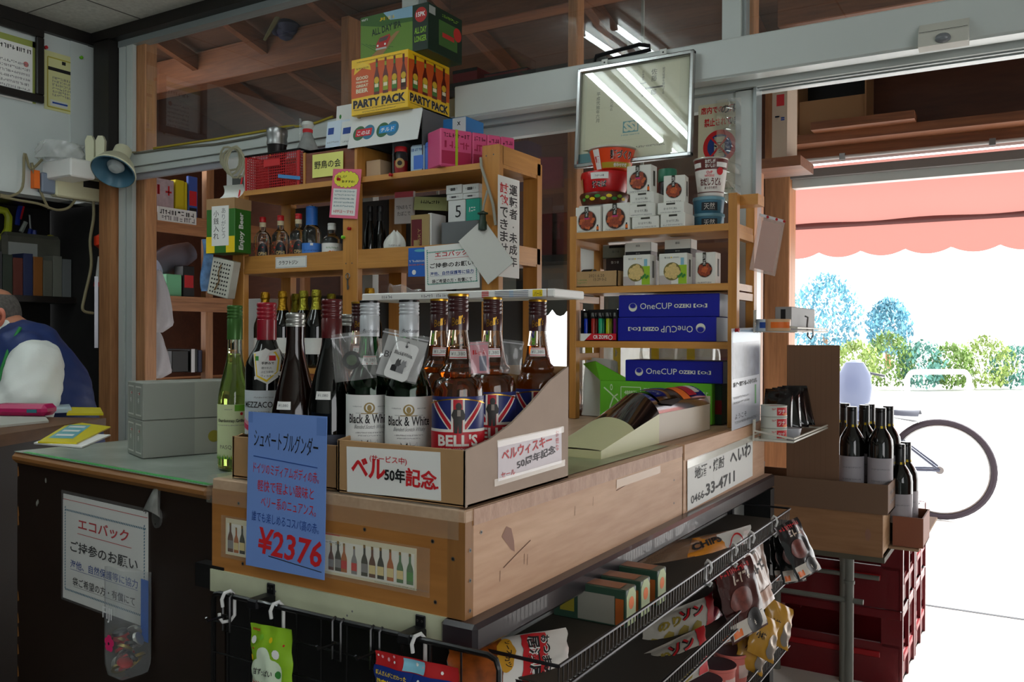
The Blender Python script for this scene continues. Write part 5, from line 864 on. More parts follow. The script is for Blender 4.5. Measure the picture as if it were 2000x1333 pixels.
x0, x1, z0, z1 = bxY(1167, 1387, 747, 845, 1.29); zg = z1; o = crate('produce_carton', 'bright green carton behind the silver lidded box on the counter', 'carton', x0, x1, 1.305, 1.44, ZT+.002, zg, M('carton_green', (104, 186, 44), .45), fit)
b = MB(); a = V((x0, 1.305, zg)); b.add([a, a+V((.10, 0, .0)), a+V((-.01, -.01, .055)), a+V((-.07, .03, .045))], [(0, 1, 2, 3)], M('carton_green', (104, 186, 44), .45)); b.add([p_+V((0, .0005, .001)) for p_ in (a, a+V((.10, 0, .0)), a+V((-.01, -.01, .055)), a+V((-.07, .03, .045)))], [(3, 2, 1, 0)], M('flap_inside', (120, 176, 80), .6)); fl = b.obj('flap', o); fl.location = -V(o.location)
sake('blue sake carton lying on the bright green carton', 1221, 1412, 705, 746, 1.303, zg)
p = PY(1180, 760, 1.42); t = thing('plastic_roll', 'bundle of white plastic bags folded beside the green carton', 'bags', (p.x, 1.40, ZT+.002)); hz = PY(1180, 705, 1.42).z-ZT
b = MB(); b.grid(lambda s, v: V(((.062-.02*v+.004*math.sin(9*s*PI+5*v))*max(-1, min(1, 1.3*math.cos(2*PI*s))), .025*math.sin(2*PI*s), hz*v+.008*math.sin(7*s+3*v)*v)), 40, 10, whb, cu=True); b.grid(lambda s, v: V(((.042)*v*max(-1, min(1, 1.3*math.cos(2*PI*s))), .025*v*math.sin(2*PI*s), hz+.006*(1-v))), 40, 3, whb, cu=True); b.obj('bag_bundle', t)
# dark and red bottle box seen right of the green carton
x0, x1, z0, z1 = bxY(1389, 1412, 750, 850, 1.32); crate('dark_carton', 'dark carton with a red band between the green carton and the rack post', 'carton', x0+.001, x1-.006, 1.33, 1.43, ZT+.002, zg-.002, M('carton_dark_green', (48, 74, 60), .35), lambda b, Fm, Rm, Lm, Tm, w, d, h: b.rect(.0005, w-.0005, h*.25, h*.6, M('band_dark_red', (120, 20, 30), .4), Fm))
# silver lidded case on the counter
cx, cy = -.054, .85; wd_, Lc, hs0 = .115, .355, .066; t = thing('silver_lidded_case', 'long low beige case with a black ramp and chrome flip lid on the counter', 'case', (cx, cy, ZT+.0016))
beige = M('case_beige', (176, 160, 138), .4); creamc = M('case_cream', (196, 194, 150), .45); lam = lambda y: hs0 if y > 0 else max(.016, hs0+y*.165); hump = lambda y: (.045 if y > 0 else .045*max(.05, (1+y/.30)))
def top(y, s): return V((-wd_+wd_*s, y, lam(y)+hump(y)*math.sin(PI*s)**.7))
b = MB(); b.box(-wd_, 0, 0, Lc, 0, hs0, beige); b.box(-wd_, 0, Lc-.003, Lc, 0, hs0+.02, beige); b.obj('body', t)
b = MB(); n = 8
for s, x in ((0, -wd_), (1, 0)): b.add([V((x, -.30+.30*i/n, z_)) for z_ in (0, 1) for i in range(n+1)], [], creamc); k = len(b.v)-2*(n+1); b.v[k+n+1:] = [(x, -.30+.30*i/n, lam(-.30+.30*i/n)) for i in range(n+1)]; b.add([], [], creamc); b.f += [(k+i, k+i+1, k+n+2+i, k+n+1+i) for i in range(n)]; b.mi += [0]*n; b.sm += [False]*n
b.grid(lambda u, v: top(-.30+.16*u, v), 6, 14, creamc); b.box(-wd_, 0, -.302, -.3, 0, .016, creamc); b.obj('ramp_sides', t)
b = MB(); b.grid(lambda u, v: top(-.14+.14*u, v), 10, 20, M('gloss_black', (10, 11, 13), .12, coat=.5)); b.obj('black_ramp', t)
b = MB(); b.grid(lambda u, v: top(.0005+(Lc-.001)*u, v)+V((0, 0, .0004)), 20, 20, M('chrome_satin', (190, 192, 200), .12, 1)); b.add([top(Lc, k/20) for k in range(21)]+[V((-wd_, Lc, hs0)), V((0, Lc, hs0))], [tuple(range(21))], M('chrome_satin', (190, 192, 200), .12, 1)); b.obj('chrome_cover', t)
b = MB(); b.grid(lambda u, v: top(.035+.12*u-.012*math.sin(PI*v)*0, .28+.6*v)+V((0, 0, .004+.002*math.sin(PI*u))), 10, 12, M('chrome_dark', (120, 120, 130), .08, 1)); b.grid(lambda u, v: top(.03+.13*u, .86+.09*v*(1-.5*abs(2*u-1)))+V((.003, 0, .002)), 10, 3, mblack); b.obj('flip_lid', t)
b = MB(); stk = [(.19, .24, .4, .9, morange), (.245, .3, .3, .85, M('sticker_red', (190, 40, 46), .4)), (.3, .335, .3, .8, M('sticker_white', (220, 216, 200), .5))]
for y0, y1, s0, s1, m_ in stk: b.grid(lambda u, v: top(y0+(y1-y0)*u, s0+(s1-s0)*v)+V((0, 0, .0016)), 4, 8, m_)
b.obj('sticker', t)
# clear vinyl with printed sheets under it, lying on the counter
b = MB(); rs = random.Random(8); vp = M('vinyl_paper', (150, 156, 120), .35, var=.25, vs=14)
b.grid(lambda u, v: V((-.49+.47*u, .32+.5*v, ZT+.0012+.0006*math.sin(9*u+5*v)**2)), 10, 10, vp); b.obj('counter_mat', label='yellowish clear vinyl mat over printed sheets on the counter top', cat='mat')
# ---------------------------------------------------------------- things on the rack's door side
zp = M('pouch_tint', (190, 150, 140), .4); o = sheet('zip_pouch', 'clear zip pouch with a pinkish card hanging from the rack corner', 'pouch', PY(1464, 527, 1.41), PY(1514, 540, 1.46), PY(1451, 408, 1.41), FILM('pouch_film', (236, 222, 216), .3, .1), lambda b, T, w, h: (b.rect(w*.15, w*.9, h*.05, h*.9, M('pouch_card', (206, 160, 146), .7), T, -.0015), b.rect(0, w, h*.95, h*1.0, M('zip_white', (210, 210, 214), .3), T), [b.disc(w*u, h*.97, .004, mpin, T, .003) for u in (.3, .65, .95)]), th=.003)
o = sheet('wall_calendar', 'glossy picture sheet with printed text pinned to the rack side by the door', 'poster', (.004, 1.2, PX(1450, 836, .004).z), (.004, 1.46, PX(1450, 836, .004).z+.006), (.004, 1.2, PX(1430, 642, .004).z), M('glossy_paper', (200, 204, 214), .2), lambda b, T, w, h: (b.rect(w*.03, w*.97, h*.5, h*.86, M('photo_grey', (110, 116, 134), .2, var=.4, vs=20), T), b.rect(w*.03, w*.97, h*.86, h*.98, M('photo_sky', (170, 196, 220), .2), T), b.squig(w*.05, w*.9, h*.42, h*.05, mink, T), b.squig(w*.05, w*.6, h*.3, h*.025, mgrey, T), b.squig(w*.05, w*.6, h*.25, h*.025, mgrey, T), b.rect(w*.8, w*.86, h*.2, h*.4, mgreen, T), b.text('ようこそ', w*.3, h*.1, h*.05, mink, T, .0006, w*.4), b.squig(w*.1, w*.9, h*.05, h*.03, mgrey, T)))
for yy, lab in ((1.225, 'dark red push pin at the near top corner of the glossy picture sheet'), (1.43, 'dark push pin at the far top corner of the glossy picture sheet')):
    b = MB(); b.lathe([(.0055, 0), (.004, .004), (.006, .009), (.0001, .011)], mpin if yy < 1.3 else mblack, 14, FR((.005, yy, 1.168), (0, 1, 0), (0, 0, 1))); b.obj('push_pin', label=lab, cat='pin')
def tray(name, lab, z, y0, y1, x0, x1, hgt):
    t = thing(name, lab, 'tray', (0, 0, z)); b = MB(); b.box(x0, x1, y0, y1, 0, .003, mclear); b.obj('clear_floor', t)
    b = MB(); r = .0028; b.tube([(x0, y0, .004), (x1, y0, .004), (x1, y1, .004), (x0, y1, .004)], r, mwirew, 6, True); b.tube([(x0, y0, hgt), (x1, y0, .012), (x1, y1, .012)], r, mwirew, 6); b.tube([(x0, y0, 0), (x0, y0, hgt+.03), (x0-.0, y0+.012, hgt+.03), (x0, y0+.012, hgt)], r, mwirew, 6)
    for k in range(10): q = k/9; b.tube([(x0, y0+(y1-y0)*q, .004), (x0, y0+(y1-y0)*q, hgt*.6)], .0013, mwirew, 4)
    b.tube([(x0, y0, hgt*.6), (x0, y1, hgt*.6)], .002, mwirew, 6); b.obj('wire_frame', t); return t
tray('wire_tray', 'white wire tray with a clear floor at counter height, holding tuna tins', .868, 1.37, 1.80, .012, .118, .028); tray('wire_tray', 'upper white wire tray on the rack side, holding grey tin boxes', 1.163, 1.37, 1.76, .012, .125, .03)
tn = None; names = ('bottom', 'middle', 'top')
for k in range(3):
    c = (.052, 1.425, .8712+k*.031); lab = 'tuna tin with red and white label, %s one of the stack in the wire tray' % names[k]
    if tn: dup(tn, c, None, lab); continue
    tn = thing('tuna_tin', lab, 'can', c, facing(c), 'tuna tins in the wire tray'); b = MB(); b.lathe([(0, .001), (.034, 0), (.0355, .002), (.0345, .004), (.0345, .027), (.0355, .029), (.0345, .0305), (.033, .0285), (.0001, .0285)], M('tin_white', (206, 210, 200), .35), 32); T = CYL(.0347); b.rect(.008, .045, .005, .026, mred, T, .0003); b.text('ツナ', .022, .009, .012, mpaper, T, .0007, .02, bold=.03); b.rect(.026, .046, .004, .011, morange, T, .0006); b.squig(-.005, .008, .019, .005, mred, T); b.disc(0, 0, .018, mpaper, FM('T', (0, 0, .0287)), .0003); b.disc(0, 0, .012, mred, FM('T', (0, 0, .0287)), .0006, .006); b.obj('can_body', tn)
blkp = M('pouch_black', (20, 18, 20), .15, coat=.4); 
for k, (yy, xx, lab) in enumerate(((1.50, .04, 'black snack pouch leaning in the wire tray, nearest the tuna tins'), (1.57, .05, 'black snack pouch with red print, second in the wire tray'), (1.64, .056, 'black snack pouch third in the wire tray'), (1.71, .06, 'black snack pouch with a silver edge, farthest in the wire tray'))):
    T = Matrix.Translation((xx, yy, .885)) @ Matrix.Rotation(.15+.12*k, 4, 'Z') @ Matrix.Rotation(-.55, 4, 'X'); b = MB(); b.grid(lambda u, v: T @ V(((u-.5)*.085*(1-.1*v), -.016*math.sin(PI*u)**.6*math.sin(PI*min(1, v*1.15))**.6 if v < .87 else 0, .135*v)), 14, 14, blkp); b.grid(lambda u, v: T @ V(((.5-u)*.085*(1-.1*v), 0, .135*v)), 14, 14, blkp); b.obj('snack_pouch', weld=True, label=lab, cat='pouch', group='black pouches in the wire tray')
b = MB(); b.lathe([(0, .0), (.022, 0), (.027, .022), (.028, .026), (.0001, .026)], M('tub_grey', (180, 182, 190), .3), 24); b.obj('plastic_tub', loc=(.085, 1.485, .8715), label='small grey lidded tub in front of the black pouches in the wire tray', cat='tub')
for k in range(4):
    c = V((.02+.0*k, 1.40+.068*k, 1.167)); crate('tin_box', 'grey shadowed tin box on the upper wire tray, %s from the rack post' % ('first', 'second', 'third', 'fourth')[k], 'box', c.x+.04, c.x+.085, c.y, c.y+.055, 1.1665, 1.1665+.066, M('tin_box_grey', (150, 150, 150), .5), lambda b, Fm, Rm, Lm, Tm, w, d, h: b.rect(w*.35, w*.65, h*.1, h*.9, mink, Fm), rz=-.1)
for px, r, lab, m1 in ((1482, .022, 'blue and white round tin on the upper wire tray near the rack', M('tin_blue_white', (190, 200, 210), .35)), (1518, .034, 'orange and white printed tin on the upper wire tray', M('tin_orange_white', (210, 170, 130), .35))):
    c = PZ(px, 642, 1.1665); yy = 1.395 if r < .03 else 1.385; c = PY(px, 640, yy-.015); b = MB(); b.lathe([(0, .001), (r*.97, 0), (r, .002), (r, .03), (r*.97, .032), (.0001, .0315)], m1, 28); b.rect(-r*.8, r*.8, .008, .024, morange if r > .03 else mblue, CYL(r), .0004); b.obj('tin_can', loc=(max(.016+r, min(c.x, .118-r))-.0, 1.385-.0-.01+(.0 if r < .03 else .0), 1.1665), label=lab, cat='can').rotation_euler.z = .5
t = MB(); q = PY(1572, 622, 1.5); t.tube([q+V((.0, 0, .006)), q+V((.008, 0, .002)), q+V((.006, 0, -.02)), q+V((.008, 0, -.05)), q+V((.016, 0, -.058)), q+V((.022, 0, -.05)), q+V((.022, 0, -.03))], .0025, msteel, 6); t.obj('wire_hook', label='empty steel wire hook on the far end of the upper wire tray', cat='hook')
# ================================================================== whisky box and wine box on the counter corner
ZB = ZT+.0048
# ---- open tray of whisky, one side cut down in a slope
bw0, bd = .236, .305; wkc = thing('whisky_carton', 'brown cardboard carton with a sloping cut side holding the whisky bottles', 'carton', (-bw0-.002, .004, ZB-.0012))
ccard = M('carton_brown', (172, 134, 92), .75, var=.05, vs=18); cside = M('carton_side_grey_brown', (176, 154, 138), .75, var=.05, vs=18); hf = .079
b = MB(); th = .004
b.box(0, bw0, 0, th, 0, hf, ccard, bev=.001); b.box(th, bw0-th, bd-th, bd, 0, .187, ccard); b.box(0, bw0, 0, bd, 0, .003, ccard)
prof = [(0, 0), (bd, 0), (bd, .187), (bd*.8, .166), (bd*.6, .134), (bd*.4, .106), (bd*.2, .088), (.0, hf)]
b.prism(prof, -th, 0, cside, FM('R', (bw0, 0, 0))); b.prism(prof, -th, 0, ccard, FM('R', (th, 0, 0)))
b.box(bw0-.0005, bw0+.001, -.001, .003, 0, hf, cside); b.obj('carton_body', wkc)
def w50(b, T, w, h):
    b.text('ベル', w*.24, h*.34, h*.44, mred, T, .0006, w*.38, bold=.035, rot=-.04); b.text('(サービス中)', w*.46, h*.68, h*.17, mred, T, .0006, w*.4, bold=.01, rot=-.03); b.text('50年', w*.53, h*.3, h*.3, mink, T, .0008, w*.22, bold=.03, rot=-.04); b.text('記念', w*.8, h*.22, h*.4, mred, T, .0006, w*.32, bold=.03, rot=-.06); b.line([(w*.93, h*.25), (w*.98, h*.27)], .003, mred, T)
yF = wkc.location.y-.0008
s_ = sheet('sale_sign', 'white handwritten sale sign on the front of the whisky carton', 'sign', PY(678, 961, yF), PY(861, 979, yF), PY(668, 872, yF), mpaper, w50)
def w50b(b, T, w, h):
    b.text('ベルウィスキー', w*.44, h*.52, h*.3, mred, T, .0006, w*.78, bold=.02, rot=.05); b.text('50周年記念', w*.58, h*.25, h*.24, M('pencil_black', (60, 56, 60), .6), T, .0006, w*.62, bold=.015, rot=.08); b.text('お徳な', w*.92, h*.78, h*.17, mred, T, .0006, vert=True); b.text('セール', w*.14, h*.06, h*.14, mred, T, .0006, w*.2, bold=.01)
    b.rect(-w*.02, w*1.03, h*.86, h*1.04, mtape, T, .0012); b.rect(-w*.06, w*1.05, -h*.1, h*.08, mtape, T, .0012)
xF = wkc.location.x+bw0+.0008
sheet('sale_sign', 'pinkish handwritten sale sign taped to the sloping side of the whisky carton', 'sign', PX(973, 941, xF), PX(1097, 905, xF), PX(977, 862, xF), M('paper_lilac', (206, 194, 200), .4), w50b)
# ---- bottles
amber = M('whisky_amber', (190, 96, 16), .04, trans=.85, ior=1.36); amberd = M('whisky_amber_deep', (196, 104, 22), .04, trans=.92, ior=1.36); grnl = M('whisky_green', (20, 40, 14), .05, trans=.35)
HW = .287
bwp = [(0, .004), (.031, 0), (.035, .003), (.036, .01), (.036, .148), (.034, .160), (.027, .175), (.021, .19), (.0175, .205), (.015, .225), (.0135, .24), (.0132, .28), (.0128, .287)]
capW = M('cap_white_satin', (196, 200, 204), .32, .25); capB = M('cap_maroon', (58, 22, 24), .28, coat=.3); capBk = M('cap_black_gloss', (16, 15, 16), .25)
def bwlab(b, T, w, h):
    b.disc(0, h*.84, .0085, M('crest_gold', (150, 126, 70), .5), T, .0005, n=16); b.disc(0, h*.845, .0058, mpaper, T, .0008, n=14); b.disc(0, h*.84, .0035, MATS['crest_gold'], T, .0011, .005, n=10); b.rect(-.013, .013, h*.765, h*.775, MATS['crest_gold'], T, .0006)
    b.squig(-.028, -.012, h*.85, .002, mgrey, T); b.squig(.012, .028, h*.85, .002, mgrey, T); b.line([(-.022, h*.775), (.022, h*.775)], .0005, mgrey, T)
    b.text('Black & White', 0, h*.648, h*.115, mink, T, .0006, .07, bold=.012); b.text('Blended Scotch Whisky', .0, h*.568, h*.065, mgrey, T, .0006, .05, shear=.3); b.squig(-.022, .022, h*.525, .0024, mgrey, T); b.squig(-.018, .018, h*.49, .002, mgrey, T)
    for u, m_ in ((-.006, mink), (.008, mpaper)):
        q = [(u-.006, h*.24), (u-.005, h*.37), (u-.006, h*.45), (u-.003, h*.41), (u+.001, h*.41), (u+.004, h*.45), (u+.005, h*.37), (u+.0075, h*.33), (u+.005, h*.3), (u+.006, h*.24)]
        if m_ is mpaper: b.pol([(a+(a-u)*.1, c+.0005) for a, c in q], mgrey, T, .0006)
        b.pol(q, m_, T, .001)
def signa(b, T, w, h): b.text('Buchanan', .002, h*.1, h*.28, M('sig_grey', (90, 90, 96), .5), T, .0016, .026, shear=.4)
bw = None; names = []
def bwb(label, x, y):
    global bw
    lo = (x, y, ZB+.003)
    if bw: return dup(bw, lo, facing(lo), label)
    bw = bottle('whisky_bottle', label, lo, bwp, HW, gglass, capW, .232, group='white capped green whisky bottles', captop=capBk, liquid=(grnl, .19), rings=4, band=.42, labels=[('label', .018, .142, 1.5, mpaper, bwlab), ('price_tag', .188, .202, .55, mpaper, price)])
    b = MB(); T = CYL(.0147, .236); signa(b, T, .03, .02); b.obj('cap_signature', bw); return bw
def fpos(px, d): # counter position of a bottle axis from its pixel column and distance
    q = EYE+ray(px, 655)*d; return q.x, q.y
x, y = fpos(722, 1.37); bwb('green whisky bottle with white cap, nearest the left corner of the carton', x, y)
x, y = fpos(799, 1.335); bwb('green whisky bottle with white cap behind the bagged black and white key tag', x, y)
belp = [(0, .004), (.033, 0), (.0375, .004), (.0385, .012), (.0375, .06), (.0385, .13), (.0375, .155), (.034, .167), (.0265, .173), (.0285, .178), (.0275, .183), (.0225, .188), (.0195, .2), (.0165, .222), (.0142, .24), (.0135, .25), (.0135, .285), (.013, .292)]
ujb = M('jack_blue', (32, 42, 104), .4); ujr = M('jack_red', (186, 26, 40), .4); ujw = M('jack_white', (226, 222, 214), .45); man = M('figure_grey', (52, 48, 46), .5); manl = M('figure_pale', (150, 140, 130), .5)
def bell(b, T, w, h):
    Hh = h; W2 = w/2; b.rect(-W2, W2, h*.36, h*.86, ujb, T, .0004, 40)
    arch = [( -W2+W2*2*k/24, h*(.86+.10*math.sin(PI*k/24))) for k in range(25)]
    for (a, c), (d_, e) in zip(arch[:-1], arch[1:]): b.pol([(a, h*.85), (d_, h*.85), (d_, e), (a, c)], ujb, T, .0004)
    def strip(x0, y0, x1, y1, wd, mt, lift):
        n = 14
        for k in range(n):
            t0, t1 = k/n, (k+1)/n; a = (x0+(x1-x0)*t0, y0+(y1-y0)*t0); c = (x0+(x1-x0)*t1, y0+(y1-y0)*t1); b.pol([(a[0]-wd, a[1]), (a[0]+wd, a[1]), (c[0]+wd, c[1]), (c[0]-wd, c[1])], mt, T, lift)
    for s in (-1, 1): strip(s*.003, h*.36, s*W2*.78, h*.93, .0062, ujw, .0008); strip(s*.004, h*.36, s*W2*.74, h*.92, .0034, ujr, .0011)
    b.rect(-.0095, .0095, h*.37, h*.955, ujw, T, .0013, 6); b.rect(-.0065, .0065, h*.37, h*.95, ujr, T, .0016, 4); b.rect(-W2, W2, h*.37, h*.43, ujw, T, .0014, 40)
    b.disc(.001, h*.83, .0042, man, T, .002, .0055, n=14); b.pol([(-.009, h*.68), (-.006, h*.775), (0, h*.79), (.007, h*.775), (.01, h*.68), (.009, h*.6), (.006, h*.6), (.005, h*.36), (.001, h*.36), (0, h*.55), (-.001, h*.36), (-.005, h*.36), (-.006, h*.6)], man, T, .0021); b.rect(-.001, .0035, h*.66, h*.77, manl, T, .0024)
    b.rect(-W2, W2, 0, h*.38, ujr, T, .0018, 40); b.text("BELL'S", 0, h*.13, h*.21, ujw, T, .0026, .058, bold=.035); b.text('BLENDED SCOTCH WHISKY', 0, h*.05, h*.05, ujw, T, .0026, .05, bold=.01)
    for (a, c), (d_, e) in zip(arch[:-1], arch[1:]): b.line([(a, c), (d_, e)], .0016, mgold, T, .0012)
be = None
def bells(label, x, y, tag_=True, cap=capB):
    global be
    lo = (x, y, ZB+.003)
    if be: return dup(be, lo, facing(lo)+random.uniform(-.1, .1), label)
    be = bottle('whisky_bottle', label, lo, belp, .294, M('whisky_glass', (250, 236, 214), .02, trans=1), capB, .242, group='maroon capped amber whisky bottles', captop=mgold, liquid=(amberd, .217), rings=4, band=.5, labels=[('label', .064, .146, 1.35, ujb, bell), ('price_tag', .2, .214, .7, mpaper, price)])
    b = MB(); b.text("Bell's", 0, .005, .012, mgold, CYL(.0149, .245), .0006, .02, shear=.3, rot=.25); b.obj('cap_signature', be)
    return be
bells('amber whisky bottle with a maroon cap and flag label at the carton corner', *fpos(895, 1.285))
for px, d, lab in ((962, 1.39, 'amber whisky bottle with a maroon cap, second in the corner row'), (1050, 1.47, 'amber whisky bottle under the end of the printed carton lid'), (858, 1.46, 'maroon capped whisky bottle seen just left of the corner one'), (703, 1.60, 'maroon capped whisky bottle behind the left white capped one')): bells(lab, *fpos(px, d))
# neck bags
def pouch(name, lab, P0, P1, P2, deco, swell=.006, parent=None):
    """clear zip bag: bottom left, bottom right, top left"""
    P0, P1, P2 = V(P0), V(P1), V(P2); T = FR(P0, P1-P0, P2-P0); w = (P1-P0).length; h = (P2-P0).dot(T.to_3x3().col[1]); b = MB()
    for s in (1, -.6): b.grid(lambda u, v: V((w*u, h*v, s*swell*math.sin(PI*u)**.7*math.sin(PI*min(1, v*.9+.06))+.002*math.sin(9*u+5*v))), 16, 16, mfilm)
    b.rect(0, w, h*.9, h*.93, M('zip_clear', (206, 206, 210), .15, alpha=.6), Matrix(), .002)
    t = thing(name, lab, 'bag', P0, 0); t.matrix_world = T; b.obj('clear_bag', t)
    return t, T, w, h
t, T, w, h = pouch('keyring_bag', 'clear bag with a black and white dog key tag hung on a bottle neck', PD(722, 731, 1.268), PD(812, 752, 1.245), PD(748, 640, 1.285), None, .01)
b = MB(); b.box(w*.12, w*.98, h*.04, h*.88, -.0012, -.0004, M('insert_card', (170, 170, 168), .5)); b.text('Bl', w*.24, h*.42, h*.13, mink, Matrix(), .0002, w*.14); b.obj('insert_card', t)
tag_ = MB(); T2 = Matrix.Translation((w*.60, h*.38, .006)) @ Matrix.Rotation(-.1, 4, 'Z'); tw, thh = .019, .028
pts = [(tw*(1 if abs(a) < PI/2 else -1)*.62+tw*.38*math.cos(a), thh*(1 if a > 0 else -1)*.72+thh*.28*math.sin(a)) for a in [PI/32+2*PI*k/32-PI for k in range(32)]]
tag_.prism(pts, -.001, .001, M('tag_white', (214, 214, 212), .3), T2); D2 = lambda u, v, w_=0: T2 @ V((u, v, .001+w_)); tag_.text('Black&White.', 0, .008, .0055, mink, D2, .0004, .03, bold=.015)
for u, m_, k in ((-.004, mink, 0), (.005, mgrey, 1)): tag_.pol([(u-.007, -.017), (u-.0075, -.009), (u-.003, -.007), (u-.003, -.001), (u-.001, .003), (u+.001, .0005), (u+.0035, .003), (u+.0045, -.003), (u+.0065, -.005), (u+.004, -.008), (u+.005, -.017)], m_, D2, .0004+.0003*k)
tag_.disc(0, .0225, .0022, mink, D2, .0004, n=10); tag_.obj('key_tag', t)
b = MB(); c = T2 @ V((0, .0225, 0)); b.tube([c+V((.0, .004*math.cos(2*PI*k/14)+.004, .003*math.sin(2*PI*k/14))) for k in range(14)], .0008, msteel, 5, True); b.obj('split_ring', t)
t, T, w, h = pouch('keyring_bag', 'clear bag with a dark tag on the neck of the leftmost green whisky bottle', PD(655, 748, 1.30), PD(736, 738, 1.30), PD(668, 652, 1.31), None, .012)
b = MB(); b.disc(w*.45, h*.42, .014, mblack, Matrix(), .002); b.disc(w*.45, h*.42, .008, M('dull_green', (60, 80, 50), .5), Matrix(), .003); b.obj('dark_tag', t)
t, T, w, h = pouch('leaflet_bag', 'clear bag with a pink city leaflet hung on the corner amber bottle', PD(917, 732, 1.225), PD(957, 731, 1.222), PD(896, 668, 1.225), None, .003)
b = MB(); b.box(w*.08, w*.95, h*.03, h*.97, -.0008, 0, M('leaflet_pink', (206, 140, 150), .4)); b.rect(w*.5, w*.85, h*.1, h*.55, M('leaflet_grey', (110, 110, 130), .4), Matrix()); b.squig(w*.15, w*.8, h*.6, h*.15, mred, Matrix()); b.obj('leaflet', t)
t, T, w, h = pouch('leaflet_bag', 'empty looking clear bag over the shoulder of the second amber bottle', PD(975, 728, 1.36), PD(1016, 733, 1.36), PD(962, 660, 1.36), None, .01)
# printed carton lid lying on the back row of caps
p = PD(706, 592, 1.63); q = PD(1083, 607, 1.42); p.z = q.z = ZB+.003+.2975; dv = q-p; L = dv.length; lid = thing('flat_carton', 'long white carton lid printed with pens lying across the whisky bottle caps', 'carton', p, math.atan2(dv.y, dv.x)); b = MB()
hh = PD(1083, 590, 1.42).z-PD(1083, 607, 1.42).z; b.box(0, L, 0, .11, 0, hh, mpaper, bev=.002); T = FM('F', (0, -.0001, 0)); yo = M('label_yellow_orange', (236, 206, 30), .5)
b.rect(L*.90, L*.945, hh*.1, hh*.9, yo, T, .0003); b.text('パール', L*.925, hh*.2, hh*.5, mink, T, .0006, L*.035); b.rect(L*.965, L*.968, 0, hh, mgold, T, .0003)
for k in range(4): v = hh*(.2+.2*k); b.line([(L*.72, v), (L*.88, v)], hh*.06, M('pen_navy', (40, 50, 90), .5), T, .0005); b.rect(L*.79, L*.81, v-hh*.05, v+hh*.05, M('pen_blue', (110, 150, 190), .5), T, .0008); b.rect(L*.655, L*.69, v-hh*.08, v+hh*.04, mred, T, .0004)
for u in (.12, .34, .42, .53): b.squig(L*u, L*(u+.06), hh*.3, hh*.4, mgrey if u < .5 else mred, T)
b.obj('lid_body', lid)
x, y = fpos(756, 1.66); b = MB(); b.grid(lambda u, v: V((x+.06*u, y+.02*v+.02*u, p.z+hh+.0005+.022*math.sin(PI*v)*(1-.7*u)+.003*math.sin(11*u+7*v))), 10, 8, mfilm); b.grid(lambda u, v: V((x+.06*u, y+.02*v+.02*u, p.z+hh+.0006)), 2, 2, M('bag_grey', (150, 150, 150), .4)); b.obj('crumpled_bag', label='small crumpled clear bag lying on the printed carton lid', cat='bag')
# ---- wine carton
wxn = thing('wine_carton', 'brown cardboard carton of wine bottles behind the blue price card', 'carton', (PY(461, 940, .02).x, .012, ZB-.0012)); ww = (-bw0-.008)-wxn.location.x; hw = PY(461, 850, .02).z-ZB
b = MB(); b.box(0, ww, 0, .004, 0, hw, ccard, bev=.001); b.box(0, ww, .236, .24, 0, hw, ccard); b.box(0, .004, 0, .24, 0, hw, ccard); b.box(ww-.004, ww, 0, .24, 0, hw, ccard); b.box(0, ww, 0, .24, 0, .003, ccard); b.obj('carton_body', wxn)
b = MB(); b.prism([(.22*k/22, (.003 if k % 2 else 0)) for k in range(23)]+[(.22, -.002), (0, -.002)], -.004, 0, ccard, FM('L', (0, .23, hw))); b.obj('torn_edge', wxn)
red1 = M('capsule_crimson', (150, 16, 38), .3, coat=.3); red2 = M('capsule_dark_red', (84, 14, 18), .3, coat=.3); silc = M('cap_silver', (160, 162, 140), .32, .8); grc = M('capsule_green', (60, 104, 44), .3, .3)
def fz(px, d): return (*fpos(px, d), ZB+.003)
def ht(px, py, d): return EYE.z-(py-655)/FPX*d*1.0-(ZB+.003)
def corona(b, T, w, h):
    wv = M('wave_pink', (206, 60, 96), .5); wl = M('wave_pale', (226, 160, 176), .5)
    b.text('MEZZACORONA', -.0, h*.66, h*.12, mink, T, .0006, w*.8, bold=.01); b.squig(-w*.3, w*.3, h*.56, h*.035, mgrey, T); b.squig(-w*.2, w*.1, h*.85, h*.03, mgrey, T)
    for k in range(24):
        u = -w/2+w*k/24; f_ = lambda u: .012*math.sin(u*70); b.pol([(u, h*.22+f_(u)*.3), (u+w/24, h*.22+f_(u+w/24)*.3), (u+w/24, h*.42+f_(u+w/24)*.5), (u, h*.42+f_(u)*.5)], wl, T, .0004); b.pol([(u, h*.24+f_(u)*.3), (u+w/24, h*.24+f_(u+w/24)*.3), (u+w/24, h*.34+f_(u+w/24)*.4), (u, h*.34+f_(u)*.4)], wv, T, .0008)
H1 = ht(520, 593, 1.58); t = bottle('wine_bottle', 'red wine bottle with a crimson capsule and a pink wave label', fz(521, 1.58), wine_prof(.0375, H1, .6, .0145), H1, dglass, red1, H1-.066, labels=[('label', .045, .135, 1.5, M('label_pale_blue', (206, 214, 220), .5), corona)], band=.45)
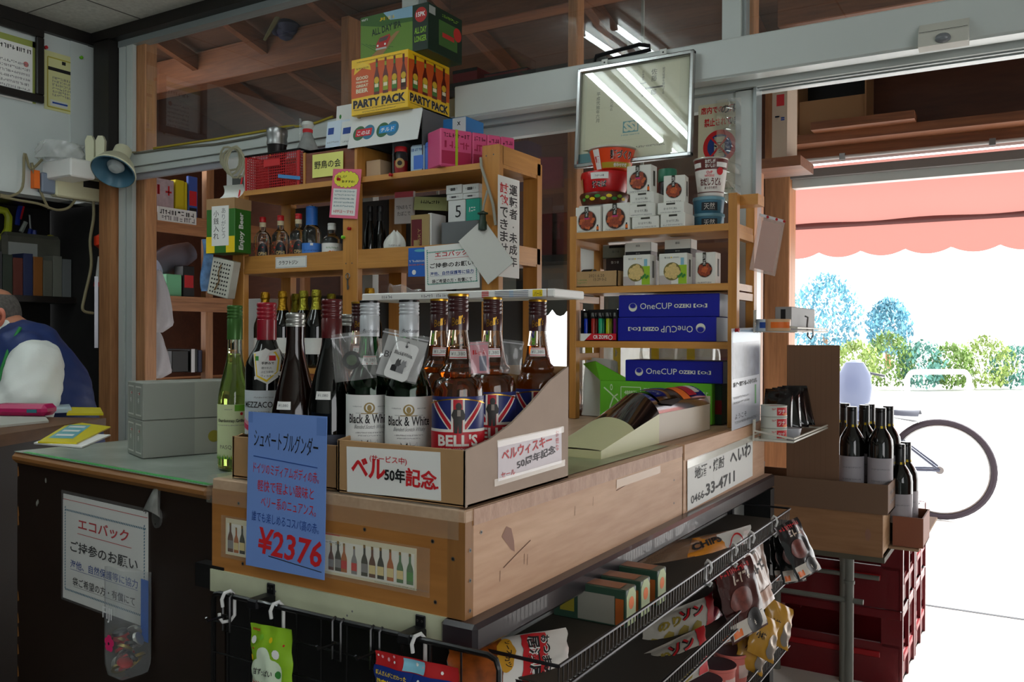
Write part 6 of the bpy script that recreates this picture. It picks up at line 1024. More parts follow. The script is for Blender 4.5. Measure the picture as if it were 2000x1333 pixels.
def shield(b, T, w, h):
    b.pol([(-.024, .022), (-.006, .027), (-.002, .03), (.006, .026), (.014, .027), (.022, .03), (.027, .014), (.024, -.008), (.02, -.022), (.002, -.034), (-.02, -.024)], mpaper, T, .0005); b.pol([(-.022, .02), (.016, .024), (.023, .012), (.02, -.012), (.0, -.03), (-.018, -.02)], myel, T, .0008); b.pol([(-.02, .018), (.014, .021), (.02, .01), (.017, -.012), (.0, -.026), (-.016, -.018)], mpaper, T, .0011); b.rect(-.02, -.014, .008, .016, mgreen, T, .0014); b.rect(.004, .016, .008, .017, mred, T, .0014)
    b.text('手摘みで', .002, .001, .005, mink, T, .0014, .022, bold=.02); b.text('磨かれた', 0, -.007, .004, mink, T, .0014, .018); b.text('ぶどう使用!', .001, -.014, .004, mink, T, .0014, .022); b.pol([(-.022, -.026), (.018, -.016), (.026, -.02), (.026, -.012), (.018, -.01), (-.022, -.02)], mpaper, T, .0016); b.text('ヴィヨネ', -.001, -.021, .004, mink, T, .0019, .018)
b = MB(); shield(b, (lambda u, v, w_=0: V((.043*math.sin(u/.043), -.043*math.cos(u/.043)-w_, H1*.62+v))), 0, 0); b.obj('shield_sticker', t)
ptag = lambda z, a: ('price_tag', z, z+.013, a, mpaper, lambda b, T, w, h: b.text('¥1,080', 0, h*.3, h*.4, mgrey, T, .0005, w*.7))
H2 = ht(573, 613, 1.44); t = bottle('wine_bottle', 'dark brown wine bottle with a silver screw cap above the blue card', fz(577, 1.44), slope_prof(.0395, H2, .36, .0145), H2, bglass, silc, H2-.021, labels=[ptag(H2*.42, .35)], rings=2, band=.8); t.rotation_euler.z -= .55
H3 = ht(645, 586, 1.42); t = bottle('wine_bottle', 'dark wine bottle with a dark red capsule right of the silver capped one', fz(648, 1.42), slope_prof(.0385, H3, .4, .0145), H3, dglass, red2, H3-.062, labels=[ptag(H3*.45, .35), ('label', .03, .075, 1.3, M('label_slate', (70, 74, 90), .5), None)], band=.5); t.children[2].rotation_euler.z = -.4
H4 = ht(681, 615, 1.71); bottle('wine_bottle', 'brown wine bottle with a silver screw cap, farthest back beside the rack post', fz(681, 1.71), slope_prof(.037, H4, .38, .0145), H4, bglass, silc, H4-.021, rings=2, band=.8)
# white wine standing on the left counter
zc = .8892; gp = PZ(458, 917, zc); Hg = .317; clg = GLASS('white_wine_glass', (226, 240, 214)); gpf = [(0, .012), (.022, .004), (.027, 0), (.0305, .004), (.0315, .012), (.0315, .13)]+[(.0315+(.0135-.0315)*(t*t*(3-2*t)), .13+.105*t) for t in [k/8 for k in range(1, 9)]]+[(.0132, .31), (.0128, Hg)]
def grillo(b, T, w, h):
    b.text('Chardonnay.Grillo.', .0, h*.66, h*.075, mink, T, .0006, w*.72, bold=.02); b.squig(-w*.4, w*.36, h*.61, h*.02, mgrey, T); b.text('PASQUA', -.002, h*.17, h*.085, M('pasqua_grey', (120, 120, 100), .5), T, .0006, w*.5); b.squig(-w*.15, w*.05, h*.9, h*.02, mgrey, T); b.rect(w*.1, w*.42, h*.88, h*.995, M('leaf_flag', (110, 180, 40), .5), T, .0005); b.disc(w*.26, h*.83, .003, mred, T, .0006, n=8); b.disc(w*.3, h*.19, .003, mred, T, .0006, n=8)
    for k in range(22): u = -w*.48+w*.96*k/22; b.pol([(u, 0), (u+w*.05, 0), (u+w*.025, h*(.05+.06*((k*7) % 5)/5))], (mgreen, olv)[k % 2], T, .0006)
t = bottle('wine_bottle', 'pale green white wine bottle with a green capsule standing on the left counter', (gp.x, gp.y, zc), gpf, Hg, clg, grc, Hg-.065, labels=[('label', .024, .128, 1.25, M('label_pale_green', (216, 226, 176), .55), grillo)], band=.4, liquid=(M('white_wine', (196, 214, 120), .05, trans=.9, ior=1.34), .225)); t.rotation_euler.z -= .25
# ---- blue price card hung in front
def bluecard(b, T, w, h):
    b.text('シュペートブルグンダー', w*.49, h*.76, h*.12, mink, T, .0006, w*.82, bold=.0, rot=-.06); b.line([(w*.08, h*.715), (w*.9, h*.68)], h*.006, mblue, T)
    b.text('ドイツのミディアムボディの赤。', w*.5, h*.595, h*.072, mred, T, .0006, w*.84, bold=0, rot=-.045); b.text('軽快で程よい酸味と', w*.5, h*.485, h*.075, mred, T, .0006, w*.72, bold=0, rot=-.03); b.text('ベリー系のニュアンス。', w*.54, h*.385, h*.072, mred, T, .0006, w*.7, bold=0, rot=-.03)
    b.text('誰でも楽しめるコスパ高の赤。', w*.5, h*.285, h*.065, mblue, T, .0006, w*.86, bold=0, rot=-.04); b.text('¥2376', w*.55, h*.08, h*.17, mred, T, .0006, w*.82, bold=.02, rot=-.05, shear=.1); b.line([(w*.3, h*.085), (w*.97, h*.045)], h*.005, mink, T)
    pb = M('card_blue_tape', (96, 130, 196), .5); b.pol([(0, h), (w*.06, h), (w*.06, h*.93), (0, h*.93)], pb, T, .0003); b.pol([(w*.88, h*.99), (w, h*.99), (w, h*.88), (w*.88, h*.88)], pb, T, .0003)
sheet('price_card', 'large light blue handwritten wine price card hanging over the counter front', 'sign', PY(480, 1104, -.012), PY(633, 1134, -.012), PY(495, 805, -.006), M('card_light_blue', (112, 146, 212), .6), bluecard, th=.0012)
# four grey gift cartons on the left counter
ga = math.radians(69); gx = PZ(278, 897, zc); gl = .30; gw = .058; s1 = V((math.cos(ga), math.sin(ga), 0)); s2 = V((-math.sin(ga), math.cos(ga), 0)); gh = .079
gmat = M('gift_grey', (142, 146, 138), .45); gmat2 = M('gift_grey_light', (160, 162, 152), .45)
def gift(b, Fm, Rm, Lm, Tm, w, d, h):
    # w = along the long side, d = short side
    T = Lm; fr = M('gift_frame', (206, 208, 200), .5)
    for a, c in ((.12, .16), (.84, .88)): b.rect(d*a, d*c, h*.1, h*.9, fr, T, .0004); 
    for a, c in ((.1, .14), (.86, .9)): b.rect(d*.12, d*.88, h*a, h*c, fr, T, .0004)
    b.text('千寿', d*.5, h*.6, d*.2, mpaper, T, .0006, vert=True); b.disc(d*.62, h*.7, d*.05, mred, T, .0005, n=8)
    b.rect(w*.36, w-.001, .001, h-.001, gmat2, Fm, .0003)
n_ = 0
for i in (0, 1):
    for j in (0, 1):
        o_ = gx+s2*(i*(gw+.0015)); nm = [['lower right', 'upper right'], ['lower left', 'upper left']][i][j]
        crate('gift_carton', 'grey gift carton of four stacked on the left counter, the %s one' % nm, 'carton', o_.x, o_.x+gl, o_.y, o_.y+gw, zc+.0003+j*(gh+.0008), zc+.0003+j*(gh+.0008)+gh, gmat, (lambda b, Fm, Rm, Lm, Tm, w, d, h, i=i, j=j: (gift(b, Fm, Rm, Lm, Tm, w, d, h), b.disc(w*.5, h*.48, .013, M('seal_gold', (150, 140, 50), .4), Fm, .0008) if (i, j) == (0, 0) else None, b.text('GIFT', w*.66, h*.34, h*.28, M('gift_print', (180, 180, 172), .5), Fm, .0008, w*.14, bold=.02) if (i, j) == (0, 0) else None)), rz=ga)
# flat papers on the left counter
a = PZ(72, 868, zc); c = PZ(196, 872, zc); e = PZ(150, 832, zc); 
def paper(lab, P, z, mt, deco=None, name='paper_sheet', rz=0):
    b = MB(); slab(b, [V((q[0], q[1], 0)) for q in P], z, z+.0012, mt); o = b.obj(name, label=lab, cat='paper'); return o
for k, (P, mt, lab) in enumerate(((((66, 868), (160, 876), (216, 852), (120, 848)), mpaper, 'white papers under the yellow booklet on the left counter'), (((74, 866), (150, 868), (216, 836), (140, 826)), M('booklet_yellow', (224, 208, 40), .4), 'yellow booklet with a blue panel lying on the left counter'))):
    z = zc+.0004+.004*k; Q = [PZ(*q, z) for q in P]; b = MB(); slab(b, Q, z, z+.0035, mt); Tm = FR(Q[0]+V((0, 0, .0036)), Q[1]-Q[0], Q[3]-Q[0])
    if k: L1 = (Q[1]-Q[0]).length; v3 = Tm.inverted() @ Q[3]; lam_ = lambda u, v: (L1*u*.96+v3.x*v, v3.y*v); b.pol([lam_(.12, .15), lam_(.8, .15), lam_(.8, .8), lam_(.12, .8)], M('panel_blue', (110, 180, 190), .4), Tm, .0004); [b.pol([lam_(.2, .25+.2*q), lam_(.7, .25+.2*q), lam_(.7, .33+.2*q), lam_(.2, .33+.2*q)], mpaper, Tm, .0008) for q in range(3)]
    b.obj('booklet' if k else 'paper_stack', label=lab, cat='paper')
# long shop sign on the counter side
def heiwa(b, T, w, h):
    b.text('へいわ', w*.78, h*.52, h*.34, mink, T, .0006, w*.36, bold=.03, shear=.1, rot=.03); b.text('地酒・焼酎', w*.3, h*.55, h*.26, mink, T, .0006, w*.42, bold=.015); b.text('0466-', w*.14, h*.1, h*.17, mink, T, .0006, w*.2, bold=.015); b.text('33-4711', w*.46, h*.1, h*.26, mink, T, .0006, w*.44, bold=.03); b.rect(-w*.01, w*1.01, h*.86, h*1.03, mtape, T, .0012)
sheet('shop_sign', 'white shop sign with phone number at the door end of the counter side', 'sign', PX(1343, 999, .0035), PX(1470, 930, .0035), PX(1345, 901, .0035), mpaper, heiwa)
# ================================================================== mesh panel and wire shelves under the counter
wmt = M('black_wire', (20, 20, 21), .35, .3, coat=.2); ym = -.04; zt = PY(700, 1222, ym).z; xa = PY(417, 1155, ym).x; xb = PY(975, 1285, ym).x
mp = thing('wire_grid_rack', 'black wire mesh panel hung under the front of the pine counter', 'rack', (0, 0, 0)); b = MB()
b.tube([(xa, ym, .2), (xa, ym, zt-.012), (xa+.004, ym, zt-.003), (xa+.014, ym, zt), (xb-.016, ym, zt), (xb-.005, ym, zt-.004), (xb, ym, zt-.016), (xb, ym, .2), (xa, ym, .2)], .0042, wmt, 8); b.obj('frame', mp)
b = MB(); k = 0
x = xa+.035
while x < xb-.01: b.tube([(x, ym, .2), (x, ym, zt)], .0016, wmt, 5); x += .05
z = zt-.045
while z > .2: b.tube([(xa, ym-.002, z), (xb, ym-.002, z)], .0016, wmt, 5); z -= .05
b.obj('wire_grid', mp, kind='stuff')
for px in (497, 792):
    q = PY(px, 1150 if px < 600 else 1215, ym); b = MB(); b.box(q.x-.009, q.x+.009, -.0075, -.0042, zt+.002, zt+.02, mdark, bev=.002); b.box(q.x-.012, q.x+.012, ym-.006, -.005, zt-.012, zt+.004, mdark, bev=.003); screws(b, FM('F', (0, -.0075, 0)), [(q.x-.004, zt+.012), (q.x+.004, zt+.012)], .0018); b.obj('bracket', mp)
for px, py in ((445, 1175), (660, 1215), (735, 1232)):
    q = PY(px, py, ym-.004); b = MB(); x = q.x; b.tube([(x-.008, ym, zt+.005), (x-.008, ym-.007, zt), (x-.008, ym-.007, zt-.055), (x+.008, ym-.007, zt-.055), (x+.008, ym-.007, zt), (x+.008, ym, zt+.005)], .002, wmt, 5); b.tube([(x-.008, ym-.007, zt-.03), (x+.008, ym-.007, zt-.03)], .002, wmt, 5); b.tube([(x, ym-.007, zt-.03), (x-.004, ym-.04, zt-.03), (x-.004, ym-.043, zt-.024)], .002, wmt, 5); b.obj('mesh_hook', label='black wire hook on the mesh panel, %s' % {445: 'at its left corner', 660: 'right of the green candy bag', 735: 'left of the red and blue candy bag'}[px], cat='hook')
hookm = M('hook_white', (214, 214, 212), .35)
def linkhook(lab, px, py, z_len, y=ym):
    q = PY(px, py, y-.008); b = MB(); L = z_len; p_ = [(0, 0, -.014), (0, 0, 0), (.003, .008, .009), (.007, .016, .009), (.009, .02, 0), (.009, .02, -L+.01), (.006, .012, -L), (.0, .0, -L), (-.003, -.006, -L+.006), (-.003, -.006, -L+.014)]
    b.tube([(.0, -.004, -.016), (.0, -.006, -.004), (.002, -.002, .006), (.006, .006, .008), (.009, .012, 0), (.009, .012, -L+.008), (.006, .006, -L), (.0, -.004, -L), (-.003, -.008, -L+.008), (-.003, -.008, -L+.014)], .0028, hookm, 8); return b.obj('hook', loc=(q.x, y-.006, zt+.0), label=lab, cat='hook')
linkhook('white plastic hook at the left corner of the mesh panel, empty', 437, 1178, .04); linkhook('white plastic hook holding the green candy bag', 532, 1180, .045); linkhook('white plastic hook holding the red and blue candy bag', 808, 1250, .05)
def pillow(name, lab, cat, P0, P1, P2, th, mat, deco=None, group=None, back=None, edge=.06):
    """filled bag: bottom left, bottom right, top left"""
    P0, P1, P2 = V(P0), V(P1), V(P2); T = FR(P0, P1-P0, P2-P0); q = T.inverted() @ P2; w = (P1-P0).length; h = q.y; sh = q.x/h
    bul = lambda u, v: th*(max(0, math.sin(PI*u))**.6)*(max(0, math.sin(PI*min(1, max(0, (v-edge)/(1-2*edge)))))**.6)
    fn = lambda s: (lambda u, v: V((w*u+sh*h*v+.0015*math.sin(23*v), h*v, s*bul(u, v)+.0016*math.sin(17*u+3*v)*math.sin(9*v)+s*.0006)))
    b = MB(); b.grid(fn(1), 16, 16, mat); b.grid(lambda u, v: fn(-1)(1-u, v), 16, 16, back or mat)
    Td = lambda u, v, w_=0: fn(1)(min(1, max(0, u/w)), min(1, max(0, v/h)))+V((0, 0, w_+.0006))
    Td.nv = 8
    if deco: deco(b, Td, w, h)
    o = b.obj(name, label=lab, cat=cat, group=group); o.matrix_world = T; return o
yb = -.058; bgn = M('bag_green', (142, 190, 40), .3, coat=.3)
def natori(b, T, w, h):
    b.text('natori', w*.16, h*.93, h*.035, M('natori_red', (190, 60, 30), .4), T, .0008, w*.2, bold=.03); pw = M('panel_mint', (216, 232, 206), .4)
    for u, v, r in ((.42, .66, .18), (.3, .5, .22), (.62, .5, .24), (.45, .5, .3), (.3, .3, .26), (.65, .3, .28), (.46, .2, .34)): b.disc(w*u, h*v, w*r, pw, T, .0006+.0001*r, n=20)
    for u, v, r, m_ in ((.12, .83, .07, mpaper), (.72, .72, .08, mpaper), (.55, .86, .05, myel), (.1, .64, .05, myel), (.78, .5, .07, mgreen), (.33, .88, .05, M('plum_green', (110, 170, 40), .4)), (.15, .74, .02, mred), (.85, .82, .02, mred)): b.disc(w*u, h*v, w*r, m_, T, .001, n=9)
    b.text('甘ずっぱい', w*.44, h*.47, h*.075, mink, T, .0022, w*.46, bold=.015); b.text('カリカリ', w*.34, h*.30, h*.1, mred, T, .0022, w*.46, bold=.02); b.text('梅', w*.74, h*.29, h*.12, mred, T, .0022, w*.2, bold=.03); b.rect(w*.36, w*.5, h*.22, h*.29, mpaper, T, .0026, 3); b.text('国産梅', w*.45, h*.1, h*.08, mink, T, .0022, w*.4)
P0 = PY(494, 1388, yb); P1 = PY(574, 1408, yb); P2 = PY(491, 1217, yb); pillow('candy_bag', 'lime green dried plum candy bag hanging on the mesh panel', 'candy bag', P0, P1, P2, .012, bgn, natori)
def kenko(b, T, w, h):
    b.rect(0, w, h*.0, h*.83, M('candy_blue', (24, 50, 130), .35), T, .0005, 10); b.rect(w*.36, w*.62, h*.84, h*.99, M('candy_cyan', (130, 190, 210), .4), T, .0005, 4); rs = random.Random(3)
    for k in range(26): b.disc(w*rs.uniform(.03, .97), h*(rs.uniform(.84, .98) if k < 8 else rs.uniform(.45, .78)) if k < 8 or k % 2 else h*rs.uniform(.5, .78), w*rs.uniform(.008, .022), (mpaper, M('blossom', (226, 160, 170), .5))[k % 2], T, .0014, n=6)
    b.rect(0, w*.5, h*.5, h*.83, M('candy_blue', (24, 50, 130), .35), T, .0018, 8); b.text('職人さんがこだわった', w*.24, h*.72, h*.06, myel, T, .0024, w*.4, bold=.02); b.text('健康飴シリーズ', w*.29, h*.56, h*.12, myel, T, .0024, w*.52, bold=.03)
P0 = PY(732, 1420, yb); P1 = PY(893, 1465, yb); P2 = PY(735, 1271, yb); pillow('candy_bag', 'red and blue candy bag with yellow lettering hanging on the mesh panel', 'candy bag', P0, P1, P2, .008, M('candy_red', (190, 36, 40), .35, coat=.3), kenko)
# wire shelves on the long side
gs = thing('wire_shelf_rack', 'black wire basket shelves of snacks under the long side of the counter', 'rack', (0, 0, 0)); ya, yb2 = .05, 1.33; XO = .12
chw = M('wire_chrome_dark', (70, 70, 74), .3, .9)
for zf in (.668, .518, .343):
    b = MB(); b.tube([(-.04, ya, zf+.034), (XO, ya, zf+.034), (XO, yb2, zf+.034), (-.04, yb2, zf+.034)], .0028, chw, 6); b.tube([(-.04, ya, zf), (XO, ya, zf), (XO, yb2, zf), (-.04, yb2, zf)], .0028, chw, 6); b.obj('basket_rim', gs)
    b = MB(); y = ya
    while y < yb2: b.tube([(XO, y, zf+.033), (XO, y, zf), (-.04, y, zf)], .0012, wmt, 4); y += .0135
    b.obj('basket_wires', gs, kind='stuff'); b = MB(); b.box(-.04, XO-.004, ya+.005, yb2-.005, zf+.0015, zf+.004, M('shelf_liner', (60, 54, 46), .8)); b.obj('shelf_liner', gs)
for y in (ya, yb2): b = MB(); b.box(-.044, -.03, y-.008, y+.008, .02, .715, chw); b.obj('upright', gs)
# katsu snack
ks = M('snack_white', (220, 216, 210), .25, coat=.4); crust = M('katsu_crust', (150, 74, 20), .5, var=.5, vs=50)
def katsu(b, T, w, h):
    b.rect(0, w*.42, 0, h, crust, T, .0005, 20); b.rect(w*.58, w*.8, h*.08, h*.95, M('snack_red', (190, 26, 36), .35), T, .0006, 10); b.disc(w*.44, h*.6, w*.075, M('seal_amber', (206, 150, 40), .4), T, .0012, h*.32)
    b.text('おつまみ', w*.745, h*.5, h*.17, mpaper, T, .001, h*.75, bold=.09, rot=-PI/2); b.text('おつまみ', w*.745, h*.5, h*.17, mink, T, .0015, h*.75, bold=.03, rot=-PI/2); b.text('居酒屋', w*.625, h*.48, h*.22, mpaper, T, .001, h*.8, bold=.08, rot=-PI/2); b.text('居酒屋', w*.625, h*.48, h*.22, mink, T, .0015, h*.8, bold=.03, rot=-PI/2); b.text('ソースカツ', w*.435, h*.6, h*.1, mink, T, .0018, h*.5, bold=.02, rot=-PI/2)
pillow('snack_bag', 'white and red fried cutlet snack bag lying at the near end of the wire shelf', 'snack', PD(870, 1384, 1.16), PD(1115, 1338, 1.25), PD(876, 1262, 1.24), .016, ks, katsu, edge=.02)
for k, (px, py, lab) in enumerate(((1232, 1232, 'green and white snack carton on the top wire shelf, nearest the cutlet bag'), (1260, 1205, 'green and white snack carton on the top wire shelf, middle of the group'), (1292, 1180, 'green and white snack carton on the top wire shelf, farthest of the group'))):
    y0 = PX(px, py-20, .1).y; crate('snack_carton', lab, 'box', -.035, .1, y0-.02, y0+.022, .6725, .7155 if False else .735, M('carton_dark_green', (48, 74, 60), .35), lambda b, Fm, Rm, Lm, Tm, w, d, h: (b.rect(w*.35, w*.85, h*.05, h*.8, M('pale_panel', (140, 138, 128), .5), Fm), b.rect(w*.86, w*.97, h*.05, h*.75, M('dim_orange', (160, 84, 34), .5), Fm), b.rect(w*.1, w*.3, h*.2, h*.8, M('dim_yellow', (150, 136, 44), .5), Fm, .0006), b.rect(.002, w*.9, d*.1, d*.9, M('carton_orange_top', (140, 80, 32), .4), Tm), b.pol([(d*.05, .002), (d*.95, .002), (d*.95, h*.8), (d*.7, h*.99), (d*.3, h*.99), (d*.05, h*.8)], M('carton_pale_end', (176, 190, 140), .5), Rm), b.disc(d*.5, h*.6, d*.25, morange, Rm, .0008)))  # panel, orange and yellow darkened to carry the shade under the counter
def chips(b, T, w, h):
    b.pol([(w*.42, h*.12), (w*.9, h*.12), (w*.95, h*.5), (w*.9, h*.95), (w*.45, h*.95), (w*.38, h*.5)], M('chips_orange', (222, 140, 26), .35), T, .001); b.text('CHIPS', w*.56, h*.62, h*.2, mink, T, .0014, w*.3, bold=.04, rot=.1); b.line([(w*.7, h*.2), (w*.76, h*.4), (w*.86, h*.62)], h*.07, mink, T, .0014); b.rect(w*.1, w*.32, h*.12, h*.34, morange, T, .001, 6); b.text('うま塩', w*.2, h*.16, h*.15, mink, T, .0014, w*.18, bold=.03); b.rect(0, w, h*.04, h*.08, mred, T, .001, 12)
pillow('snack_bag', 'clear and orange bag of chips lying at the middle of the top wire shelf', 'snack', PD(1232, 1156, 1.78), PD(1446, 1106, 2.0), PD(1250, 1070, 1.86), .03, FILM('bag_clear_brown', (190, 150, 120), .45, .1), chips, edge=.02)
pillow('snack_bag', 'white and red folded bag end beside the orange chips', 'snack', PD(1395, 1105, 1.95), PD(1462, 1083, 2.02), PD(1400, 1045, 1.98), .012, ks, lambda b, T, w, h: (b.rect(w*.2, w*.8, h*.2, h*.3, mred, T), b.disc(w*.5, h*.5, w*.2, mred, T, r0=w*.17)))
def zon(b, T, w, h): b.text('ソン', w*.62, h*.55, h*.3, mink, T, .0012, w*.36, bold=.09); b.text('ソン', w*.62, h*.55, h*.3, mred, T, .0018, w*.36, bold=.03); b.text('のり', w*.3, h*.5, h*.25, M('mustard', (150, 130, 50), .5), T, .0012, w*.3, bold=.05); b.rect(w*.86, w*.99, 0, h, mred, T, .0008, 3); [b.disc(w*(.1+.2*k), h*.2, w*.09, M('mustard', (150, 130, 50), .5), T, .0009, n=8) for k in range(4)]
for k, (A3, lab) in enumerate(((((1232, 1392, 1.60), (1384, 1312, 1.74), (1232, 1290, 1.70)), 'white snack bag with red lettering on the second wire shelf, nearest'), (((1250, 1300, 1.76), (1392, 1240, 1.9), (1258, 1212, 1.84)), 'white snack bag with red lettering on the second wire shelf, farther'))):
    pillow('snack_bag', lab, 'snack', *[PD(*q) for q in A3], .02, M('snack_dim_white', (190, 184, 172), .35), zon)
pillow('snack_bag', 'glossy pink snack bag at the far end of the second wire shelf', 'snack', PD(1352, 1290, 1.82), PD(1440, 1195, 2.02), PD(1330, 1215, 1.9), .02, M('snack_pink', (176, 36, 80), .15, coat=.6))
for k in range(4):
    y = .72+.1*k; b = MB(); b.lathe([(0, 0), (.036, 0), (.04, .06), (.042, .062), (.042, .068), (.0001, .069)], M('tub_pink', (214, 120, 110), .3), 24, mats=[None or M('tub_pink', (214, 120, 110), .3)]*4+[M('tub_lid_grey', (90, 60, 66), .4)]); b.rect(-.03, .03, .015, .045, M('tub_label', (220, 190, 180), .4), CYL(.038, 0, 0), .001); b.obj('snack_tub', loc=(.06, y, .3475), label='pink round snack tub on the lowest wire shelf, %s' % ('nearest', 'second', 'third', 'farthest')[k], cat='tub', group='pink tubs on the lowest wire shelf')
# hanging packs on the rim at the far end
def jerky(b, T, w, h):
    b.rect(w*.04, w*.96, h*.03, h*.24, M('jerky_white', (200, 192, 180), .4), T, .0006, 4); b.rect(w*.06, w*.3, h*.05, h*.15, morange, T, .001, 2); b.disc(w*.66, h*.16, w*.2, mblack, T, .001, n=14); b.squig(w*.35, w*.9, h*.72, h*.14, M('jerky_pale', (200, 180, 160), .4), T, .001); b.disc(w*.45, h*.5, w*.3, M('jerky_meat', (110, 50, 40), .4, var=.4, vs=80), T, .0008, h*.17); b.squig(w*.1, w*.9, h*.88, h*.08, mred, T, .001)
jm = M('jerky_brown', (70, 34, 32), .2, coat=.4); jd = M('jerky_black', (34, 36, 38), .2, coat=.4); jl = M('jerky_light', (176, 150, 138), .25, coat=.3); gd = M('bag_gold', (190, 140, 50), .25, coat=.4)
H_ = [((1430, 1262, 1.86), (1500, 1220, 1.94), (1395, 1120, 1.9), jm, jerky, 'brown jerky pack with a grill picture, front one of the hanging packs'), ((1405, 1265, 1.95), (1460, 1245, 2.0), (1388, 1130, 1.97), jm, jerky, 'brown jerky pack mostly hidden behind the front hanging pack'),
      ((1488, 1195, 2.0), (1513, 1170, 2.06), (1452, 1088, 2.0), jl, None, 'pale dried fish pack hanging behind the brown jerky pack'), ((1470, 1180, 2.06), (1508, 1150, 2.1), (1448, 1080, 2.06), jl, None, 'pale dried fish pack hanging between the brown and black packs'),
      ((1560, 1137, 2.1), (1604, 1112, 2.16), (1512, 1032, 2.12), jd, jerky, 'black jerky pack at the far end, rightmost of the fan'), ((1530, 1143, 2.16), (1575, 1135, 2.2), (1506, 1035, 2.17), jd, jerky, 'black jerky pack at the far end, middle of the fan'), ((1512, 1140, 2.22), (1540, 1138, 2.25), (1500, 1035, 2.22), jd, jerky, 'black jerky pack at the far end, leftmost of the fan')]
for a, c, e, m_, dc, lab in H_: pillow('jerky_pack', lab, 'snack', PD(*a), PD(*c), PD(*e), .006, m_, dc or (lambda b, T, w, h: (b.squig(w*.1, w*.9, h*.6, h*.2, mink, T), b.rect(w*.1, w*.9, h*.1, h*.3, M('fish_tan', (170, 120, 90), .4), T, .001, 3))), edge=.02)
for k, (px, py) in enumerate(((1500, 1260), (1478, 1285), (1528, 1235), (1452, 1300))):
    pillow('gold_snack_bag', 'gold and clear snack bag hanging below the jerky packs, %s' % ('second from the front', 'third from the front', 'farthest right', 'nearest with dark lettering')[k], 'snack', PD(px-42, py+12, 1.98+.03*k), PD(px+10, py+38, 2.0+.03*k), PD(px-30, py-70, 2.0+.03*k), .016, gd, lambda b, T, w, h: (b.disc(w*.75, h*.35, w*.2, M('foil_silver', (200, 190, 180), .2, .7), T, .001, h*.3), b.text('小柿', w*.3, h*.4, h*.18, mink, T, .0012, w*.3, bold=.03)), edge=.02)
for k, (px, py, lab) in enumerate(((1436, 1105, 'white link hook on the wire rim holding the brown jerky packs'), (1470, 1065, 'white link hook on the wire rim holding the pale fish packs'), (1515, 1008, 'white link hook at the far end of the wire rim holding the black packs'), (1386, 1150, 'empty white link hook on the wire rim before the jerky packs'))):
    q = PX(px, py, XO+.006); b = MB(); b.tube([(0, 0, -.016), (.004, 0, -.004), (0, .002, .006), (-.006, .006, .008), (-.011, .008, 0), (-.011, .008, -.03), (-.006, .006, -.038), (0, 0, -.04), (.005, -.004, -.032)], .0028, hookm, 8); b.obj('hook', loc=(XO+.006, q.y, .703), label=lab, cat='hook')
# ================================================================== left wall and the seated man
XW = XL+.0005
def wsheet(name, lab, cat, pl, pr, pt, pb, mat, deco, x=XW, th=.003):
    a = PX(pl, pb, x); c = PX(pr, pb, x); zt = PX(pl, pt, x).z; return sheet(name, lab, cat, (x+th, a.y, a.z), (x+th, c.y, a.z), (x+th, a.y, zt), mat, deco, th=th)
lw = lambda b, T, w, h, n, u0, u1, v0, v1, s=.012: [b.squig(w*u0, w*u1, h*(v0+(v1-v0)*k/n), s, mgrey, T) for k in range(n)]
o = wsheet('certificate', 'pale certificate with seal inside the dark wooden frame on the left wall', 'certificate', -42, 69, 50, 178, mpaper, lambda b, T, w, h: (b.rect(0, w, h*.9, h, M('mat_olive', (150, 160, 80), .6), T), b.rect(w*.94, w, 0, h, M('mat_olive', (150, 160, 80), .6), T), b.squig(w*.35, w*.9, h*.78, .02, mink, T), lw(b, T, w, h, 7, .35, .88, .1, .65), b.disc(w*.82, h*.6, .012, M('seal_pink', (200, 120, 120), .6), T)), x=XW+.004)
fy0 = PX(-52, 100, XW).y; fy1 = PX(80, 100, XW).y; fz0 = PX(20, 190, XW).z; fz1 = PX(20, 43, XW).z
fr = thing('wall_frame', 'dark wooden picture frame around the certificate on the left wall', 'frame', (XW, fy0, fz0)); L = fy1-fy0; Hh = fz1-fz0
for y0, y1, z0, z1 in ((0, L, 0, .035), (0, L, Hh-.035, Hh), (0, .035, .036, Hh-.036), (L-.035, L, .036, Hh-.036)): b = MB(); b.box(.009, .03, y0, y1, z0, z1, mdw, bev=.004); b.obj('moulding', fr)
wsheet('yellow_certificate', 'yellowish certificate with a dark title band pinned beside the framed one', 'certificate', 86, 160, 97, 212, M('cert_yellow', (206, 206, 150), .6), lambda b, T, w, h: (b.line([(w*.08, h*.05), (w*.92, h*.05), (w*.92, h*.9), (w*.08, h*.9), (w*.08, h*.05)], .006, M('cert_gold', (170, 160, 60), .5), T), b.rect(w*.09, w*.91, h*.68, h*.74, mink, T, .0006), b.rect(w*.45, w*.55, h*.82, h*.88, mink, T, .0006), lw(b, T, w, h, 6, .2, .8, .25, .6), b.rect(w*.15, w*.6, h*.08, h*.18, M('cert_white', (200, 204, 200), .5), T, .0008), b.rect(w*.2, w*.6, h*.12, h*.15, mblue, T, .001)))
for px, py, m_, lab in ((88, 93, mpin, 'red pin at the top left corner of the yellow certificate'), (157, 113, M('pin_green', (110, 190, 40), .3), 'green pin at the top right corner of the yellow certificate')):
    p = PX(px, py, XW+.003); b = MB(); b.lathe([(.008, 0), (.006, .006), (.008, .012), (.0001, .014)], m_, 12, FR(p, (0, 1, 0), (0, 0, 1))); b.obj('push_pin', label=lab, cat='pin')
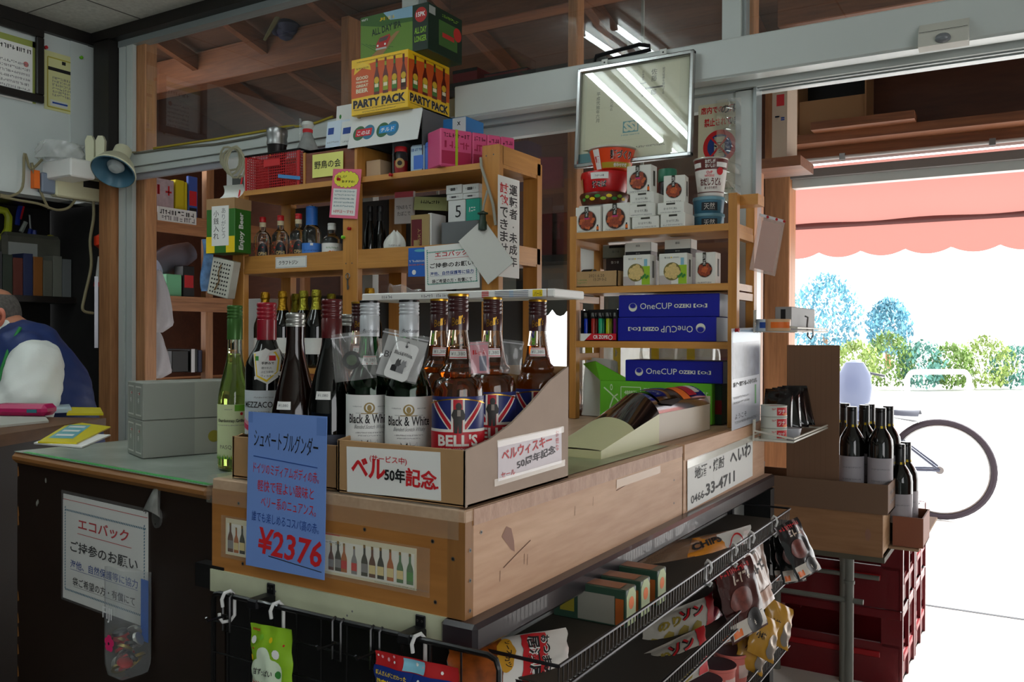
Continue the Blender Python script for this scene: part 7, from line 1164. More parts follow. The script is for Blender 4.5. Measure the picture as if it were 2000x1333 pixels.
# white wall box with plastic bags, wires and a router
y0 = PX(82, 320, XW).y; y1 = 1.40; z0 = PX(120, 342, XL+.2).z; z1 = PX(90, 300, XL+.2).z; d_ = .22
t = thing('wall_box', 'white box shelf on the left wall under the certificates', 'box', (XW, y0, z0)); b = MB(); b.box(0, d_, 0, y1-y0, 0, z1-z0, mplw, bev=.006); b.obj('body', t)
bag('plastic_bag', 'crumpled clear plastic bag lying on the white wall box', 'bag', (XW+.1, (y0+y1)/2-.03, z1+.001), .2, .075, .18, FILM('crumpled_film', (220, 222, 220), .35, .15), seed=9, neck=False)
rt = PX(150, 380, XW+.03); b = MB(); b.box(0, .05, -.11, .11, -.06, .05, M('device_cream', (206, 204, 170), .4), bev=.006); b.box(.05, .052, .02, .1, .0, .035, mblack); b.obj('junction_device', loc=(XW, rt.y, 1.84), label='cream electrical device on the wall under the white box', cat='device')
rt = PX(97, 380, XW+.03); b = MB(); b.box(0, .04, -.04, .04, -.045, .045, M('device_grey_blue', (120, 132, 150), .4), bev=.005); b.box(0, .03, -.07, -.045, -.03, .05, morange); b.obj('adapter', loc=(XW, rt.y, 1.835), label='grey blue power adapter left of the cream device on the wall', cat='device')
cbl = M('cable_beige', (130, 122, 92), .6)
def wire(lab, P, r=.006, m_=None, x=XW+.02, name='cable'):
    b = MB(); pts = [PX(px, py, x+.0) for px, py in P]; out = []
    for i in range(len(pts)-1):
        a = pts[max(0, i-1)]; p = pts[i]; q = pts[i+1]; e = pts[min(len(pts)-1, i+2)]
        for k in range(5): s = k/5; out.append(.5*((2*p)+(q-a)*s+(2*a-5*p+4*q-e)*s*s+(3*p-a-3*q+e)*s**3))
    out.append(pts[-1]); b.tube(out, r, m_ or cbl, 6); b.obj(name, label=lab, cat='cable')
wire('beige cable looping left of the white wall box', [(82, 312), (60, 330), (48, 300), (44, 365), (22, 383), (0, 380)], x=XW+.02); wire('beige cable running from the box down past the grey blue adapter', [(62, 318), (70, 350), (86, 390), (95, 408)]); wire('grey cable sagging along the wall below the devices', [(0, 384), (40, 392), (75, 398), (110, 410), (135, 405), (150, 385)]); wire('long beige cable hanging beside the dark post', [(180, 365), (183, 420), (176, 470), (178, 520), (165, 580), (162, 606), (182, 612)], r=.007, x=-3.16)
wire('pale cable looped on the dark pegboard beside the man', [(158, 415), (148, 470), (142, 500), (150, 545), (165, 535), (160, 470), (155, 420)], r=.008, x=XL-.38)
# clip lamp
ivory = M('lamp_ivory', (206, 206, 176), .4); lp = PD(226, 325, 3.86); t = thing('clip_lamp', 'ivory clip lamp with a round shade clipped to the corner post', 'lamp', lp); ax = (PD(243, 283, 3.95)-PD(214, 345, 3.82)).normalized(); Q = ax.to_track_quat('Z', 'Y').to_matrix().to_4x4() @ Matrix.Scale(1.27, 4)
b = MB(); pr = [(.074, -.03), (.076, -.026), (.073, -.02), (.06, .01), (.045, .03), (.03, .042), (.03, .085), (.024, .092), (.0001, .094)]; b.lathe(pr, ivory, 32, Q, caps=False); b.lathe([(r*.96, z-.002) for r, z in pr[:6]][::-1], M('lamp_inside', (70, 110, 130), .3), 32, Q, caps=False); b.obj('shade', t)
b = MB(); b.lathe([(.0001, -.02), (.02, -.015), (.03, .0), (.02, .03), (.014, .04)], M('bulb', (180, 190, 190), .2), 20, Q); b.obj('bulb', t)
b = MB(); T = Matrix.Translation(PD(187, 300, 3.93)-lp) @ Matrix.Rotation(.55, 4, 'Z') @ Matrix.Scale(1.27, 4); [b.prism([(-.014+s*.017, -.05), (.014+s*.017, -.05), (.016+s*.019, .045), (.008+s*.019, .062), (-.008+s*.019, .062), (-.016+s*.019, .045)], -.008, .008, ivory, T @ FM('F')) for s in (-1, 1)]; b.obj('clamp', t)
b = MB(); b.tube([PD(243, 285, 3.92)-lp, PD(256, 298, 3.96)-lp, PD(300, 296, 3.98)-lp], .004, cbl, 6); b.obj('cord', t)
# dark pegboard tools
XP = XL-.395
def tool(name, lab, cat, fn): b = MB(); fn(b); return b.obj(name, label=lab, cat=cat)
pg = lambda px, py, o=.02: PX(px, py, XP+o)
tool('saw', 'yellow green saw grip hanging at the left edge of the picture', 'tool', lambda b: b.tube([pg(*q) for q in ((-8, 408), (10, 412), (17, 424), (16, 448), (8, 462), (-8, 466))], .018, M('handle_lime', (176, 190, 40), .4), 8))
tool('scissors', 'blue handled scissors hanging on the dark pegboard', 'tool', lambda b: (b.tube([pg(*q) for q in ((60, 448), (55, 470), (60, 482), (68, 478), (66, 450))], .012, M('handle_blue', (26, 50, 140), .4), 6), b.tube([pg(*q) for q in ((58, 420), (60, 448))], .006, msteel, 6)))
tool('cutter', 'silver and green box cutter hanging on the dark pegboard', 'tool', lambda b: b.tube([pg(*q) for q in ((41, 453), (50, 434))], .011, M('cutter_silver', (190, 200, 190), .3, .4), 6))
tool('pliers', 'blue handled pliers hanging at the left of the dark pegboard', 'tool', lambda b: (b.tube([pg(*q) for q in ((42, 396), (36, 415), (33, 440))], .012, M('handle_blue', (26, 50, 140), .4), 6), b.tube([pg(*q) for q in ((42, 396), (46, 388))], .012, msteel, 6), b.tube([pg(*q) for q in ((45, 400), (38, 428))], .01, mred, 6)))
tool('key_tag_strap', 'yellow strap with a loop hanging on the dark pegboard', 'strap', lambda b: (b.tube([pg(98+9*math.cos(a), 475+12*math.sin(a)) for a in [2*PI*k/20 for k in range(20)]], .012, M('strap_yellow', (170, 160, 30), .5), 6, True), b.tube([pg(*q) for q in ((92, 485), (94, 505), (95, 526))], .012, M('strap_yellow', (170, 160, 30), .5), 6), b.tube([pg(*q) for q in ((99, 412), (99, 462))], .004, mgrey, 6)))
tool('tape_measure', 'orange tape measure hanging by the corner post', 'tool', lambda b: b.lathe([(.0001, -.02), (.036, -.02), (.042, -.01), (.042, .01), (.036, .02), (.0001, .02)], M('tape_orange', (226, 66, 36), .35), 6, Matrix.Translation(PX(200, 472, -3.17)) @ Matrix.Rotation(PI/2, 4, 'Y')))
tool('screwdriver', 'white and red screwdriver hanging by the corner post', 'tool', lambda b: (b.tube([PX(*q, -3.17) for q in ((197, 502), (191, 552))], .014, M('handle_clear', (200, 200, 196), .3), 8), b.tube([PX(*q, -3.17) for q in ((191, 552), (190, 560))], .017, mred, 8)))
tool('ruler', 'long steel ruler hanging by the corner post', 'ruler', lambda b: b.prism([(-.008, 0), (.008, 0), (.008, .34), (-.008, .34)], 0, .002, M('ruler_steel', (150, 150, 156), .3, .8), FR(PX(188, 680, -3.16), (.6, .8, 0), (0, 0, 1))))
b = MB(); b.box(0, .06, -.16, .16, 0, .2, M('canvas_bag', (84, 84, 74), .8, var=.2, vs=12), bev=.02); b.box(.06, .064, -.14, .0, .05, .15, M('bag_pocket', (150, 154, 150), .7)); p = pg(58, 538, 0); b.obj('canvas_bag', loc=(XP+.003, p.y, p.z), label='grey canvas bag with a pale pocket hanging on the pegboard', cat='bag')
p = pg(30, 580, 0); sh = MB(); sh.box(0, .2, -.42, .55, -.03, 0, mdw); sh.obj('wall_shelf', loc=(XP+.003, p.y, p.z), label='dark shelf board on the pegboard behind the man, with books', cat='shelf')
cb = [(50, 50, 54), (40, 50, 40), (90, 40, 30), (34, 44, 80), (130, 78, 30), (90, 90, 80), (104, 106, 96), (96, 100, 100)]
for k in range(8): crate('book', 'book on the dark wall shelf above the man, %s from the left' % ('first', 'second', 'third', 'fourth, dark blue,', 'fifth, orange,', 'sixth', 'seventh', 'eighth')[k], 'book', XP+.02, XP+.17, p.y-.2+.048*k, p.y-.2+.048*k+.045, p.z+.0005, p.z+.2-.012*(k % 3), M('book_%d' % k, cb[k], .6))
b = MB(); b.box(0, .15, 0, .3, 0, .07, M('papers_dim', (120, 120, 116), .7)); b.obj('paper_pile', loc=(XP+.03, p.y+.2, p.z+.0005), label='dim pile of papers at the right end of the dark wall shelf', cat='paper')
b = MB(); b.grid(lambda u, v: V((XP+.05+.12*math.sin(PI*v)*math.sin(PI*u), pg(120+65*u, 700).y, pg(120, 690+75*(1-v)).z+.02*math.sin(9*u))), 14, 10, M('bag_dim', (84, 84, 76), .5, var=.4, vs=10)); hb_ = b.obj('heaped_bag', label='dim crumpled bag on the low shelf behind the man', cat='bag')
# papers on the desk
zk = .9005
def dsheet(name, lab, cat, P, th, mt, z=zk):
    Q = [PZ(*q, z) for q in P]; b = MB(); slab(b, Q, z, z+th, mt); return b.obj(name, label=lab, cat=cat)
dsheet('newspaper', 'white newspapers spread on the brown desk in front of the man', 'paper', ((-20, 838), (95, 826), (80, 806), (-30, 814)), .006, M('newsprint', (180, 180, 172), .7)); dsheet('yellow_notepad', 'yellow notepad at the right end of the brown desk', 'paper', ((130, 812), (202, 812), (196, 800), (140, 799)), .006, M('booklet_yellow', (224, 208, 40), .4)); dsheet('blue_notebook', 'pale blue notebook on the brown desk beside the pink case', 'notebook', ((97, 808), (140, 806), (135, 796), (98, 797)), .012, M('notebook_pale_blue', (180, 200, 210), .5))
pc = PZ(42, 812, zk+.0075); t = thing('pink_case', 'pink zip case lying on the newspapers on the desk', 'case', (pc.x, pc.y, zk+.0075), math.atan2(dv.y, dv.x) if False else 2.05); b = MB(); b.box(-.02, .05, -.085, .085, 0, .034, M('case_pink', (180, 24, 90), .4), bev=.012); b.obj('body', t); b = MB(); b.box(-.022, -.019, -.06, -.03, .01, .02, M('zip_teal', (40, 110, 120), .4)); b.obj('zip_tab', t)
b = MB(); b.lathe([(0, 0), (.028, 0), (.03, .012), (.031, .04), (.029, .042), (.0001, .042)], mplw, 20); q = PZ(20, 803, zk); b.obj('cup', loc=(q.x, q.y, zk+.0072), label='white cup on the desk beside the man\'s sleeve', cat='cup')
# ---- the man, leaning over the desk
DM = 3.06; SR = 1.13
def body(name, parts, mat, parent, vox=.012, sm=6, wr_=0):
    """one continuous surface grown from overlapping tapered limbs (a remesh joins them)"""
    b = MB()
    for P, r in parts:
        n = len(P); pts = []; rr = []
        for i in range(n-1):
            for k in range(5): s = k/5; pts.append(V(P[i]).lerp(V(P[i+1]), s)); rr.append(r[i]+(r[i+1]-r[i])*s)
        pts.append(V(P[-1])); rr.append(r[-1]); e0 = (pts[0]-pts[1]).normalized(); e1 = (pts[-1]-pts[-2]).normalized()
        pts = [pts[0]+e0*rr[0]*.8, pts[0]+e0*rr[0]*.5]+pts+[pts[-1]+e1*rr[-1]*.5, pts[-1]+e1*rr[-1]*.8]; rr = [rr[0]*.45, rr[0]*.85]+rr+[rr[-1]*.85, rr[-1]*.45]; b.tube(pts, rr, mat, 16)
    o = b.obj(name, parent); m1 = o.modifiers.new('r', 'REMESH'); m1.mode = 'VOXEL'; m1.voxel_size = vox; m1.use_smooth_shade = True; m2 = o.modifiers.new('s', 'SMOOTH'); m2.iterations = sm; m2.factor = .5
    dg = bpy.context.evaluated_depsgraph_get(); me = D.meshes.new_from_object(o.evaluated_get(dg)); o.modifiers.clear(); o.data = me; me.materials.clear(); me.materials.append(mat)
    for p in me.polygons: p.use_smooth = True
    if wr_:
        nn = [v.normal.copy() for v in me.vertices]
        for v, n_ in zip(me.vertices, nn): c = v.co; v.co = c+n_*wr_*(math.sin(52*c.z+34*c.x+5*math.sin(14*c.y+9*c.x))*.6+math.sin(95*c.x-60*c.z+4*math.sin(17*c.z))*.4)
    return o
man_ = thing('person', 'grey haired man in a white shirt and blue vest leaning over the desk', 'person', (0, 0, 0)); g = lambda px, py, dd=0: PD(px, py, DM+dd)
skin = M('skin', (186, 126, 98), .5, sss=.1); hairm = M('hair_grey', (92, 88, 84), .8, var=.4, vs=90); shirt = M('shirt_white', (222, 226, 222), .7, bump=.6, vs=9); vest = M('vest_blue', (34, 52, 104), .55, bump=.25, vs=16)
sh_n, sh_f = (72, 712, -.16), (52, 700, .2)
hand = [([(-118, 858, -.12), (-138, 861, -.11)], [.03, .026])]+[([(-138, 856+3*k, -.13+.02*k), (-156, 862+3*k, -.13+.02*k), (-166, 868+2*k, -.125+.02*k)], [.009, .0085, .007]) for k in range(4)]+[([(-122, 850, -.14), (-136, 846, -.15), (-146, 848, -.15)], [.011, .0095, .008])]
arm = [([sh_n, (40, 838, -.2), (-100, 855, -.14)], [.052, .042, .03])]
def gp_(L): return [([g(*q) for q in P], [x*SR for x in r]) for P, r in L]
body('body', gp_([([(-22, 606), (-30, 640)], [.088, .078]), ([(-46, 640), (-52, 668)], [.06, .05]), ([(6, 640), (42, 668)], [.058, .066]), ([(40, 690), (72, 760), (100, 880)], [.1, .125, .13]), ([(sh_n[0], sh_n[1], -.12), (sh_f[0], sh_f[1], .15)], [.06, .06]), ([(-80, 630), (-86, 640)], [.013, .017])]+arm+hand+[([sh_f, (-10, 835, .22), (-120, 856, .1)], [.05, .042, .03])]), skin, man_, .01, 4)
b = MB(); ec = g(0, 622, -.1); Te = Matrix.Translation(ec) @ Matrix((R, F*-1, U)).transposed().to_4x4() @ Matrix.Rotation(.2, 4, 'Y'); b.grid(lambda u, v: Te @ V(((.006+.011*v)*math.cos(2*PI*u)*1.2, .004+.006*math.sin(PI*v), (.008+.024*v)*math.sin(2*PI*u)+(.004 if math.sin(2*PI*u) > 0 else 0))), 24, 6, M('ear_skin', (196, 112, 88), .5), cu=True); b.grid(lambda u, v: Te @ V(((.007*v)*math.cos(2*PI*u), .001, .012*v*math.sin(2*PI*u))), 16, 2, M('ear_dark', (130, 66, 52), .6), cu=True); b.obj('ear', man_)
hc = g(-22, 612); Ta = Matrix((R, F*-1, U)).transposed(); b = MB()
def hfn(u, v):
    a = -.2+2.6*u if False else -PI*.62+PI*1.24*u; e = -.55+1.25*v; d = V((math.cos(a)*math.cos(e), math.sin(a)*math.cos(e), math.sin(e))); return hc+Ta @ V((d.x*.1045, d.y*.1045*.9, d.z*.106-.004))
b.grid(hfn, 30, 14, hairm); b.obj('hair', man_)
body('shirt', gp_([([(42, 692), (74, 762), (102, 890)], [.11, .134, .14]), ([(sh_n[0], sh_n[1], -.13), (sh_f[0], sh_f[1], .16)], [.075, .075]), ([(70, 712, -.15), (56, 780, -.2), (40, 812, -.2)], [.078, .084, .086]), ([(52, 700, .2), (5, 800, .22)], [.08, .08]), ([(16, 652), (44, 680)], [.066, .082])]), shirt, man_, .012, 6, .0045)
body('vest', gp_([([(46, 690), (80, 756), (108, 890)], [.114, .142, .148]), ([(52, 684, -.08), (52, 684, .1)], [.06, .06]), ([(30, 662), (62, 690)], [.07, .1])]), vest, man_, .012, 6, .003)
b = MB(); b.tube([g(*q) for q in ((40, 640, -.09), (20, 675, -.12), (4, 720, -.16), (-6, 780, -.17))], .006, M('lanyard_green', (30, 130, 60), .6), 6); b.obj('vest_piping', man_)
st = g(104, 905, .05); b = MB(); b.lathe([(.16, 0), (.17, .01), (.17, .05), (.15, .06), (.0001, .06)], mblack, 24, Matrix.Translation((st.x, st.y, .5))); b.cyl((st.x, st.y, .02), (st.x, st.y, .5), .03, msteel); b.lathe([(.2, 0), (.2, .02), (.0001, .02)], mblack, 24, Matrix.Translation((st.x, st.y, 0))); b.obj('stool', label='black round stool under the seated man, hidden by the counter', cat='stool')
# ================================================================== header, posters, shed and the stack outside the door
q0 = PY(1795, 100, 1.445); q1 = PY(1893, 85, 1.445); zt = PY(1840, 42, 1.445).z; zb = PY(1840, 96, 1.445).z
t = thing('motion_sensor', 'grey motion sensor box on the sliding door header', 'sensor', (q0.x, 1.449, zb)); w = q1.x-q0.x; h = zt-zb; sg_ = M('sensor_grey', (196, 196, 186), .4)
b = MB(); b.prism([(0, 0), (.03, h*.08), (.026, h*.55), (.0, h)], 0, w, sg_, Matrix(((0, 0, 1, 0), (-1, 0, 0, 0), (0, 1, 0, 0), (0, 0, 0, 1)))); b.rect(.002, w-.002, h*.6, h*.615, mblack, FM('F', (0, -.027, 0)), 0, 1); b.obj('housing', t)
b = MB(); b.lathe([(.018, 0), (.017, .006), (.012, .011), (.0001, .013)], M('lens_grey', (120, 124, 128), .15), 20, FR((w*.5, -.029, h*.28), (1, 0, 0), (0, .15, 1)), sy=.7); b.obj('lens', t)
# hanging framed certificate, leaning forward at the top
w = .376; h = .312; tilt = .075; T = Matrix.Translation((-.554, 1.438, 1.978-h)) @ Matrix.Rotation(0, 4, 'X'); t = thing('framed_certificate', 'silver framed certificate hung from the sliding door header above the noodle bowls', 'frame', (-.554, 1.437, 1.977)); t.rotation_euler.x = -tilt
fm = M('frame_silver', (170, 172, 172), .22, .9); b = MB(); e = .014
for x0, x1, z0, z1 in ((0, w, -e, 0), (0, w, -h, -h+e), (0, e, -h, 0), (w-e, w, -h, 0)): b.box(x0, x1, -.018, 0, z0, z1, fm, bev=.003)
b.obj('silver_moulding', t); b = MB(); b.box(e, w-e, -.004, -.001, -h+e, -e, M('certificate_cream', (206, 208, 182), .6)); T = FM('F', (0, -.004, -h)); b.rect(.03, .33, .02, .29, M('certificate_paper', (212, 212, 184), .6), T)
for u, s_, v, hh in ((.07, '平成弐拾年六月', .22, .012), (.115, '塩川和広', .2, .009), (.25, '佐藤一郎', .26, .018), (.28, '認定証書を授与する', .27, .008), (.215, '日本酒サービス研究会', .27, .007)): b.text(s_, u, v, hh, M('faded_ink', (70, 70, 58), .6), T, .0008, vert=True)
tl_ = M('logo_teal_pale', (90, 150, 156), .5); b.rect(.155, .205, .095, .13, tl_, T, .0008); b.text('SSI', .18, .098, .03, M('certificate_paper', (212, 212, 184), .6), T, .0012, .044, bold=.06); b.squig(.15, .21, .086, .005, tl_, T, .0008)
b.squig(.2, .29, .045, .006, MATS['faded_ink'], T, .0008); b.rect(.012, .09, .012, .045, tl_, T, .001); b.rect(.09, .17, .012, .06, M('slip_white', (214, 216, 206), .6), T, .0014); b.obj('certificate', t)
b = MB(); b.rect(e, w-e, -h+e, -e, FILM('frame_glass', (255, 255, 255), .0, .0, .12), FM('F', (0, -.009, 0)), 0, 1); b.obj('glass_pane', t)
for u in (.085, .275): b = MB(); b.box(u-.01, u+.01, -.003, .0, -.004, .022, mwhite); b.disc(u, .012, .003, mblack, FM('F', (0, -.003, 0)), .0005, n=10); b.obj('hanging_tab', t)
b = MB(); b.tube([(-.52, 1.47, 2.003), (-.51, 1.46, 2.022), (-.36, 1.45, 2.03), (-.33, 1.455, 2.022), (-.33, 1.46, 2.012), (-.5, 1.47, 2.004)], .006, mdark, 6); b.obj('spectacles_case', label='dark flat object lying on top of the door header above the hanging frame', cat='object')
# drinking notice on the sash glass
mb_ = M('sign_blue', (30, 60, 130), .5)
def nodrink(b, T, w, h):
    b.text('店内での飲酒は', w*.52, h*.89, h*.085, mred, T, .0006, w*.92, bold=.03); b.text('の', w*.62, h*.89, h*.08, mink, T, .0012, bold=.03); b.text('は', w*.9, h*.89, h*.085, mink, T, .0012, bold=.03); b.text('禁止されて', w*.45, h*.77, h*.085, mred, T, .0006, w*.62, bold=.03); b.text('います', w*.85, h*.77, h*.08, mink, T, .0006, w*.22, bold=.03)
    b.disc(w*.5, h*.56, w*.38, mred, T, .0006, n=36); b.disc(w*.5, h*.56, w*.28, mb_, T, .0009, n=36); b.rect(w*.38, w*.62, h*.46, h*.66, M('bottle_pale', (200, 200, 180), .5), T, .0012); b.text('酒', w*.5, h*.5, h*.11, mink, T, .0016, bold=.03)
    for s in (-1, 1): b.line([(w*.5-s*w*.22, h*.45), (w*.5+s*w*.22, h*.67)], h*.02, mred, T, .002)
    b.squig(w*.1, w*.9, h*.12, h*.02, mgreen, T); b.squig(w*.1, w*.9, h*.06, h*.02, mgrey, T)
sheet('no_drinking_poster', 'poster with a crossed out drinking mark on the sash glass beside the door', 'poster', PY(1362, 398, 1.568), PY(1447, 392, 1.568), PY(1362, 207, 1.568), M('poster_cream', (206, 204, 178), .6), nodrink)
b = MB(); b.grid(lambda u, v: V((PY(1398, 300, 1.55).x+(PY(1446, 300, 1.55).x-PY(1398, 300, 1.55).x)*u, 1.556-.006*math.sin(PI*u)-.004*math.sin(31*v+3*u)*math.sin(PI*u), PY(1420, 398, 1.55).z+(PY(1420, 193, 1.55).z-PY(1420, 398, 1.55).z)*v)), 14, 60, FILM('crinkled_film', (255, 255, 255), .1, .03, .3)); b.obj('clear_sleeve', label='crinkled shiny clear sleeve hanging over the right half of the drinking poster', cat='sleeve')
# items on the left post and the white rail
p = PY(413, 497, 1.13); t = thing('hanging_carton', 'green beer carton with a white handwritten label hanging on the left rack post', 'carton', (-1.87, 1.10, p.z), .12); w = .13; h = PY(440, 388, 1.12).z-p.z; cg = M('carton_beer_green', (50, 110, 36), .45)
b = MB(); b.box(0, w, 0, .085, 0, h, cg, bev=.002); T = FM('F'); b.rect(0, w, h*.8, h, mcard, T, .0003, 1); b.rect(0, .085, h*.8, h, mcard, FM('R', (w, 0, 0)), .0003, 1); b.rect(0, w, 0, h*.3, myel, T, .0004, 1); b.rect(w*.3, w*.7, 0, h*.16, cg, T, .0006, 1); b.rect(w*.2, w*.8, h*.13, h*.86, mpaper, T, .001, 1); b.text('小銭入れ', w*.36, h*.66, h*.12, mink, T, .0014, vert=True); b.text('ありがとう', w*.62, h*.72, h*.1, mgrey, T, .0014, vert=True)
b.text('Enjoy Beer', .05, h*.06, .03, mpaper, FM('R', (w, 0, 0)), .0006, h*.68, al='L', rot=PI/2, bold=.03); b.obj('carton_body', t); b = MB(); b.grid(lambda u, v: V((.02+.09*u+.03*v, .03+.02*math.sin(PI*v), h+.05*v)), 6, 8, mpaper); b.obj('paper_flap', t); b = MB(); b.tube([(.11, .04, h), (.11, .06, h+.08)], .003, mred, 5); b.obj('hanger', t)
p = PY(415, 500, 1.12); t = thing('perforated_holder', 'white perforated plastic holder hanging under the green carton', 'holder', (-1.86, 1.12, PY(435, 500, 1.12).z), .1); wv = M('holder_white', (200, 198, 186), .4); b = MB(); w = .10; h = .135; b.box(0, w, 0, .04, -h, 0, wv, T=Matrix.Rotation(.22, 4, 'Y'), bev=.003); T = Matrix.Rotation(.22, 4, 'Y') @ FM('F')
for i in range(7):
    for j in range(8): b.rect(.012+.012*i, .018+.012*i, -.125+.015*j, -.119+.015*j, mblack, T, .0006, 1)
b.obj('perforated_body', t); b = MB(); b.tube([Matrix.Rotation(.22, 4, 'Y') @ V(q) for q in ((.05, -.004, -.02), (.045, -.006, -.05), (.055, -.006, -.08), (.04, -.006, -.115))], .0025, M('string_brown', (120, 90, 50), .6), 5); b.obj('string', t)
p = PY(402, 500, 1.15); b = MB(); b.grid(lambda u, v: V((p.x-.03+.05*u+.01*math.sin(6*v), 1.16-.02*math.sin(PI*u), 1.50-.19*v)), 6, 8, M('bag_blue_white', (110, 150, 200), .3, var=.5, vs=30)); b.obj('plastic_bag', label='blue and white plastic bag hanging left of the green beer carton', cat='bag')
b = MB(); pts = []
for k in range(60): a = 2*PI*k/14; q = PY(446+18*math.cos(a)+.3*k, 308+26*math.sin(a)*(1+.2*math.sin(k))+.2*k, 1.5-.002*k); pts.append(q)
b.tube(pts, .0045, M('cable_ivory', (170, 166, 140), .5), 6); b.obj('cable_coil', label='coiled ivory cable hanging on the white rail left of the red basket', cat='cable')
q = PY(464, 345, 1.5); b = MB(); b.box(q.x-.06, q.x+.08, 1.49, 1.53, q.z-.09, q.z+.08, mplw, bev=.006); b.rect(-.02, .05, -.06, 0, M('socket_grey', (90, 94, 92), .5), FM('F', (q.x, 1.49, q.z)), .0006, 1); b.obj('switch_box', label='white switch box on the rail behind the red basket', cat='switch box')
for nm, P, m_ in (('yellow cable lying along the top of the white rail', ((300, 290), (420, 272), (520, 255), (560, 247), (600, 246), (650, 228)), M('cable_yellow', (170, 150, 40), .5)), ('grey cable running along the white rail behind the tumbler', ((262, 300), (330, 290), (420, 282), (500, 268), (600, 240)), M('cable_grey2', (110, 108, 96), .5))):
    b = MB(); b.tube([PY(*q, 1.515) for q in P], .005, m_, 6); b.obj('cable', label=nm, cat='cable')
# duster on the roof beam
q = PY(556, 52, 2.38); t = thing('duster', 'dark blue glove with a pale stick hanging on the roof beam behind the glass', 'glove', (q.x, 2.38, q.z)); b = MB(); nv_ = M('glove_navy', (30, 36, 74), .7); [b.lathe([(.0001, -r), (r*.7, -r*.7), (r, 0), (r*.7, r*.7), (.0001, r)], nv_, 16, Matrix.Translation((x, 0, z))) for x, z, r in ((-.05, -.005, .04), (-.01, .02, .055), (.03, .0, .06), (.01, -.03, .05))]; b.obj('glove', t); b = MB(); b.tube([(-.09, -.06, -.075), (.03, -.06, .05)], [.008, .016], M('stick_olive', (110, 108, 70), .5), 8); b.obj('stick', t)
# storage rack in the lean-to
wr = thing('storage_rack', 'rough timber storage rack along the far wall behind the glass', 'rack', (0, 0, 0)); XR = -3.32
for z0, z1 in ((1.70, 1.80), (1.28, 1.36), (.86, .9)): b = MB(); b.box(XR-.4, XR, 1.7, 3.3, z1-.03, z1, wy); b.box(XR-.03, XR+.005, 1.7, 3.3, z0, z1-.031, wy); b.obj('shelf_board', wr)
for y in (1.9, 2.33, 3.1): b = MB(); b.box(XR-.06, XR-.02, y-.025, y+.025, .0, 1.69, wz); b.obj('upright', wr)
b = MB(); b.box(XR-.06, XR-.02, 2.31, 2.36, 1.801, 2.15, wz); b.obj('upright', wr)
def sitem(nm, lab, cat, pl, pr, pt, pb, mt, d=.05, deco=None, z0=None, x=XR-.05):
    a = PX(pl, pb, x); c = PX(pr, pb, x); zt = PX((pl+pr)/2, pt, x).z; z0 = a.z if z0 is None else z0; b = MB(); b.box(-d, 0, 0, c.y-a.y, 0, zt-z0, mt, bev=.003)
    if deco: deco(b, FM('R'), c.y-a.y, zt-z0)
    return b.obj(nm, loc=(x, a.y, z0), label=lab, cat=cat)
sitem('label_strip', 'white label strip with red lettering on the upper board of the storage rack', 'label', 308, 384, 408, 430, mpaper, .004, lambda b, T, w, h: (b.squig(w*.05, w*.9, h*.5, h*.35, mink, T), b.squig(w*.1, w*.95, h*.1, h*.35, mgrey, T)), None, XR+.012)
sitem('parcel', 'white and pink printed parcel on the upper shelf of the storage rack', 'parcel', 303, 340, 350, 398, M('parcel_pinkish', (190, 170, 176), .6, var=.2, vs=30), .12, lambda b, T, w, h: b.squig(w*.1, w*.95, h*.55, h*.3, mred, T), 1.8005)
sitem('folder', 'yellow folder standing on the upper shelf of the storage rack', 'folder', 343, 360, 352, 402, M('folder_yellow', (216, 196, 20), .5), .1, None, 1.8005); sitem('folder', 'second yellow folder beside the rounded blue card', 'folder', 361, 366, 356, 402, M('folder_yellow', (216, 196, 20), .5), .1, None, 1.8005)
sitem('rounded_card', 'rounded blue and red card on the storage rack beside the yellow folders', 'card', 368, 386, 345, 402, M('card_blue_red', (60, 90, 170), .5), .02, lambda b, T, w, h: (b.rect(w*.1, w*.9, h*.3, h*.65, mred, T), b.rect(w*.1, w*.9, h*.05, h*.25, mink, T)), 1.8005)
sitem('green_carton', 'pale green carton on the middle shelf of the storage rack', 'carton', 326, 355, 536, 562, M('carton_mint', (120, 200, 150), .5), .14, None, 1.3605); sitem('dark_bottle_pack', 'dark plastic jar with a red label on the middle shelf of the storage rack', 'jar', 358, 380, 520, 562, mblack, .08, lambda b, T, w, h: b.rect(w*.1, w*.9, h*.3, h*.7, mred, T), 1.3605)
b = MB(); a = PX(300, 530, XR-.22)+V((0, 0, .02)); c = PX(370, 492, XR-.22); b.tube([a, a.lerp(c, .5), c], [.07, .085, .06], M('roll_grey', (120, 124, 140), .2, coat=.4), 16); b.obj('wrapped_roll', label='shiny grey wrapped roll lying slanted on the storage rack', cat='roll')
sitem('binder', 'black binder with a white spine on the low shelf of the storage rack', 'binder', 372, 386, 682, 728, mblack, .2, lambda b, T, w, h: b.rect(w*.1, w*.6, 0, h, M('spine_white', (224, 226, 230), .4), T), None); sitem('binder', 'slate blue binder right of the white spined one', 'binder', 388, 402, 684, 728, M('binder_slate', (80, 86, 110), .5), .2)
sitem('dark_case', 'black case on the low shelf of the storage rack left of the binders', 'case', 336, 368, 685, 728, mblack, .2)
for (px, py, w, h, lab) in ((292, 650, .2, .32, 'white plastic bag hanging by the wooden post behind the glass'), (290, 738, .19, .24, 'clear white plastic bag hanging under the other one by the wooden post')): p = PY(px, py, 1.9); bag('plastic_bag', lab, 'bag', (p.x+.1, 1.86, p.z), w, h, .14, M('carrier_white', (216, 216, 222), .35, bump=.3, vs=20), seed=px, neck=2)
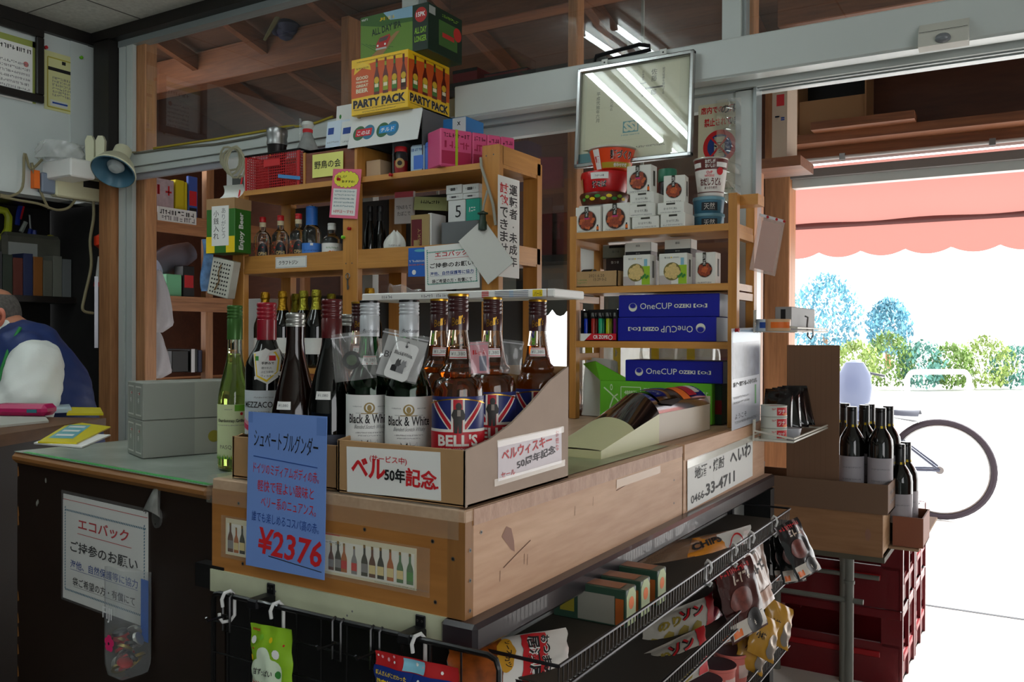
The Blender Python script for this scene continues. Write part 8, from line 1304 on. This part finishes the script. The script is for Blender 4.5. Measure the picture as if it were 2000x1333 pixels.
b = MB(); q = PY(266, 530, 1.62); b.prism([(0, -.11), (.012, -.12), (.016, .0), (.012, .14), (0, .12)], 0, .004, mblack, FR((q.x, 1.625, q.z), (1, 0, 0), (0, 0, 1))); b.box(q.x-.004, q.x+.02, 1.62, 1.63, PY(266, 730, 1.62).z, PY(266, 640, 1.62).z, M('cover_silver', (170, 172, 180), .3, .5)); b.obj('saw', label='saw with a dark blade hanging on the wooden post by the white frame', cat='saw')
b = MB(); q = PY(270, 493, 1.62); b.box(q.x-.02, q.x+.03, 1.61, 1.638, q.z-.03, q.z+.03, mplw, bev=.004); b.tube([(q.x, 1.62, q.z-.03), (q.x-.01, 1.62, q.z-.08), (q.x-.02, 1.62, q.z-.1)], .004, mblack, 5); b.obj('wall_switch', label='white switch on the wooden post by the white frame', cat='switch')
# goods seen through the sash glass
b = MB(); N = 60; gy = M('scallop_grey', (110, 116, 108), .7)
for k in range(N): x0 = -1.9+.02*k; f_ = lambda x: 1.27-.03*abs(math.sin(PI*x/.08))**.7; b.add([(x0, 2.45, f_(x0)), (x0+.02, 2.45, f_(x0+.02)), (x0+.02, 2.45, 1.36), (x0, 2.45, 1.36)], [(0, 1, 2, 3)], gy)
b.box(-1.9, -.7, 2.45, 2.47, 1.36, 1.49, M('shade_grey', (150, 150, 142), .7)); [b.box(x, x+.012, 2.455, 2.465, 1.49, 2.612, MATS['shade_grey']) for x in (-1.85, -.78)]; b.obj('window_shade', label='grey scalloped window shade seen through the sash glass', cat='shade')
for k, (px, cm, lab) in enumerate(((1068, M('case_dark_red', (110, 26, 30), .4), 'dark red case on a shelf seen through the glass, left one'), (1098, MATS['case_dark_red'], 'dark red case on a shelf seen through the glass, beside the sake rack'))): q = PY(px, 455, 2.3); crate('red_case', lab, 'case', q.x-.05, q.x+.05, 2.3, 2.45, 1.5, 1.68, cm)
b = MB(); b.box(-1.3, -.5, 2.28, 2.5, 1.47, 1.499, mdw); b.box(-1.3, -1.26, 2.3, 2.34, 0, 1.47, mdw); b.box(-.54, -.5, 2.3, 2.34, 0, 1.47, mdw); b.obj('shed_shelf', label='dark shelf board behind the glass carrying the red cases', cat='shelf')
wfm = FILM('bag_translucent', (236, 232, 220), .5, .08, .15)
for k, px in enumerate((1160, 1215, 1290, 1360)): q = PY(px, 700, 1.75); bag('wrapped_bundle', 'translucent wrapped bundle behind the glass under the sake cartons, %s from the left' % ('first', 'second', 'third', 'fourth')[k], 'bundle', (q.x, 1.75, .9), .14, .34, .1, wfm, lambda b, T, w, h: b.rect(-.03, -.005, h*.3, h*.75, myel, T, .004), seed=k+20)
b = MB(); b.box(-.9, -.2, 1.66, 1.9, .8, .899, wx); b.box(-.88, -.84, 1.68, 1.88, 0, .8, wz); b.box(-.26, -.22, 1.68, 1.88, 0, .8, wz); b.obj('shed_bench', label='timber bench behind the sash glass carrying the wrapped bundles', cat='bench')
for px, pr, tp, lab in ((884, 932, 118, 'dark red case behind the transom glass beside the yellow beer carton'), (946, 1030, 124, 'dark red case with black lid behind the transom glass above the door header')):
    a = PY(px, 175, 2.28); c = PY(pr, 175, 2.28); crate('red_case', lab, 'case', a.x, c.x, 2.28, 2.39, 2.301, PY(px, tp, 2.28).z-.05, MATS['case_dark_red'], lambda b, Fm, Rm, Lm, Tm, w, d, h: b.rect(0, w, h*.75, h, mblack, Fm))
b = MB(); b.box(-1.75, -.85, 2.26, 2.4, 2.27, 2.3, mdw); b.box(-1.72, -1.69, 2.36, 2.4, 0, 2.27, mdw); b.obj('high_shelf', label='dark shelf behind the transom glass carrying two dark red cases', cat='shelf')
# porch cartons
kraft2 = M('carton_tan', (176, 136, 96), .75); q = PY(1568, 272, 3.18); t = thing('open_carton', 'open tan cardboard box lying on its side on the timber ledge of the porch', 'carton', (-.285, 3.1, 2.072)); W_, H_ = .30, .29; b = MB()
for x0, x1, z0, z1 in ((0, W_, 0, .006), (0, W_, H_-.006, H_), (0, .006, .007, H_-.007), (W_-.006, W_, .007, H_-.007)): b.box(x0, x1, 0, .2, z0, z1, kraft2)
b.box(0, W_, .2, .206, 0, H_, mblack); b.obj('box_body', t); b = MB(); b.box(.008, W_-.008, .02, .024, .008, H_*.55, kraft2); b.obj('inner_flap', t)
q = PY(1497, 330, 2.4); w = PY(1530, 330, 2.4).x-q.x; crate('printed_carton', 'tall pale carton with red printing standing beside the porch post', 'carton', q.x+.02, q.x+.02+w*.9, 2.40, 2.56, 1.84, 2.28, M('carton_pale', (196, 176, 156), .7), lambda b, Fm, Rm, Lm, Tm, w, d, h: (b.disc(w*.55, h*.72, w*.3, mred, Fm, .0006, h*.14, r0=w*.22), b.disc(w*.55, h*.7, w*.12, mred, Fm, .0006), b.rect(w*.3, w*.8, h*.45, h*.55, mred, Fm), b.squig(w*.2, w*.9, h*.3, .03, mblue, Fm)))
b = MB(); b.box(-.32, -.1, 2.38, 2.6, 1.80, 1.838, wx); b.box(-.3, -.27, 2.45, 2.5, 0, 1.8, wz); b.obj('porch_ledge', label='timber ledge carrying the tall pale printed carton', cat='ledge')
# ------- stack outside the door
gp_pipe = M('pipe_grey', (112, 112, 104), .5); st_ = thing('pipe_stand', 'grey pipe stand carrying the wooden crate of wine outside the door', 'stand', (0, 0, 0))
for x, y in ((-.1, 1.77), (.19, 1.77), (-.1, 2.07), (.12, 2.07)): b = MB(); b.cyl((x, y, 0), (x, y, .487), .0135, gp_pipe); b.cyl((x, y, .41), (x, y, .42), .016, gp_pipe); b.obj('leg', st_)
b = MB()
for y in (1.77, 2.07): b = MB(); b.cyl((-.1, y, .36), (.23, y, .36), .008, gp_pipe); b.obj('crossbar', st_)
b = MB(); b.box(-.14, .29, 1.755, 2.08, .487, .503, M('stand_board', (90, 84, 70), .7)); b.obj('top_board', st_)
crw = WOOD('crate_wood', (140, 98, 64), (172, 126, 88), 'X', 9, .7, 8); t = thing('wooden_crate', 'plain wooden crate on the pipe stand outside the door', 'crate', (-.12, 1.752, .5035)); W_, D_, H_ = .405, .31, .127
b = MB(); b.box(0, W_, 0, .012, 0, H_, crw); b.box(0, W_, D_-.012, D_, 0, H_, crw); b.box(0, .012, .013, D_-.013, 0, H_, crw); b.box(0, W_, .013, D_-.013, 0, .008, crw); b.disc(W_*.9, H_*.5, .008, MATS['knot'], FM('F'), .0006, .018); b.obj('crate_body', t); b = MB(); b.box(W_-.012, W_, .013, D_-.013, 0, H_*.95, WOOD('crate_end', (160, 120, 84), (196, 158, 118), 'Y', 9, .7, 8)); b.obj('end_board', t)
t = thing('bottle_tray', 'cardboard tray of dark wine bottles on the wooden crate outside the door', 'tray', (-.14, 1.745, .6315)); W_, D_, H_ = .44, .30, .088; ct2 = M('tray_card', (120, 92, 72), .75); b = MB()
b.box(0, W_, 0, .004, 0, H_, ct2); b.box(0, W_, D_-.004, D_, 0, H_*.8, ct2); b.box(0, .004, .005, D_-.005, 0, H_, ct2); b.box(W_-.004, W_, .005, D_-.005, 0, H_, ct2); b.box(0, W_, .005, D_-.005, 0, .004, ct2); b.squig(.03, D_-.03, H_*.6, .012, mgrey, FM('R', (W_, 0, 0))); b.squig(.03, D_-.03, H_*.3, .012, mgrey, FM('R', (W_, 0, 0))); b.obj('tray_body', t)
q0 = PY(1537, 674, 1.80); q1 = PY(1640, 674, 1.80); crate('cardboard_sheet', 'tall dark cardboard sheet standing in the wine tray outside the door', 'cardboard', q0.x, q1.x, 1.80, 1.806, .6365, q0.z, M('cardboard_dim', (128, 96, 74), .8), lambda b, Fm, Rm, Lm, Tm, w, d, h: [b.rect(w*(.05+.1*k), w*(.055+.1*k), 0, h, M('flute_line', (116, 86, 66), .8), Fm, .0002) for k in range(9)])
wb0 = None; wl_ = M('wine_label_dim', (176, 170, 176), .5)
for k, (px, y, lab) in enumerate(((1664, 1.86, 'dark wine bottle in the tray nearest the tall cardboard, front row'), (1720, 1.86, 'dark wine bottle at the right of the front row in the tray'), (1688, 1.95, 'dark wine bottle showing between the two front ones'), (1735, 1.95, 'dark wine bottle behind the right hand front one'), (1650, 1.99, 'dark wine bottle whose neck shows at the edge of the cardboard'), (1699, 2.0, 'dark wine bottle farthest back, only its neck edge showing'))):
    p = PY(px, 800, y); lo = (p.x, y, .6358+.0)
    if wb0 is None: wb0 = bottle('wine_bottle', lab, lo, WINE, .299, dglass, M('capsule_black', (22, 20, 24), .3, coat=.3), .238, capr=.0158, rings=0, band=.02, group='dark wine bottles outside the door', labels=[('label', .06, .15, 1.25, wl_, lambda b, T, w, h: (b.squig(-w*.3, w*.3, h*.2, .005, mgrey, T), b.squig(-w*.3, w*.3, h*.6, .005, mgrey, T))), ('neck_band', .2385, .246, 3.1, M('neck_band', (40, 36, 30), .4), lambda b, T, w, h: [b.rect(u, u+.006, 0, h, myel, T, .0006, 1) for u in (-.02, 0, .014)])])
    else: dup(wb0, lo, facing(lo), lab)
for k, (px, y, lab) in enumerate(((1745, 1.93, 'lower wine bottle standing right of the crate, nearer one'), (1757, 2.0, 'lower wine bottle standing right of the crate, farther one'))): p = PY(px, 900, y); dup(wb0, (p.x+.018, y, .5215), None, lab)
t = thing('side_box', 'small reddish box on the beer crates right of the wooden crate, holding two wine bottles', 'box', (.295, 1.88, .5165)); b = MB(); rb = M('box_reddish', (150, 90, 66), .6); b.box(0, .085, 0, .004, 0, .09, rb); b.box(0, .085, .17, .174, 0, .09, rb); b.box(.081, .085, .005, .169, 0, .09, rb); b.box(0, .085, .005, .169, 0, .004, rb); b.obj('box_body', t)
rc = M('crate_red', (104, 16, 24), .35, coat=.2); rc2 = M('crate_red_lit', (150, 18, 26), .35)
def beercrate(lab, x, y, z, first=[None]):
    if first[0]: return dup(first[0], (x, y, z), 0, lab)
    t = thing('beer_crate', lab, 'crate', (x, y, z), 0, 'red plastic beer crates outside the door'); W_, D_, H_ = .44, .33, .252; b = MB(); b.box(0, W_, 0, .012, 0, H_*.55, rc); b.box(0, W_, D_-.012, D_, 0, H_*.55, rc); b.box(0, W_, .013, D_-.013, 0, .01, rc); b.box(0, .012, .013, D_-.013, 0, H_*.55, rc); b.box(W_-.012, W_, .013, D_-.013, 0, H_*.4, rc)
    for x0 in (0, W_-.06):
        for y0 in (0, D_-.05): b.box(x0, x0+.06, y0, y0+.05, H_*.5, H_-.001, rc, bev=.003)
    for q in (.0, .5, 1): b.box(W_-.004, W_+.008, (D_-.02)*q, (D_-.02)*q+.02, 0, H_-.002, rc)
    b.obj('crate_shell', t); b = MB(); b.box(-.004, W_+.004, -.004, .012, H_-.03, H_, rc, bev=.003); b.box(-.004, W_+.004, D_-.012, D_+.004, H_-.03, H_, rc, bev=.003); b.box(W_-.012, W_+.006, .013, D_-.013, H_-.03, H_, rc, bev=.003); b.box(-.006, .012, .013, D_-.013, H_-.03, H_, rc, bev=.003); b.obj('rim', t)
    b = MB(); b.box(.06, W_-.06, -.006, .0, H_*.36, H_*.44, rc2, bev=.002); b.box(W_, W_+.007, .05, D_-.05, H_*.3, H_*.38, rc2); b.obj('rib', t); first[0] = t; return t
beercrate('dark red plastic beer crate under the pipe stand, bottom one', -.15, 2.1, 0); beercrate('dark red plastic beer crate under the pipe stand, upper one', -.15, 2.1, .255)
beercrate('dark red plastic beer crate farther along the stack, bottom one', -.15, 2.45, 0); beercrate('dark red plastic beer crate farther along the stack, upper one', -.15, 2.45, .255)
crate('board', 'pale board lying on the dark red beer crates', 'board', -.14, .37, 1.865, 2.42, .508, .5155, M('board_pale', (170, 140, 110), .7))
# placeholder end
